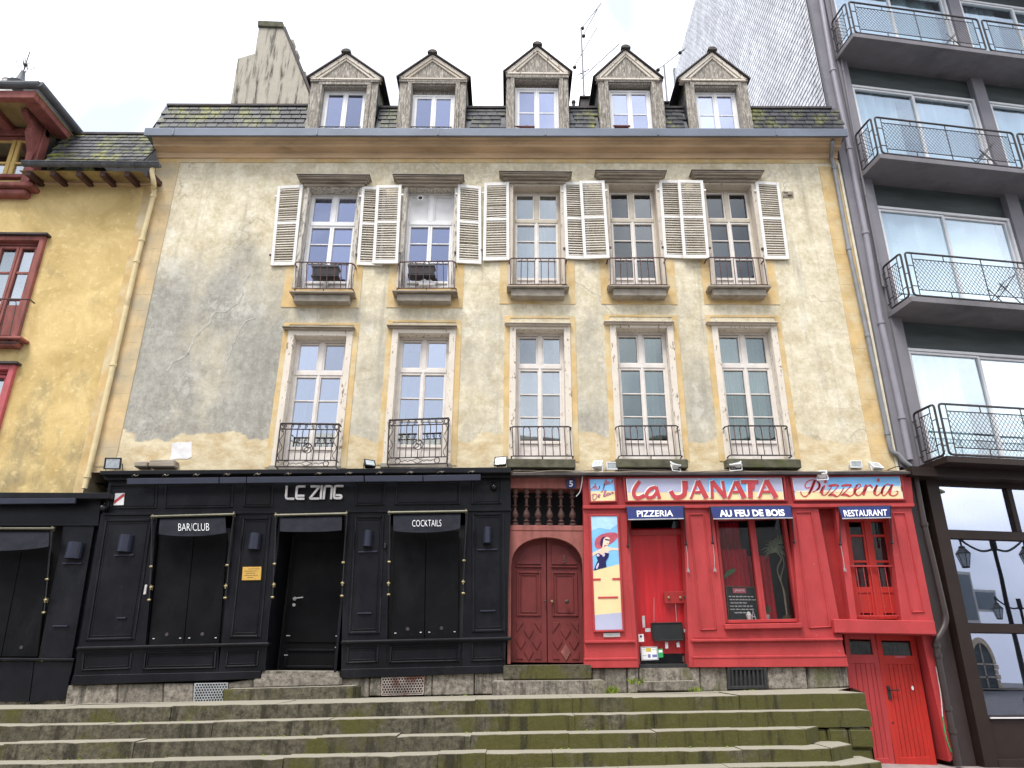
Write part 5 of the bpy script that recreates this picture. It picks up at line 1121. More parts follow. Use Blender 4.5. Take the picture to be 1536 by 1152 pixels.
# boarded windows
def boards(parent, tl, tr, br, bl, sp_t, sp_b, n=2):
    hole = solid(parent, 'window_recess', K['room'], ((tl[0] - 9, tl[1] - 8), (tr[0] + 9, tr[1] - 8), (br[0] + 9, br[1] + 1), (bl[0] - 8, bl[1] + 1)), -.04, .02, 0)
    for (a, b, c, d) in ((tl, sp_t, sp_b, bl), (sp_t, tr, br, sp_b)):
        p = qpatch((a[0] + .5, a[1]), (b[0] - .5, b[1]), (c[0] - .5, c[1]), (d[0] + .5, d[1]), .05); o = MB().bar(p, 0, 1, 0, 1, 0, -.03).build('shutter_board', K['board'], parent, .004)
        hc = p.pt(.5, .91, .002); MB().lathe(hc, [(.028, 0), (.028, .006), (.018, .006)], 12, 'Y').build('finger_hole', K['coping'], o)
        m = MB()
        for s in (.12, .88):
            for k in range(2): m.ball(p.pt(s + .03 * k, .945, .003), .009, 6)
        m.build('screw', K['steel'], o)
boards(BF, (239, 801), (342, 800), (329, 966.5), (222, 968), (291.5, 800.5), (275.5, 967)); boards(BF, (591.5, 797), (689, 796), (687.5, 957), (585.5, 959.5), (639, 796.5), (636.7, 958))
# jambs and the recessed door
solid(BF, 'door_recess', K['room'], ((417, 772), (516, 770), (511, 1009), (394, 1012)), -.62, .02, 0)
for a, b in (((417, 772), (396, 1010)), ((516.5, 770), (511, 1006))):
    p0, p1 = P(*a, -.1), P(*b, -.1); x = (p0.x + p1.x) / 2; MB().box(x - .02, x + .02, -.11, .62, p1.z - .1, p0.z).build('door_jamb', BK, BF, .004)
p0, p1 = P(420, 1009, .5), P(510, 1006, .5); pt_ = P(460, 806, .5).z
p = Patch((p0.x + .0, .42, pt_ + .32), (p1.x, .42, pt_ + .32), (p1.x, .42, (p0.z + p1.z) / 2), (p0.x, .42, (p0.z + p1.z) / 2), (0, -1, 0)); p_x0 = p.c[0].x
dr = MB().bar(p, 0, 1, .02, 1, 0, -.05).build('door', K['board'], BF, .006)
MB().frame(p, .08, .94, .86, .975, .035, .03, 0).build('kick_panel', BK, dr, .006); MB().bar(p, .06, .97, .16, .82, .022, 0).build('door_board', K['board'], dr, .004)
MB().bar(p, 0, 1, -.06, .015, .08, -.02).build('door_head', BK, dr, .006)
MB().box(p.c[0].x - .2, p1.x + .1, -.1, .6, p1.z - .06, p1.z + .0).build('threshold', K['stone'], BF, .006)
h = p.pt(.14, .545, .03); m = MB().tube([h, h + V((0, -.05, 0)), h + V((.15, -.05, .02))], .011); m.lathe(h, [(.03, 0), (.03, .015)], 10, 'Y'); m.lathe(h + V((0, 0, -.10)), [(.026, 0), (.026, .015)], 10, 'Y'); m.build('door_handle', K['steel'], dr)
m = MB()
for s, t in ((.10, .78), (.93, .78), (.10, .90), (.94, .85)): m.box(p.pt(s, t).x - .03, p.pt(s, t).x + .03, .38, .40, p.pt(s, t).z - .006, p.pt(s, t).z + .008)
m.build('door_bolt', K['steel'], dr)
# steel letters
def lets(strokes, c0, sc, width, out, th, mat, parent, name, smooth_=False, nrm=(0, -1, 0), Y0=None):
    for st in strokes:
        pts = [M.at(c0[0] + x / sc, c0[1] + y / sc, out) for x, y in st]
        if smooth_: pts = cm(pts, 5)
        MB().ribbon(pts, width, nrm, th).build(name, mat, parent)
LZ = thing('shop_sign', 'brushed steel letters spelling LE ZING on the black fascia', 'sign', P(472, 740, -.15))
lz = [[(203, 180), (188, 380), (192, 415), (215, 430), (345, 430)], [(557, 194), (430, 194), (400, 205), (395, 230), (382, 390), (390, 418), (412, 430), (540, 430)], [(400, 372), (540, 372)],
      [(660, 194), (822, 194), (818, 212), (652, 412), (660, 427), (820, 427)], [(877, 172), (850, 440)], [(908, 440), (930, 225), (945, 196), (970, 190), (1035, 190), (1062, 200), (1068, 228), (1050, 440)],
      [(1285, 186), (1155, 186), (1128, 198), (1120, 225), (1108, 390), (1116, 412), (1140, 420), (1220, 420), (1243, 412), (1250, 392), (1243, 370), (1222, 362), (1140, 362)]]
lets(lz, (415, 715), 12.8, .036, BO + .03, .03, K['steel'], LZ, 'letter')
# lighting rails under the cornice
for (a, b, lab) in (((190, 717.5), (328, 716), 'first'), ((329, 716), (369, 715.5), 'x'), ((370, 715.5), (546, 713.5), 'mid'), ((547, 713.5), (634, 713), 'y'), ((635, 713), (721, 711.5), 'last')):
    p = qpatch(a, b, (b[0], b[1] + 9), (a[0], a[1] + 9), .42); MB().bar(p, 0, .997, 0, 1, 0, -.05).build('awning_rail', K['lampblk'], BF, .006)
for k in range(12):
    x = 200 + k * 46; c = M.at(x, lerpq((190, 714), (721, 708), x), .38); m = MB().tube([c + V((-.05, .05, 0)), c + V((0, 0, .02)), c + V((.03, .02, .0)), c + V((.06, .04, .03))], .005, 5); m.ball(c + V((.03, -.02, .01)), .012, 6); m.build('rail_clip', K['hood'], BF)
# second, lower black front at the far left
BA = thing('black_shopfront', 'plain lower black shopfront cut off by the left edge of the photo', 'shopfront', (-9, -.1, 1.0))
solid(BA, 'cornice', BK, ((-120, 738), (166, 739), (163, 748), (-120, 748)), .28, .28, .01); solid(BA, 'fascia', BK, ((-120, 747), (152, 747), (147, 788), (-120, 789)), .10, .1)
solid(BA, 'awning_rail', K['lampblk'], ((-120, 748), (113, 747), (112, 755), (-120, 757)), .32, .05, .006)
solid(BA, 'fascia_bead', BK, ((-120, 784), (148, 785), (147, 788.5), (-120, 788.5)), .13, .1)
solid(BA, 'pilaster', BK, ((95, 789), (141, 789), (107, 987), (58, 987)), .10, .1); solid(BA, 'pilaster_edge', BK, ((142, 789), (150, 789), (116, 1030), (109, 987)), .02, .1)
solid(BA, 'window_recess', K['room'], ((-120, 789), (96, 789), (58, 987), (-120, 987)), -.04, .02, 0)
for q in (((-90, 826), (33, 822), (1, 985), (-130, 985)), ((34, 822), (75, 818), (56, 985), (2, 985))):
    o = solid(BA, 'shutter_board', K['board'], q, .05, .03); p = qpatch(*q, .05); MB().lathe(p.pt(.52, .92, .002), [(.028, 0), (.028, .006), (.018, .006)], 12, 'Y').build('finger_hole', K['coping'], o)
solid(BA, 'sill_rail', BK, ((-130, 986), (111, 987.5), (110, 991.5), (-130, 991)), .16, .16, .01)
solid(BA, 'base_panel', BK, ((-130, 992), (51, 992), (43, 1053), (-130, 1051)), .10, .12); p = qpatch((52, 992), (110, 992), (97, 1049), (44, 1055), .11); MB().prism([p.pt(0, 0), p.pt(1, 0), p.pt(1, 1), p.pt(.55, .98), p.pt(.3, 1.0), p.pt(0, 1.04)], (0, .12, 0)).build('base_panel', BK, BA, .004)
solid(BA, 'flyer_rail', K['lampblk'], ((93, 844), (122, 844), (121, 846), (92, 846)), .14, .03, .003); solid(BA, 'flyer_rail', K['lampblk'], ((79, 938), (101, 938), (100, 940), (78, 940)), .14, .03, .003)
# awnings of the black fronts
def black_awning(label, bar, fab, sag, arms, txt=None, tbox=None, grp='black awnings over the bar windows'):
    a, b = M.at(*bar[0], .26), M.at(*bar[1], .26); t = thing('awning', label, 'awning', (a + b) / 2, grp)
    MB().tube([a, b], .024, 8).build('roller_bar', simple('dull_brass', (.10, .095, .07), .45, metal=.5) if 'dull_brass' not in bpy.data.materials else bpy.data.materials['dull_brass'], t)
    tl, tr, br, bl = fab; P0, P1 = M.at(*tl, .24), M.at(*tr, .24); Q0, Q1 = M.at(*bl, .36), M.at(*br, .36); n, k = 16, 5; m = MB(); vs = []
    for j in range(k + 1):
        for i in range(n + 1):
            s, u = i / n, j / k; q = P0.lerp(P1, s).lerp(Q0.lerp(Q1, s), u); dz = -sag * u * (1 - (2 * s - 1) ** 2); w_ = .012 * math.sin(s * 9 + u * 4) * u + .02 * u * math.exp(-((s - .5) * 2) ** 2); vs.append(q + V((0, -w_, dz)))
    m.v = vs; m.f = [(j * (n + 1) + i, j * (n + 1) + i + 1, (j + 1) * (n + 1) + i + 1, (j + 1) * (n + 1) + i) for j in range(k) for i in range(n)]
    m.build('canopy', K['blackfab'], t, smooth=True)
    if txt:
        p = Patch(M.at(tbox[0], tbox[2], .33), M.at(tbox[1], tbox[2] - .5, .33), M.at(tbox[1], tbox[3] - .5, .385), M.at(tbox[0], tbox[3], .385)); text_mb(txt, p, 0, 1, 0, 1, .012, .003, bold=-.022).build('lettering', K['print_white'], t)
    for side in arms:
        m = MB(); pts = [M.at(*q, .17) for q in side[0]]; m.tube([pts[0] + V((.03, -.08, 0)), pts[1]], .012, 6); m.tube([pts[0], pts[-1]], .010, 6); m.build('arm', K['blackplastic'], t)
        for i, q in enumerate(pts):
            m = MB(); m.lathe(q + V((0, -.01, 0)), [(.012, -.026), (.019, -.014), (.019, .014), (.012, .026)], 8, 'X'); 
            if i in (0, 2): m.box(q.x - .008, q.x + .008, q.y - .025, q.y + .05, q.z - .04, q.z + .035)
            m.build('brass_fitting', K['brass'], t, smooth=True)
black_awning('black awning lettered BAR/CLUB over the left boarded bar window', ((227, 775), (352, 771.5)), ((240, 778), (338, 775), (339, 799), (238, 801)), .05,
             [([(229, 775), (227, 850), (227, 881), (224, 900)],), ([(351, 771), (341, 848), (339, 879), (338, 897)],)], 'BAR/CLUB', (268, 314, 786, 797))
black_awning('plain black awning over the recessed bar door', ((413, 773), (521, 770.5)), ((421, 776), (513, 774), (512.5, 795.5), (420, 797)), .02, [([(414, 772.5), (412, 846), (411, 877), (409, 896)],), ([(520, 770), (515, 844), (514, 875), (513, 894)],)])
black_awning('black awning lettered COCKTAILS over the right boarded bar window', ((582, 769), (701, 767)), ((590, 772), (691, 770), (690, 793), (590, 796)), .05,
             [([(584, 769), (584, 843), (583, 875), (583, 892)],), ([(699, 767), (696, 841), (695, 873), (695, 890)],)], 'COCKTAILS', (618.5, 662, 781, 790.5))
black_awning('plain black awning at the left edge over the lower black front', ((-60, 793), (82, 793)), ((-50, 797), (74, 797), (73, 820), (-50, 825)), .04, [([(-55, 793), (-60, 850), (-62, 900), (-64, 920)],), ([(79, 793), (71, 869), (69, 900), (66, 919)],)])
# wall lamps
for (x0, y0, x1, y1, lab) in ((176, 801.5, 191.5, 827, 'blue black wall lamp left of the bar club awning'), (372, 799, 387, 823.5, 'blue black wall lamp above the gold plaque'), (544.5, 795, 557, 819, 'blue black wall lamp between the bar door and cocktails window'), (724.5, 790, 737, 814, 'blue black wall lamp right of the cocktails window'), (97, 812.5, 115, 837, 'blue black wall lamp on the lower black front at the far left')):
    a, b = M.at(x0, y0, .24), M.at(x1, y1, .24); c = V(((a.x + b.x) / 2, -.10, b.z)); w_ = (b.x - a.x) / 2; h = a.z - b.z; t = thing('wall_lamp', lab, 'wall lamp', c, 'wall lamps on the black fronts')
    MB().prism([c + V((w_ * math.cos(k * math.pi / 8), -.14 * math.sin(k * math.pi / 8) - .02, 0)) for k in range(9)], (0, 0, h)).build('lamp_body', K['lampblk'], t, .004)
    MB().box(c.x - w_ * .7, c.x + w_ * .7, -.13, -.08, c.z + .05, c.z + h - .05).build('back_plate', K['blackplastic'], t)
# floodlights
def flood(px, py, sz, rx, rz, mat, label, grp, out=.2, wire=True):
    c = M.at(px, py, out); t = thing('floodlight', label, 'floodlight', c, grp); t.rotation_euler = (rx, 0, rz); m = MB(); w_, h = sz
    p = rect(c.x - w_ / 2, c.x + w_ / 2, c.z, c.z + h, c.y)
    m.hexa([p.pt(a, b) for a, b in ((0, 0), (1, 0), (1, 1), (0, 1))], [p.pt(a, b, -.09) for a, b in ((.15, .15), (.85, .15), (.85, .85), (.15, .85))]); m.build('housing', mat, t, .006)
    MB().frame(p, 0, 1, 0, 1, .022, .012, -.004).build('bezel', mat, t, .004); MB().bar(p, .1, .9, .1, .9, .006, .001).build('lens', K['lampglass'], t)
    MB().tube([c + V((-w_ * .5, .03, h * .5)), c + V((-w_ * .5, .09, -.04)), c + V((w_ * .5, .09, -.04)), c + V((w_ * .5, .03, h * .5))], .01, 5).build('bracket', mat, t)
BLG, WHG = 'black floodlights on the bar cornice', 'white floodlights above the pizzeria'
flood(168, 704, (.29, .20), math.radians(8), 0, K['blackplastic'], 'black floodlight by the cream downpipe at the left cornice end', BLG, .14)
flood(556, 699, (.20, .16), math.radians(-35), math.radians(32), K['blackplastic'], 'black floodlight between the two scrolled window railings', BLG, .2)
flood(750, 698, (.23, .18), math.radians(-20), math.radians(-16), K['blackplastic'], 'black floodlight at the right cornice end beside the entrance', BLG, .2)
WP = K['whiteplastic']
flood(895, 700, (.17, .17), math.radians(-40), math.radians(-25), WP, 'white floodlight turned sideways, leftmost above the small square sign', WHG, .2)
flood(918, 705, (.19, .14), math.radians(6), 0, WP, 'white floodlight facing the street, second from the left', WHG, .16)
flood(1016, 698, (.17, .13), math.radians(-50), math.radians(25), WP, 'white floodlight under the right end of the fourth railing', WHG, .24)
flood(1103, 697, (.20, .13), math.radians(-50), math.radians(-20), WP, 'white floodlight under the left end of the rightmost railing', WHG, .24)
flood(1285, 702, (.21, .13), math.radians(4), 0, WP, 'white floodlight facing the street above the cursive pizzeria sign', WHG, .10)
flood(1319, 702, (.22, .16), math.radians(-40), math.radians(20), WP, 'white tilted floodlight, rightmost beside the bent grey downpipe', WHG, .2)
flood(1233, 711, (.17, .14), math.radians(-55), math.radians(-22), WP, 'white floodlight hanging in front of the cursive pizzeria sign', WHG, .26)
# small things on the black fronts
p = qpatch((364, 850.5), (392, 850), (391, 870), (362.5, 870.5), BO + .02); t = tag(MB().bar(p, 0, 1, 0, 1, 0, -.02).build('plaque', K['gold'], None, .003), 'gold engraved plaque on the black pilaster left of the bar door', 'plaque')
m = MB()
for k, (a, b) in enumerate(((.3, .9), (.12, .8), (.2, .7), (.12, .85), (.3, .6))): m.bar(p, a, b, .14 + k * .16, .18 + k * .16, .001, 0)
m.build('engraving', K['wood'], t)
p = qpatch((173, 740), (187, 739.5), (185.5, 757.5), (170.5, 758), BO + .012); t = tag(MB().bar(p, 0, 1, 0, 1, .003, 0).build('sticker', K['print_white']), 'white sticker with a diagonal red band at the left fascia panel', 'sticker')
MB().prism([p.pt(0, .62, .004), p.pt(.95, .0, .004), p.pt(1, .28, .004), p.pt(.05, .9, .004)], (0, -.001, 0)).build('red_band', K['print_red'], t)
def cam_ball(px, py, r, out, label):
    c = M.at(px, py, out); t = thing('dome_camera', label, 'dome camera', c); MB().lathe(c, [(r * 1.1, -.04), (r * 1.1, .0), (r, .02), (r * .7, .055), (r * .2, .075)], 12, 'Y').build('dome', simple('black_dome', (.01, .01, .012), .12) if 'black_dome' not in bpy.data.materials else bpy.data.materials['black_dome'], t, smooth=True); return t
cam_ball(740.5, 730.5, .055, BO + .05, 'small black dome on the rightmost black fascia panel'); cam_ball(155, 762, .055, BO + .08, 'small black dome where the two black fronts meet')
c = M.at(578, 819, BO + .02); tag(MB().box(c.x - .02, c.x + .02, c.y - .04, c.y + .02, c.z - .04, c.z + .04).build('door_buzzer', K['blackplastic'], None, .006), 'tiny black buzzer box left of the cocktails window', 'buzzer')
c = M.at(218.5, 884.5, BO + .02); tag(MB().box(c.x - .018, c.x + .018, c.y - .02, c.y + .02, c.z - .075, c.z + .075).build('intercom', K['steel'], None, .004), 'small pale metal plate left of the bar club window', 'switch plate')
for (x0, x1, y0, y1, lab) in ((203, 221, 692, 701, 'low dark concrete lump on the cornice right of the left floodlight'), (225, 262, 690, 701, 'dark concrete ledge block on the cornice under the white plaster patch')):
    a, b = P(x0, y0, -.15), P(x1, y1, -.15); o = MB().box(a.x, b.x, -.18, 0, b.z, a.z).build('concrete_block', K['hood'], None, .02); tag(o, lab, 'block')
# perforated plates over the cellar vents
def perforated(q, out, label, grp, rust):
    p = qpatch(*q, out); m = MB(); t = tag(MB().bar(p, 0, 1, 0, 1, -.02, -.05).build('vent_plate', K['room']), label, 'vent plate', grp); W, H = p.W, p.H; g = .042; r = 0; y = 0
    while y < H + g:
        x = (r % 2) * g / 2
        while x < W:
            cx, cy = x / W, y / H
            if cx < 1 and cy < 1:
                for a in (30, 150, 270):
                    d = V((math.cos(math.radians(a)) * g * .58 / W, math.sin(math.radians(a)) * g * .58 / H)); e = (min(1, max(0, cx + d.x)), min(1, max(0, cy + d.y)))
                    m.ribbon([p.pt(cx, cy), p.pt(*e)], .011, p.n, .004) if abs(e[0] - cx) + abs(e[1] - cy) > 1e-3 else None
            x += g
        y += g * .87; r += 1
    m.frame(p, 0, 1, 0, 1, .012, .003, -.01); kind(m.build('perforated_sheet', rust, t), 'stuff')
perforated(((292, 1025), (342, 1024), (340, 1052), (290, 1054)), .13, 'clean galvanised perforated vent plate in the left plinth', 'perforated vent plates in the plinth', K['grey_tape'])
perforated(((572.5, 1013), (637, 1011), (635, 1042), (572, 1043.5)), .13, 'rusty perforated vent plate under the cocktails window', 'perforated vent plates in the plinth', simple('rusty_grey_sheet', (.32, .27, .24), .6, .3, 5, dirt=(.16, .06, .04), dsc=3, d0=.5, d1=.6))
p = qpatch((1091, 1000.5), (1150, 1000), (1152.5, 1033.5), (1092, 1034.5), .15); t = tag(MB().frame(p, 0, 1, 0, 1, .05, 0, -.06).build('vent_grate', K['drain'], None, .008), 'black cast iron grate with upright bars under the pizzeria window', 'grate')
MB().bar(p, .05, .95, .1, .9, -.05, -.06).build('grate_back', K['room'], t)
for k in range(8): s = .10 + k * .107; MB().bar(p, s, s + .055, .12, .88, -.008, -.05).build('grate_bar', K['drain'], t, .004)

# ================================================================== RED PIZZERIA FRONT
RF = thing('red_shopfront', 'bright red pizzeria shopfront with painted signs and navy awnings', 'shopfront', (3.8, -.1, 1.2)); RD = K['red']; RO = .14
solid(RF, 'cornice', K['coping'], ((767, 709), (1366, 707), (1367, 711), (767, 713)), .26, .26, .006)
solid(RF, 'fascia', K['redfac'], ((873, 712), (1366, 711), (1371, 757.5), (875, 760.5)), RO, .15)
solid(RF, 'fascia_ledge', RD, ((874, 758), (1372, 755), (1372, 760), (875, 763)), RO + .05, .18, .006)
def rstrip(a, b, c, d, mat=RD, out=RO, dep=.16, nm='pilaster'): return solid(RF, nm, mat, (a, b, c, d), out, dep)
rstrip((875, 763), (934, 763), (957.5, 1001), (877, 1002)); 
rstrip((1027, 762), (1069, 761), (1091, 957), (1032, 957)); rstrip((1186, 760), (1227, 760), (1264, 957), (1201, 957))
rstrip((1035, 939), (1257, 935), (1272, 1000), (1040, 1001), nm='stall_riser', out=RO - .006)
solid(RF, 'jamb', RD, ((1025, 762), (1033, 762), (1042, 1001), (1034, 1001)), RO + .005, .4)
solid(RF, 'jamb', RD, ((933, 763), (941, 763), (958.5, 1001), (953, 1001)), RO + .005, .4)
for (a, b, o) in (((877, 961), (953, 960), .05), ((876, 987), (956.5, 986), .03), ((1037, 959), (1264.5, 956.5), .06), ((1039, 984), (1269.5, 982), .03)):
    solid(RF, 'base_rail', RD, (a, b, (b[0] + .7, b[1] + 4), (a[0] + .3, a[1] + 4)), RO + o, .1 + o, .008)
solid(RF, 'base_board', RD, ((876, 990), (957, 989), (958, 1001.5), (876.5, 1002)), RO + .02, .1); solid(RF, 'base_board', RD, ((1040, 987), (1270, 985), (1273, 1000), (1041, 1001)), RO + .02, .1)
for q in (((1033, 771), (1056, 770.5), (1075, 945), (1050, 946)), ((1192, 768), (1217, 767.5), (1247, 941), (1213, 943))): raised(RF, RD, q, RO, .022, inner=False)
# signs painted with beach colours
def sign_board(q, out, label, sky, sea=None, hz=.62, sub=()):
    p = qpatch(*q, out); t = thing('shop_sign', label, 'sign', p.pt(.5, .5)); MB().frame(p, -.02, 1.02, -.05, 1.05, .03, .03, -.01).build('sign_frame', K['redfac'], t, .006)
    MB().bar(p, 0, 1, 0, hz, .006, -.01).build('sky_band', sky, t); MB().bar(p, 0, 1, hz, 1, .0055, -.01).build('sand_band', K['print_sand'], t)
    for s0, s1, t0, t1, mt in sub: MB().prism([p.pt(s0, t0, .0065), p.pt(s1, t0 , .0065), p.pt(s1, t1, .0065), p.pt(s0 - .0, t1, .0065)], (0, -.001, 0)).build('paint_band', mt, t)
    MB().frame(p, 0, 1, 0, 1, .010, .0085, 0).build('white_edge', K['print_white'], t); return p, t
s1, S1 = sign_board(((882.5, 718), (922.5, 717.5), (925, 752), (884.5, 753)), RO + .02, 'small square sign reading Au feu de bois in red script', K['print_sky'], hz=.55)
s2, S2 = sign_board(((938.7, 717), (1171.7, 715.6), (1176, 750.5), (942, 752)), RO + .02, 'wide sign reading Ca JANATA in chunky red letters', K['print_lav'], hz=.63, sub=((.52, .78, .02, .63, K['print_sky']),))
s3, S3 = sign_board(((1187.8, 716), (1349, 714), (1355, 749.3), (1193, 750.5)), RO + .02, 'sign reading Pizzeria in curly red handwriting', K['print_sky'], hz=.62, sub=((.01, .31, .02, .62, K['print_lav']),))
p = s3; MB().prism([p.pt(.0, .60, .0075), p.pt(.3, .58, .0075), p.pt(.6, .48, .0075), p.pt(1, .42, .0075), p.pt(1, .66, .0075), p.pt(0, .66, .0075)], (0, -.001, 0)).build('paint_band', simple('pale_wave_print', (.80, .74, .56), .35), S3)
jl = [(6.2, [(430, 105), (398, 150), (386, 185), (392, 213), (420, 226), (466, 206)]), (5.6, [(548, 148), (508, 160), (482, 190), (480, 212), (497, 224), (530, 214), (556, 178)]), (6, [(546, 143), (572, 230)]),
      (7.5, [(750, 102), (753, 185), (735, 212), (700, 222), (672, 210), (652, 175)]), (3, [(768, 102), (772, 160)]),
      (4, [(846, 102), (798, 230)]), (8.5, [(846, 102), (910, 228)]), (4, [(826, 184), (878, 184)]), (5, [(948, 104), (952, 228)]), (8, [(948, 106), (1046, 224)]), (5, [(1026, 104), (1046, 222)]),
      (8.5, [(1122, 106), (1182, 226)]), (4, [(1120, 106), (1068, 230)]), (4, [(1100, 182), (1152, 182)]), (6, [(1158, 110), (1284, 110)]), (8, [(1222, 110), (1226, 226)]), (4, [(1252, 110), (1246, 165)]),
      (4, [(1338, 98), (1288, 226)]), (8.5, [(1338, 98), (1412, 224)]), (4, [(1312, 180), (1374, 180)])]
pxm = 1.0 / (FPX / (DIST * 1.02))
for ji, (wd, st) in enumerate(jl):
    pts = [M.at(870 + x / 4.8, 700 + y / 4.8, RO + .03) for x, y in st]
    if len(st) > 4: pts = cm(pts, 4)
    MB().ribbon([q + V((-.012, -.0002 * ji, .008)) for q in pts], wd * pxm * .92 + .012, (0, -1, 0), .001).build('letter_outline', K['print_white'], S2)
    MB().ribbon([q + V((0, -.005 - .0004 * ji, 0)) for q in pts], wd * pxm * .88, (0, -1, 0), .0012).build('letter', K['print_red'], S2)
pz = [(1.4, [(160, 285), (172, 322), (210, 345), (250, 318), (285, 255), (318, 175), (330, 160)]), (3.2, [(330, 160), (318, 178), (285, 258), (255, 312)]), (1.3, [(268, 240), (225, 245), (212, 215), (240, 172), (290, 152), (340, 160), (374, 190), (376, 232), (345, 272), (298, 290)]), (2.6, [(352, 170), (377, 200), (372, 242), (345, 272)]),
      (3, [(440, 214), (412, 262), (404, 300), (416, 326)]), (1.2, [(380, 300), (420, 230)]), (1.2, [(416, 328), (445, 325), (480, 290), (520, 225)]),
      (2.6, [(478, 222), (540, 212), (600, 216)]), (1.2, [(600, 216), (545, 280), (480, 336)]), (2.6, [(490, 330), (530, 322), (575, 345)]), (1.2, [(575, 345), (610, 325), (660, 240)]),
      (2.6, [(628, 222), (690, 212), (748, 212)]), (1.2, [(748, 212), (690, 275), (625, 334)]), (2.6, [(640, 328), (680, 322), (725, 342)]), (1.2, [(725, 342), (765, 320), (800, 262)]),
      (1.3, [(790, 275), (838, 240), (852, 212), (832, 200), (800, 222)]), (3, [(815, 210), (788, 255), (785, 300), (812, 330)]), (1.2, [(812, 332), (850, 322), (890, 275)]),
      (3.4, [(918, 205), (900, 265), (882, 330)]), (1.2, [(895, 285), (925, 235), (955, 208)]), (2.2, [(955, 208), (972, 222), (988, 250)]),
      (3, [(1045, 210), (1022, 258), (1012, 300), (1024, 325)]), (1.2, [(1000, 290), (1045, 212)]), (1.2, [(1024, 328), (1055, 325), (1100, 280)]),
      (1.3, [(1200, 215), (1165, 200), (1128, 222), (1100, 270), (1098, 315), (1120, 332), (1155, 305), (1212, 212)]), (2.6, [(1130, 220), (1102, 268), (1098, 312)]), (3, [(1222, 202), (1195, 262), (1186, 305), (1200, 330)]), (1.3, [(1200, 330), (1235, 335), (1275, 312), (1280, 285), (1262, 283)])]
for wd, st in pz:
    pts = cm([M.at(1180 + x / 7.68, 700 + y / 7.68, RO + .03) for x, y in st], 5); n = len(pts)
    MB().ribbon(pts, [wd * 1.25 * pxm * (.55 + .45 * math.sin(math.pi * i / max(1, n - 1))) + .004 for i in range(n)] if wd > 2 else wd * pxm * 1.15, (0, -1, 0), .0015).build('letter', K['print_red'], S3)
for x, y in ((447, 172), (1058, 155)): MB().prism([M.at(1180 + (x + 17 * math.cos(k * .785)) / 7.68, 700 + (y + 22 * math.sin(k * .785)) / 7.68, RO + .03) for k in range(8)], (0, -.0015, 0)).build('letter', K['print_red'], S3)
af = [[(75, 165), (95, 150), (115, 120), (104, 168)], [(90, 148), (112, 145)], [(122, 140), (118, 160), (134, 158), (142, 138), (140, 158)], [(165, 160), (182, 120), (192, 98), (180, 105), (168, 165), (150, 185)], [(165, 132), (188, 128)], [(192, 125), (204, 112), (194, 108), (190, 124), (202, 126)], [(212, 105), (208, 122), (222, 118), (234, 98), (230, 118)],
      [(96, 205), (92, 228), (100, 240), (118, 225), (120, 202), (98, 198), (86, 208)], [(130, 220), (145, 205), (136, 200), (130, 216), (142, 222)], [(172, 215), (186, 175), (180, 172), (170, 210), (184, 212), (190, 196)], [(198, 190), (194, 206), (206, 204), (208, 190), (198, 190)], [(218, 185), (214, 200), (224, 196)], [(232, 178), (228, 188), (240, 186), (232, 198)]]
for st in af: MB().ribbon(cm([M.at(870 + x / 4.8, 700 + y / 4.8, RO + .03) for x, y in st], 4), 1.25 * pxm, (0, -1, 0), .0015).build('letter', simple('faded_red_script', (.45, .16, .22), .5) if 'faded_red_script' not in bpy.data.materials else bpy.data.materials['faded_red_script'], S1)
# poster of a bather with a red hat
p = qpatch((885.5, 774), (926, 773.5), (934.3, 944.5), (892, 945.5), RO + .03); PO = thing('poster', 'tall painted panel of a woman in a wide red hat on a beach', 'poster', p.pt(.5, .9))
MB().frame(p, -.05, 1.05, -.013, 1.016, .03, .02, -.02).build('poster_frame', RD, PO, .006); MB().bar(p, 0, 1, 0, 1, .004, -.01).build('sky_print', K['print_sky'], PO)
UV = lambda x, y: ((x - (32 + (70 - 32) * (y - 82) / 983)) / (233 + 10 * (y - 82) / 983), (y - 82) / 983)
lay = [.0045]
def pr_(name, mt, pts, sm=False, mat_=None):
    lay[0] += .0006; q = [p.pt(*UV(x, y), lay[0]) for x, y in pts]
    if sm: q = cm(q, 4, True)
    MB().prism(q, (0, -.0005, 0)).build(name, mt, PO)
pr_('sky_print', simple('pale_sky_print', (.42, .66, .88), .4), [(34, 84), (264, 84), (268, 160), (200, 210), (100, 190), (36, 220)])
pr_('sand_print', K['print_sand'], [(53, 570), (160, 542), (283, 514), (300, 925), (180, 932), (68, 940)]); pr_('sea_print', K['print_lav'], [(68, 940), (180, 932), (300, 924), (312, 1062), (72, 1062)])
pr_('skin_print', K['print_skin'], [(50, 412), (90, 392), (130, 372), (140, 340), (178, 340), (182, 362), (215, 368), (275, 375), (277, 394), (220, 390), (190, 400), (186, 440), (90, 445), (80, 425), (50, 440)])
pr_('hat_print', K['print_hat'], [(70, 345), (78, 290), (120, 254), (180, 236), (240, 234), (266, 250), (262, 285), (230, 318), (185, 345), (140, 365), (95, 376)], True)
pr_('hair_print', K['print_navy'], [(118, 318), (128, 285), (150, 272), (176, 280), (170, 320), (140, 362), (120, 348)], True); pr_('face_print', K['print_skin'], [(140, 330), (148, 290), (172, 274), (198, 284), (196, 318), (182, 346), (156, 346), (144, 372), (136, 368)], True)
pr_('glasses_print', K['print_navy'], [(156, 290), (178, 292), (200, 298), (198, 308), (180, 306), (158, 300)]); pr_('lips_print', K['print_hat'], [(172, 330), (188, 330), (180, 337)])
pr_('swimsuit_print', K['print_navy'], [(78, 424), (104, 414), (130, 432), (158, 412), (194, 418), (188, 450), (166, 490), (172, 538), (110, 552), (62, 566), (78, 520), (96, 480)])
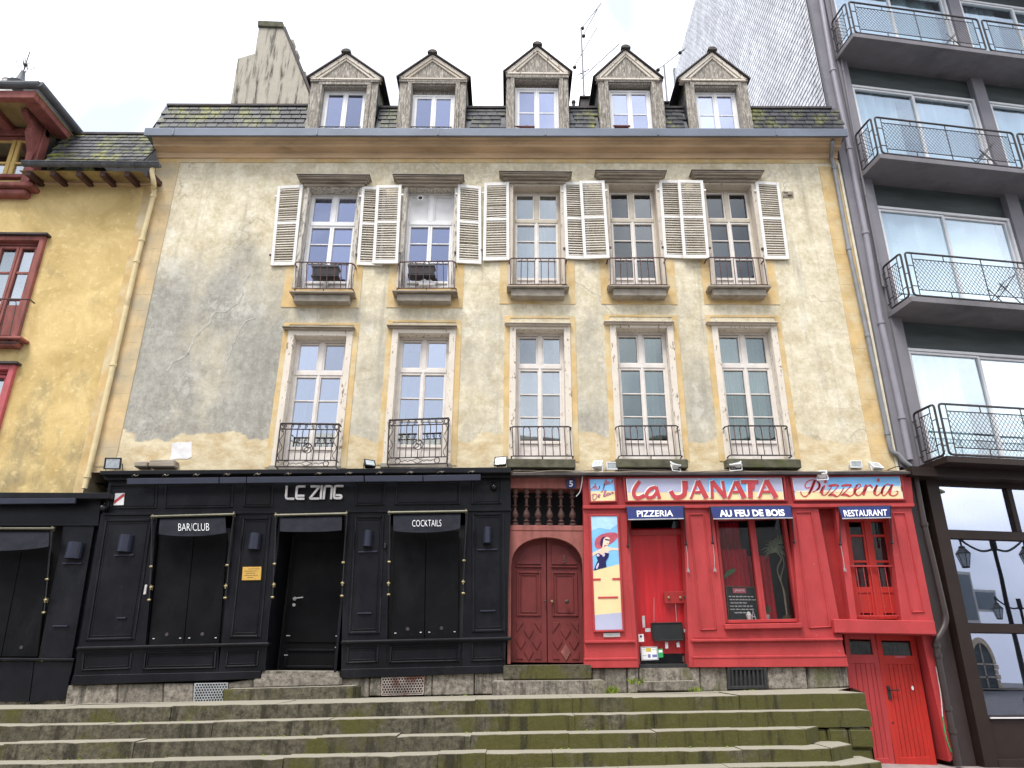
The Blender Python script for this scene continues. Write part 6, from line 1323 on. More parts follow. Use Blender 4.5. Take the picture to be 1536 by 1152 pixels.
for pts in ([(84, 432), (100, 420), (112, 438), (96, 446)], [(134, 432), (152, 416), (158, 436), (144, 448)], [(80, 540), (100, 500), (106, 515), (90, 552)]): pr_('highlight_print', simple('pink_highlight_print', (.6, .5, .68), .4) if 'pink_highlight_print' not in bpy.data.materials else bpy.data.materials['pink_highlight_print'], pts, True)
for a, b, c, d in ((52, 122, 634, 651), (222, 294, 633, 650), (98, 270, 789, 804)): pr_('print_bar', K['print_red'], [(a, c), (b, c), (b, d), (a, d)])
p = qpatch((905, 949.5), (930, 949), (930.5, 955.5), (905.5, 956), RO + .02); t = tag(MB().bar(p, 0, 1, 0, 1, 0, -.02).build('letterbox', K['steel'], None, .004), 'small steel letter slot under the bather panel', 'letterbox'); MB().bar(p, .12, .88, .3, .7, .002, -.001).build('flap', K['grey_tape'], t)
p = qpatch((850, 719), (863, 718.5), (863, 732), (850, 732.5), .10); t = tag(MB().bar(p, 0, 1, 0, 1, 0, -.015).build('house_number', K['navyplate'], None, .002), 'navy blue enamel plate with a white number 5', 'house number'); text_mb('5', p, .30, .72, .16, .84, .001, .002, bold=.02).build('numeral', K['print_white'], t)
# glass door
p = qpatch((941, 779), (1026, 777.5), (1040, 1000), (956, 1001), -.10)
solid(RF, 'door_head', RD, ((941, 795), (1026, 794), (1026.5, 801.5), (941.5, 802.5)), -.06, .08)
MB().bar(p, .0, .05, 0, 1, .04, -.06).build('door_post', RD, RF, .005); MB().bar(p, .95, 1, 0, 1, .04, -.06).build('door_post', RD, RF, .005)
dg_ = MB().bar(p, .05, .95, .115, .985, .006, -.006).build('glass_door', K['glasslow'], RF); MB().bar(p, .05, .95, .02, .07, .006, -.006).build('transom_pane', K['glassdk'], RF)
m = MB(); n = 18
for j in range(n): m.add([p.pt(.02 + .96 * j / n, .06, -.05 - .01 * math.sin(j * 1.9)), p.pt(.02 + .96 * (j + 1) / n, .06, -.05 - .01 * math.sin((j + 1) * 1.9)), p.pt(.02 + .96 * (j + 1) / n, .915, -.05), p.pt(.02 + .96 * j / n, .915, -.05)], [(0, 1, 2, 3)])
m.build('door_curtain', K['redcurt'], RF, smooth=True)
MB().bar(p, -.05, 1.05, -.1, 1.05, -.8, -.82).build('room', K['room'], RF); MB().bar(p, -.06, 1.06, .98, 1.02, .12, -.6).build('threshold', K['drain'], RF, .004)
MB().bar(p, .05, .95, .985, 1.0, .01, -.02).build('door_foot', K['drain'], RF)
c = p.pt(.9, .95, -.12); MB().box(c.x - .05, c.x + .05, c.y - .03, c.y + .03, c.z - .05, c.z + .05).build('floor_box', K['hood'], RF, .006)
def small(q, out, name, mat, label, cat, grp=None, bev=.003, th=.02): return tag(solid(None, name, mat, q, out, th, bev), label, cat, grp)
bx_ = small(((996, 887.5), (1026, 886.5), (1027, 905), (997, 906)), -.04, 'letter_box', K['reddk'], 'dark red box with two round knobs on the glass door', 'box', None, .008, .05)
for x in (1003, 1020.5): c = M.at(x, 896.5, -.03); MB().lathe(c, [(.02, 0), (.02, .015), (.01, .02)], 10, 'Y').build('knob', K['brass'], bx_)
c = M.at(1028, 896, .0); t = thing('door_lock', 'round dark lock on the right door jamb by the red box', 'lock', c); MB().lathe(c, [(.035, 0), (.035, .03), (.02, .035)], 12, 'Y').build('rosette', K['drain'], t); MB().lathe(c + V((0, -.03, 0)), [(.013, 0), (.013, .01)], 8, 'Y').build('keyhole', K['steel'], t)
p2 = qpatch((976, 934), (1023.5, 933), (1026.5, 961), (979.5, 962), -.04); bag = tag(MB().bar(p2, 0, 1, 0, 1, 0, -.05).build('menu_case', K['slateboard'], None, .02), 'dark green black display case hung low on the glass door', 'display case')
MB().frame(p2, 0, 1, 0, 1, .02, .012, -.02).build('case_rim', K['blackplastic'], bag, .005)
for a, b, q in (((981, 932), (981, 896), 0), ((1015, 932), (1013, 905), 0)): MB().tube([M.at(*a, -.05), M.at(*b, -.05)], .003, 4).build('cord', K['grey_tape'], bag)
for i, (q, lab) in enumerate(((((963, 924), (967, 923.5), (968, 941), (964, 941.5)), 'long strip of grey tape standing left on the glass door'), (((967.5, 942.5), (975.5, 942), (976, 947.5), (968, 948)), 'short grey tape left of the display case'), (((1025.5, 943.5), (1033.5, 943), (1034, 948), (1026, 948.5)), 'short grey tape right of the display case'), (((997.5, 963), (1001.8, 963), (1002.4, 972.5), (998, 973)), 'left grey tape tab below the display case'), (((1014.5, 964.5), (1018.5, 962), (1020, 970.5), (1015.4, 971)), 'right grey tape tab below the display case'))): small(q, -.06, 'tape', K['grey_tape'], lab, 'tape', 'tape strips on the glass door', 0, .004)
t = small(((957.5, 951.5), (965.3, 951), (966.3, 962.5), (958.3, 963)), -.06, 'notice', K['print_white'], 'small white notice with a blue dot low on the glass door', 'notice', None, 0, .004); c = M.at(961.4, 954.6, -.055); MB().lathe(c, [(.018, 0), (.018, .002)], 10, 'Y').build('dot', K['navyplate'], t)
p2 = qpatch((960.5, 970), (986, 970), (988, 990), (962, 991), -.05); t = tag(MB().frame(p2, 0, 1, 0, 1, .02, 0, -.02).build('certificate', K['grey_tape'], None, .003), 'framed white card sign low on the glass door', 'card sign'); MB().bar(p2, .06, .94, .08, .92, -.004, -.015).build('card', K['print_white'], t)
for a0, a1, b0, b1, mt in ((.32, .62, .1, .36, 'print_yel'), (.66, .94, .58, .78, 'print_blue'), (.40, .56, .55, .8, 'print_blue'), (.1, .28, .2, .24, 'grey_tape'), (.66, .92, .2, .24, 'grey_tape'), (.1, .32, .62, .66, 'grey_tape')): MB().bar(p2, a0, a1, b0, b1, -.002, -.0035).build('print', K[mt], t)
t = small(((987, 973.5), (994, 973), (995, 986), (988, 986.5)), -.06, 'card', K['print_green'], 'green card right of the white card sign', 'card', None, 0, .004); p2 = qpatch((987, 973.5), (994, 973), (995, 986), (988, 986.5), -.06); MB().bar(p2, .1, .9, .15, .42, .002, 0).build('print', K['print_white'], t)
# display window
WQ = ((1075, 781), (1174.5, 778), (1197, 930), (1090, 932)); p = qpatch(*WQ, -.02)
wf = MB().frame(p, -.04, 1.03, -.03, 1.02, .05, .05, -.10).build('display_window', RD, RF, .006); MB().bar(p, .475, .525, 0, 1, .03, -.06).build('mullion', RD, wf, .005); MB().bar(p, .525, .565, 0, 1, .015, -.07).build('sash_stile', RD, wf, .005)
solid(RF, 'window_sill', RD, ((1087, 936), (1203, 934), (1206, 942), (1088, 944)), RO + .07, .2, .01)
for a, b in ((.0, .475), (.565, 1)): MB().bar(p, a, b, 0, 1, -.03, -.036).build('pane', K['glasslow'], wf)
def drape(a0, a1, t0, t1, o, mt, amp=.03, n=26, nm='curtain'):
    m = MB()
    for j in range(n): s0, s1_ = a0 + (a1 - a0) * j / n, a0 + (a1 - a0) * (j + 1) / n; d0, d1 = amp * math.sin(j * 1.7), amp * math.sin((j + 1) * 1.7); m.add([p.pt(s0, t0, o - d0), p.pt(s1_, t0, o - d1), p.pt(s1_, t1, o - d1), p.pt(s0, t1, o - d0)], [(0, 1, 2, 3)])
    m.build(nm, K[mt], wf, smooth=True)
drape(0, .46, .28, 1, -.24, 'redcurt2', .02); drape(.5, .84, .34, 1, -.40, 'redcurt2', .02); drape(0, .44, -.02, .27, -.42, 'redcurt2', .02); MB().bar(p, -.1, 1.1, -.1, 1.1, -1.1, -1.12).build('room', K['room'], wf); MB().bar(p, -.05, 1.05, .985, 1.02, -.04, -1.0).build('window_board', K['wood'], wf)
p2 = qpatch((1088, 879), (1132, 880), (1140, 931), (1093, 931.5), -.16); CB = tag(MB().bar(p2, 0, 1, 0, 1, 0, -.02).build('chalkboard', K['slateboard']), 'black chalkboard with white handwriting inside the display window', 'chalkboard'); MB().frame(p2, 0, 1, 0, 1, .016, .012, -.02).build('board_frame', K['wood'], CB, .003)
MB().bar(p2, .24, .68, .05, .2, .003, 0).build('red_label', K['print_hat'], CB); text_mb('JANATA', p2, .30, .64, .09, .17, .004, .001).build('lettering', K['print_white'], CB)
rng = random.Random(4)
for k, (a, b) in enumerate(((.08, .82), (.10, .84), (.12, .66), (.08, .76), (.08, .86), (.22, .52))):
    m = MB(); t_ = .30 + k * .093; s = a
    while s < b:
        w_ = rng.uniform(.05, .16); pts = [(s + w_ * j / 8, t_ + .016 * math.sin(j * 2.3 + k) * rng.uniform(.5, 1.3)) for j in range(9)]; m.ribbon([p2.pt(*q, .004) for q in pts], .006, p2.n, .001); s += w_ + .03
    m.build('handwriting', K['print_white'], CB)
for k in range(1): pass
DC = thing('houseplant', 'tall thin dracaena with pale spiky leaves inside the display window', 'plant', M.at(1180, 929, -.35))
base = M.at(1181, 926, -.32); tops = [M.at(1171, 838, -.32), M.at(1163, 832, -.32), M.at(1174, 815, -.32)]
mid1 = [M.at(x, y, -.32) for x, y in ((1181, 926), (1178, 905), (1174, 880), (1166, 855), (1172, 838), (1165, 828))]; mid2 = [M.at(x, y, -.34) for x, y in ((1181, 926), (1177, 890), (1171, 868), (1176, 845), (1168, 818))]
MB().tube(cm(mid1, 4), .012, 6).build('stem', K['stem'], DC, smooth=True); MB().tube(cm(mid2, 4), .010, 6).build('stem', K['stem'], DC, smooth=True)
rng = random.Random(9)
for (cx, cy, n, ln) in ((1163, 828, 17, 24), (1169, 815, 13, 17)):
    c = M.at(cx, cy, -.32)
    for k in range(n):
        a = math.radians(-20 + 220 * k / (n - 1)); L_ = ln / 88 * rng.uniform(.7, 1.1); d = V((math.cos(a), rng.uniform(-.25, .2), math.sin(a))); e = c + d * L_ * .55 + V((0, 0, .02)); f = c + d * L_ + V((0, 0, -.07 * abs(math.cos(a))))
        MB().ribbon([c, e, f], [.012, .016, .002], (0, -1, .2), .002).build('leaf', K['palmleaf'], DC)
MB().lathe(base + V((0, 0, -.06)), [(.06, 0), (.08, .09), (.07, .09)], 10).build('pot', K['wood'], DC, smooth=True)
LFt = thing('houseplant', 'single broad dark green leaf at the left of the display window', 'plant', M.at(1086, 930, -.25)); c = [M.at(x, y, -.2) for x, y in ((1085, 868), (1092, 860), (1099, 856), (1104, 853))]
MB().ribbon(c, [.02, .075, .07, .01], (0, -1, .3), .004).build('leaf', K['leaf'], LFt); MB().tube(cm([M.at(1083, 931, -.25), M.at(1082, 895, -.25), M.at(1085, 868, -.2)], 4), .007, 5).build('stem', K['leaf'], LFt)
Lp = thing('houseplant', 'small bushy potted plant at the middle foot of the display window', 'plant', M.at(1149, 928, -.25)); c = M.at(1149, 922, -.25); MB().lathe(c + V((0, 0, -.08)), [(.045, 0), (.06, .08), (.05, .08)], 10).build('pot', K['whiteplastic'], Lp, smooth=True)
for k in range(14): a = k * 2.4; d = V((math.cos(a) * .09, math.sin(a) * .06, .05 + .09 * (k % 3) / 2)); MB().ribbon([c, c + d * .6 + V((0, 0, .03)), c + d], [.01, .03, .004], (0, -1, .4), .002).build('leaf', K['leaf'], Lp)
c = M.at(1124, 930, -.10); t = tag(MB().lathe(c, [(.03, 0), (.035, .03), (.05, .08), (.03, .09), (.035, .11), (.01, .13)], 8).build('cat_figurine', K['print_white'], None, smooth=True), 'small white animal figurine in front of the chalkboard', 'figurine')
m = MB(); c = M.at(1131, 930, -.10); m.tube([c + V((-.03, 0, 0)), c + V((0, 0, .15)), c + V((.035, 0, 0))], .007, 5); m.tube([c + V((-.02, 0, .05)), c + V((.02, 0, .05))], .006, 5); tag(m.build('tower_figurine', K['print_white']), 'small white tower figurine in front of the chalkboard', 'figurine')
# navy awnings
def navy_awning(label, tl, tr, br, bl, txt, tb, arms, bold):
    P0, P1, Q0, Q1 = M.at(*tl, .24), M.at(*tr, .24), M.at(*bl, .37), M.at(*br, .37); t = thing('awning', label, 'awning', (P0 + P1) / 2, 'navy awnings on the pizzeria')
    m = MB().hexa([P0, P1, Q1, Q0], [q + V((0, .012, .012)) for q in (P0, P1, Q1, Q0)]); m.build('valance', K['navy'], t, .002)
    MB().tube([P0 + V((-.02, .02, 0)), P1 + V((.02, .02, 0))], .022, 8).build('roller_bar', K['lampblk'], t); MB().tube([Q0, Q1], .010, 6).build('front_bar', K['grey_tape'], t)
    pz_ = Patch(P0, P1, Q1, Q0); text_mb(txt, pz_, *tb, .004, .002, bold=bold).build('lettering', K['print_white'], t)
    for (a, b, e) in arms:
        m = MB(); m.tube([M.at(*a, .24), M.at(*b, .19)], .011, 6); m.tube([M.at(*a, .18), M.at(*b, .17)], .008, 5); q = M.at(*b, .18); m.ball(q, .026, 8); m.build('arm', K['blackplastic'], t)
        if e: MB().tube(cm([q, q.lerp(M.at(*e, .17), .5) + V((.01, 0, 0)), M.at(*e, .17)], 3), .004, 4).build('cord', K['grey_tape'], t); c = M.at(*e, .17); m = MB(); m.tube([c + V((.025 * math.cos(j * 2.2), -.01, .035 * math.sin(j * 1.7) - .0)) for j in range(9)], .005, 4); m.build('cord_knot', K['grey_tape'], t)
navy_awning('navy awning lettered PIZZERIA over the glass door', (940, 761), (1025, 760), (1025.5, 778), (942, 779.5), 'PIZZERIA', (.17, .81, .30, .80), [((941, 764), (942, 819), None), ((1026, 763), (1029, 816), (1032, 856))], .012)
navy_awning('navy awning lettered AU FEU DE BOIS over the display window', (1066, 761), (1185.5, 759.5), (1189, 777), (1070, 778.5), 'AU FEU DE BOIS', (.09, .91, .26, .84), [((1065, 763), (1069, 814), (1072, 855)), ((1187, 761), (1191, 813), None)], .035)
navy_awning('navy awning lettered RESTAURANT over the small right window', (1258.5, 761), (1335, 759.5), (1336, 776.5), (1263.5, 778), 'RESTAURANT', (.06, .93, .28, .84), [((1259, 763), (1260.5, 816), (1267, 855)), ((1335.5, 762), (1338, 814), None)], .012)
# right bay: deep dark return, tall window with a rail, pilaster, apron
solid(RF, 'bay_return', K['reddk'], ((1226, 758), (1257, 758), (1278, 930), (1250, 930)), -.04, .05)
solid(RF, 'bay_pier', RD, ((1331, 760), (1366.5, 760), (1401, 932), (1353, 932)), RO, .2); raised(RF, RD, ((1338, 769), (1357.5, 769), (1387, 918.5), (1367, 919.5)), RO, .02, inner=False)
solid(RF, 'bay_post', RD, ((1253, 761), (1264, 761), (1286, 931), (1276, 931)), RO, .2)
solid(RF, 'apron', RD, ((1251, 928.5), (1402, 931), (1405.5, 952), (1253, 949.5)), RO + .10, .4, .012)
p = qpatch((1264, 777), (1331, 777), (1354, 929), (1283, 929), -.03); bw = MB().frame(p, 0, 1, 0, 1, .05, .03, -.06).build('bay_window', K['redworn'], RF, .005)
MB().bar(p, .44, .50, .02, .98, .03, -.03).build('meeting_stile', K['redworn'], bw, .004); MB().bar(p, .50, .56, .02, .98, .02, -.03).build('meeting_stile', K['redworn'], bw, .004)
for a, b in ((.07, .44), (.56, .93)):
    u = p.sub(a, b, .02, .98); m = MB().frame(u, 0, 1, 0, 1, .035, .015, -.03)
    for t_ in (.17, .44): m.bar(u, .05, .95, t_ - .012, t_ + .012, .01, -.03)
    m.bar(u, .05, .95, .70, .76, .012, -.03); m.build('sash', K['redworn'], bw, .004); MB().bar(u, .08, .92, .76, .96, -.002, -.03).build('foot_panel', K['redworn'], bw)
    for c, d in ((.03, .16), (.185, .43), (.455, .70)): MB().bar(u, .1, .9, c, d, -.012, -.018).build('pane', K['glassdk'], bw)
MB().bar(p, -.05, 1.05, -.05, 1.05, -.6, -.62).build('room', K['room'], bw); drp = MB()
for j in range(12): drp.add([p.pt(.06 + .86 * j / 12, .16, -.1 - .02 * (j % 2)), p.pt(.06 + .86 * (j + 1) / 12, .16, -.1 - .02 * ((j + 1) % 2)), p.pt(.06 + .86 * (j + 1) / 12, .75, -.1 - .02 * ((j + 1) % 2)), p.pt(.06 + .86 * j / 12, .75, -.1 - .02 * (j % 2))], [(0, 1, 2, 3)])
drp.build('curtain', K['redcurt2'], bw)
r = qpatch((1269, 848), (1341, 848), (1355, 927), (1281, 927), .05); rl = MB().bar(r, -.02, 1.02, 0, .03, .015, -.02).build('window_rail', RD, bw, .003); MB().bar(r, -.02, 1.02, .95, .97, .01, -.01).build('foot_rail', RD, rl)
for k in range(7): s = .05 + k * .15; MB().tube([r.pt(s, .03), r.pt(s, 1.0)], .007, 5).build('bar', RD, rl)
# cellar doors below the bay
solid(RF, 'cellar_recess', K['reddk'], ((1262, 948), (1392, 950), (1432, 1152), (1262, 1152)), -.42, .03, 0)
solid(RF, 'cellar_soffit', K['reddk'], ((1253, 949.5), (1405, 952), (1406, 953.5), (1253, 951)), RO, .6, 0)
solid(RF, 'cellar_post', RD, ((1382, 951), (1404, 952), (1429, 1140), (1424.5, 1143)), .02, .4); 
def cellar_leaf(tl, tr, br, bl, mat, gp, n, handle):
    p = qpatch(tl, tr, br, bl, -.18); lf = MB().frame(p, 0, 1, .0, 1, .085, 0, -.05, wb=.12).build('cellar_door', mat, RF, .005); g0, g1 = gp
    MB().bar(p, .08, .92, g1, g1 + .07, -.002, -.05).build('door_rail', mat, lf, .004); MB().bar(p, .1, .9, g0 - .01, g1 + .01, -.03, -.035).build('pane', K['glassdk'], lf)
    mm = MB()
    for j in range(14): mm.add([p.pt(.1 + .8 * j / 14, g0, -.1 - .02 * (j % 2)), p.pt(.1 + .8 * (j + 1) / 14, g0, -.1 - .02 * ((j + 1) % 2)), p.pt(.1 + .8 * (j + 1) / 14, g1, -.1 - .02 * ((j + 1) % 2)), p.pt(.1 + .8 * j / 14, g1, -.1 - .02 * (j % 2))], [(0, 1, 2, 3)])
    mm.build('curtain', K['grey_tape'] if False else K['hood'], lf)
    for j in range(n):
        w_ = .76 / n; MB().bar(p, .12 + w_ * j + .004, .12 + w_ * (j + 1) - .004, g1 + .07, .945, -.012 - random.uniform(0, .002), -.05).build('plank', mat, lf, .004)
    if handle:
        h = p.pt(.12, .45, .0); m = MB().box(h.x - .025, h.x + .025, h.y - .012, h.y, h.z - .11, h.z + .09); m.tube([h + V((0, -.01, .03)), h + V((0, -.05, .03)), h + V((.14, -.05, .03))], .010); m.build('door_handle', K['drain'], lf); c = p.pt(.10, .68, 0); MB().lathe(c, [(.014, 0), (.014, .008)], 8, 'Y').build('keyhole', K['drain'], lf)
        q = p.sub(.40, .68, .165, .185); text_mb('n\u00b0 5 bis', q, 0, 1, 0, 1, .001, .001).build('notice', K['print_white'], lf) if False else MB().bar(q, 0, 1, .1, .9, .002, 0).build('notice', K['print_hat'], lf)
        c = p.pt(.72, .42); MB().prism([c + V((.02 * math.cos(a), -.001, .035 * math.sin(a))) for a in (0, .9, 1.8, 2.9, 4, 5.2)], (0, -.002, 0)).build('paint_chip', K['print_white'], lf)
cellar_leaf((1266, 950), (1312, 951), (1345, 1150), (1284, 1152), K['reddk'] if False else K['red'], (.07, .165), 5, False); cellar_leaf((1313, 952), (1372, 953), (1406, 1148), (1343, 1150), K['redworn'], (.07, .165), 7, True)
m = MB(); 
# cables along the top of the red cornice
cb = thing('cable', 'thin grey cables lying along the top of the red cornice', 'cable', M.at(1000, 705, .15)); m = MB(); rng = random.Random(2)
for k in range(2): m.tube(cm([M.at(770 + j * 27, 708 - k * 1.5 + rng.uniform(-2, 1.2), .20 - .05 * k) for j in range(23)], 3), .009, 5)
m.build('wires', K['hood'], cb); m = MB(); m.tube(cm([M.at(x, y, .2) for x, y in ((1103, 708), (1100, 699), (1106, 703), (1112, 696), (1108, 706), (1118, 705))], 4), .008, 5); m.tube(cm([M.at(x, y, .2) for x, y in ((1330, 706), (1345, 700), (1357, 702), (1362, 708))], 4), .008, 5); m.build('wire_loop', K['blackplastic'], cb)
t = thing('cable', 'pale cable hanging down in front of the entrance fascia', 'cable', M.at(873, 708, .2)); MB().tube(cm([M.at(x, y, .2) for x, y in ((874, 706), (873, 722), (870, 737), (864, 745))], 4), .008, 5).build('wire', K['grey_tape'], t)
# planters, pots and weeds
def planter(px, py, w_, label, out=.12):
    c = M.at(px, py, out); t = thing('planter', label, 'planter', c, 'grey planters on the second floor railings'); m = MB(); h = .21
    m.hexa([(c.x - w_ * .46, c.y - .08, c.z), (c.x + w_ * .46, c.y - .08, c.z), (c.x + w_ / 2, c.y - .10, c.z + h), (c.x - w_ / 2, c.y - .10, c.z + h)], [(c.x - w_ * .46, c.y + .08, c.z), (c.x + w_ * .46, c.y + .08, c.z), (c.x + w_ / 2, c.y + .10, c.z + h), (c.x - w_ / 2, c.y + .10, c.z + h)])
    m.build('box', simple('grey_plastic_planter', (.075, .068, .068), .6) if 'grey_plastic_planter' not in bpy.data.materials else bpy.data.materials['grey_plastic_planter'], t, .012); MB().box(c.x - w_ / 2 - .01, c.x + w_ / 2 + .01, c.y - .115, c.y + .115, c.z + h - .05, c.z + h - .005).build('rim', K['lead'], t, .006); MB().box(c.x - w_ * .5, c.x + w_ * .55, c.y - .10, c.y + .1, c.z - .04, c.z - .002).build('tray', K['blackplastic'], t, .006)
    rng = random.Random(px)
    for k in range(10): x = c.x + rng.uniform(-.42, .42) * w_; m = MB(); b = V((x, c.y + rng.uniform(-.05, .05), c.z + h - .02)); m.tube([b, b + V((rng.uniform(-.03, .03), 0, rng.uniform(.03, .12)))], .007, 4); m.build('dry_stem', K['rustiron'], t)
planter(488, 415.5, .50, 'grey planter of dry stems hung inside the leftmost upper railing', .05); planter(632, 414, .50, 'grey planter of dry stems in the railing below the round vent', .05)
c = M.at(640, 427, .06); tag(MB().prism([c + V((x, 0, z)) for x, z in ((-.16, 0), (.14, -.01), (.17, .05), (.06, .12), (.02, .08), (-.05, .14), (-.14, .08))], (0, .06, 0)).build('white_cloth', K['print_white'], None, .01), 'crumpled white cloth on the sill under the right planter', 'cloth')
def pot(px, py, w_, label, grass):
    c = M.at(px, py, .18); t = thing('planter', label, 'planter', c); MB().box(c.x - w_ / 2, c.x + w_ / 2, c.y - .07, c.y + .07, c.z - .05, c.z - .005).build('box', K['clay'], t, .015)
    rng = random.Random(px); n = 26 if grass else 8
    for k in range(n):
        x = c.x + (rng.uniform(-.02, .4) if grass else rng.uniform(-.3, .9)) * w_; b = V((x, c.y, c.z - .01)); MB().ribbon([b, b + V((rng.uniform(-.04, .04), rng.uniform(-.04, .04), rng.uniform(.05, .14) if grass else .05))], [.014, .002], (0, -1, 0), .002).build('blade', K['leaf'], t)
pot(787, 191, .42, 'low terracotta trough on the middle dormer sill', False); pot(932, 190, .36, 'terracotta pot with a tuft of grass on the fourth dormer sill', True)
for (px, py, n, lab) in ((916, 1036, 30, 'tuft of green weeds in the corner right of the entrance steps'), (955, 1022, 18, 'small weeds left of the pizzeria door step'), (1044, 1036, 12, 'tiny weeds at the right foot of the pizzeria door step')):
    c = M.at(px, py, .45); rng = random.Random(px); t = thing('weeds', lab, 'weeds', c)
    for k in range(n): b = c + V((rng.uniform(-.09, .09), rng.uniform(-.06, .06), -.04)); d = V((rng.uniform(-.08, .08), rng.uniform(-.06, .04), rng.uniform(.05, .13))); MB().ribbon([b, b + d * .6, b + d], [.012, .022, .003], (0, -1, .3), .002).build('blade', K['moss'], t)
# television aerials
def aerial(label, mast, booms, Y):
    q = lambda a: P(*a, Y); t = thing('aerial', label, 'aerial', q(mast[0]), 'television aerials on the roof'); MB().tube([q(mast[0]), q(mast[1])], .022, 6).build('mast', K['greypipe'], t)
    for (a, b, n, el) in booms:
        A, B = q(a), q(b); MB().tube([A, B], .012, 5).build('boom', K['greypipe'], t); m = MB()
        for k in range(n): c = A.lerp(B, (k + .5) / n); m.tube([c + V((-.06, .22, .10)) * el, c - V((-.06, .22, .10)) * el], .006, 4)
        if n: m.build('elements', K['greypipe'], t)
    m = MB()
    for b in booms[:3]: m.ball(q((b[0][0] + 2, b[0][1] - 1)), .05, 8)
    m.build('clamp', K['blackplastic'], t)
aerial('tall television aerial with three booms between the middle and fourth dormers', ((877, 168), (871.6, 42)), [((871.6, 43.5), (901.7, 5), 0, 1), ((873.5, 55), (896, 14), 0, 1), ((860, 102), (895.6, 41), 0, 1), ((872, 118), (928.6, 66), 11, .8), ((866, 113), (884, 104), 3, 1.2)], 1.3)
aerial('short television aerial beside the slate hung side wall', ((1001.5, 160), (996, 98)), [((985, 106), (1025, 75), 0, 1), ((1018, 80), (1026, 75), 3, .9)], 1.3)

# ================================================================== ACROSS THE STREET (seen mirrored in the shop glass)
def mirrored(px, py, Y):                              # where the ray reflected by the shop glass meets the house opposite
    r = ray(px, py).normalized(); h = GP.at(px, py, -.04); n = GN; d = r - n * (2 * r.dot(n)); t = (Y - h.y) / d.y; return h + d * t
OY = -30.0
OH = thing('opposite_house', 'white house with an arched stone doorway, seen mirrored in the brown shop window', 'house', (12, OY, 0))
MB().box(-30, 40, OY - 8, OY, 0, 13.0).build('wall', K['whouse'], OH); MB().hexa([(-30.4, OY + .4, 13.0), (40.4, OY + .4, 13.0), (40.4, OY - 3.9, 15.7), (-30.4, OY - 3.9, 15.7)], [(-30.4, OY + .4, 12.85), (40.4, OY + .4, 12.85), (40.4, OY - 8, 12.85), (-30.4, OY - 8, 12.85)]).build('roof', K['slate_old'], OH)
def mrect(x0, y0, x1, y1):
    a, b, c, d = [mirrored(*q, OY) for q in ((x0, y0), (x1, y0), (x1, y1), (x0, y1))]; xs = [a.x, b.x, c.x, d.x]; return min(xs), max(xs), (c.z + d.z) / 2, (a.z + b.z) / 2
x0, x1, z0, z1 = mrect(1467, 888, 1490, 914); m = MB().box(x0 - .16, x1 + .16, OY, OY + .05, z0 - .16, z1 + .16); m.build('window_surround', K['whouse'], OH); MB().box(x0, x1, OY + .08, OY + .10, z0, z1).build('pane', K['glassdk'], OH)
x0, x1, z0, z1 = mrect(1433, 862, 1452, 930); MB().box(x0 - .2, x1 + .15, OY, OY + .06, z0 - .3, z1 + .2).build('window_surround', K['whouse'], OH); MB().box(x0, x1, OY + .06, OY + .08, z0, z1).build('pane', K['glassdk'], OH)
c0 = mirrored(1457, 985, OY); c1 = mirrored(1497, 1030, OY); cx, hw = (min(c0.x, c1.x) + max(c0.x, c1.x)) / 2, abs(c0.x - c1.x) / 2; zb = mirrored(1478, 1035, OY).z; zt_2 = mirrored(1478, 965, OY).z
arcf = lambda k: [(cx + hw * k * math.cos(t * math.pi / 12), zb + (zt_2 - zb) * .55 + (zt_2 - zb) * .45 * k * math.sin(t * math.pi / 12)) for t in range(13)]
pts = [(cx + hw, zb)] + arcf(1) + [(cx - hw, zb)]; MB().prism([(x, OY + .02, z) for x, z in pts], (0, -.1, 0)).build('arch_door', K['lintel'], OH)
m = MB(); a1, a2 = arcf(1.0), arcf(1.28)
for j in range(12): g = .03; m.hexa([(a1[j][0], OY + .10, a1[j][1]), (a1[j + 1][0], OY + .10, a1[j + 1][1]), (a2[j + 1][0], OY + .10, a2[j + 1][1]), (a2[j][0], OY + .10, a2[j][1])], [(a1[j][0], OY, a1[j][1]), (a1[j + 1][0], OY, a1[j + 1][1]), (a2[j + 1][0], OY, a2[j + 1][1]), (a2[j][0], OY, a2[j][1])])
for sg in (-1, 1):
    for j in range(5): h = (zt_2 - zb) * .55 / 5; w_ = hw * (.30 if j % 2 else .42); xa, xb = sorted((cx + sg * hw, cx + sg * (hw + w_))); m.box(xa, xb, OY, OY + .1, zb + h * j, zb + h * (j + 1) - .02)
m.build('arch_stones', K['hstone'], OH, .01)
m = MB(); zc = zb + (zt_2 - zb) * .55; m.box(cx - hw, cx + hw, OY + .02, OY + .08, zc - .06, zc + .06); m.box(cx - .05, cx + .05, OY + .02, OY + .08, zb, zt_2); m.box(cx - hw, cx + hw, OY + .02, OY + .08, zb + .7, zb + .82); m.build('door_bars', K['hood'], OH)
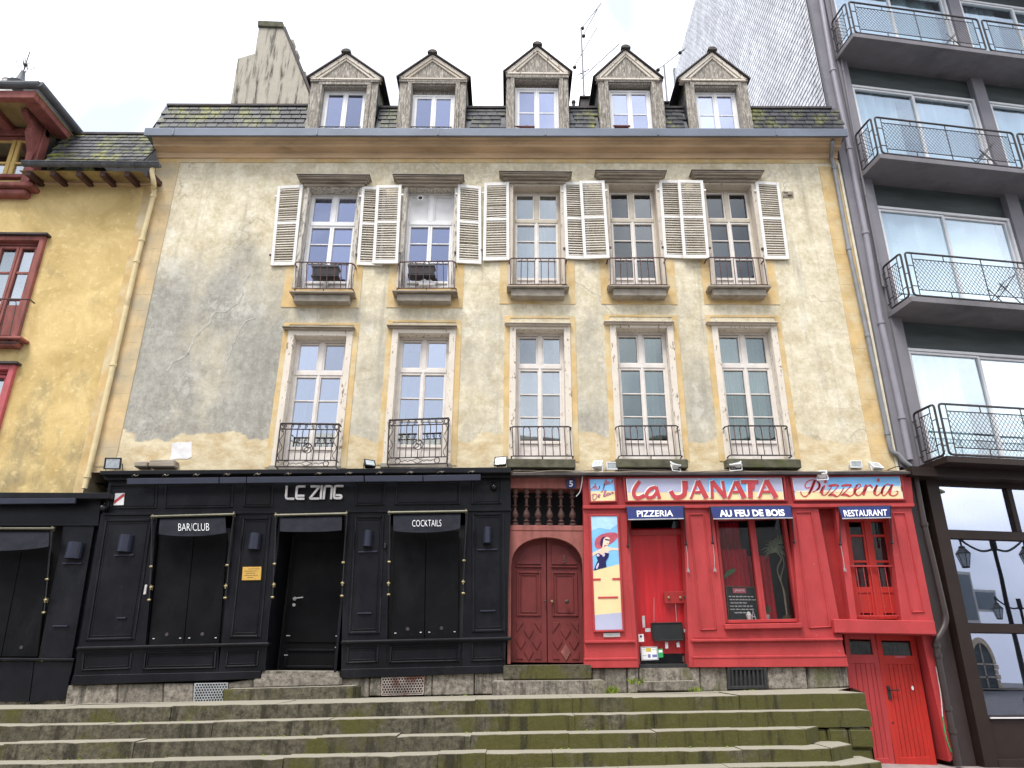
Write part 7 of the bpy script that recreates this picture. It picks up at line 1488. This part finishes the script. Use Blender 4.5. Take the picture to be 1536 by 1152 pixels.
for k in range(4): MB().box(cx - hw - .6 - .3 * k, cx + hw + .9 + .3 * k, OY, OY + .4 + .35 * k, 0, max(.05, zb - .16 * k - .02)).build('entrance_step', K['stone'], OH, .01)
LY_ = -10.5
def lantern(t, c, s):
    MB().lathe(c, [(.10 * s, -.36 * s), (.19 * s, .0), (.20 * s, .02)], 6).build('lantern_glass', K['lampglass'], t)
    m = MB().lathe(c, [(.22 * s, .02 * s), (.20 * s, .06 * s), (.09 * s, .2 * s), (.1 * s, .24 * s), (.03 * s, .28 * s), (.03 * s, .42 * s)], 6); m.lathe(c, [(.11 * s, -.40 * s), (.11 * s, -.36 * s)], 6)
    for k in range(6): a = k * math.pi / 3; m.tube([c + V((math.cos(a) * .1 * s, math.sin(a) * .1 * s, -.37 * s)), c + V((math.cos(a) * .2 * s, math.sin(a) * .2 * s, .03 * s))], .014 * s, 4)
    m.build('lantern_frame', K['drain'], t)
def lamp_post(pxs, Y, label):
    base, top, l1, l2, s = pxs; T_ = mirrored(*top, Y); B_ = V((T_.x, Y, gz(T_.x))); t = thing('street_lamp', label, 'street lamp', B_)
    MB().lathe(B_, [(.16 * s, 0), (.16 * s, .5), (.10 * s, .6), (.075 * s, .7), (.055 * s, T_.z - B_.z - .5), (.09 * s, T_.z - B_.z - .45), (.09 * s, T_.z - B_.z)], 12).build('post', K['drain'], t, smooth=True)
    for l in (l1, l2):
        c = mirrored(*l, Y); c = V((c.x, Y, c.z)); d = V((T_.x, Y, T_.z - .35 * s)); e = c + V((0, 0, .40 * s))
        MB().tube(cm([d, d.lerp(e, .4) + V((0, 0, -.16 * s)), d.lerp(e, .85) + V((0, 0, -.02)), e + V((0, 0, .12 * s)), e], 5), .035 * s, 6).build('arm', K['drain'], t, smooth=True); lantern(t, c, s)
a = mirrored(1445, 832, LY_); b = mirrored(1545, 830, LY_)
lamp_post(((1507, 940), (1487, 806), (1445, 832), (1540, 832), 1.15), LY_, 'iron street lamp with two lanterns, mirrored large in the brown shop window')
lamp_post(((1535, 940), (1527, 898), (1497, 914), (1556, 914), 1.1), -17.0, 'iron street lamp mirrored small and low in the brown shop window')
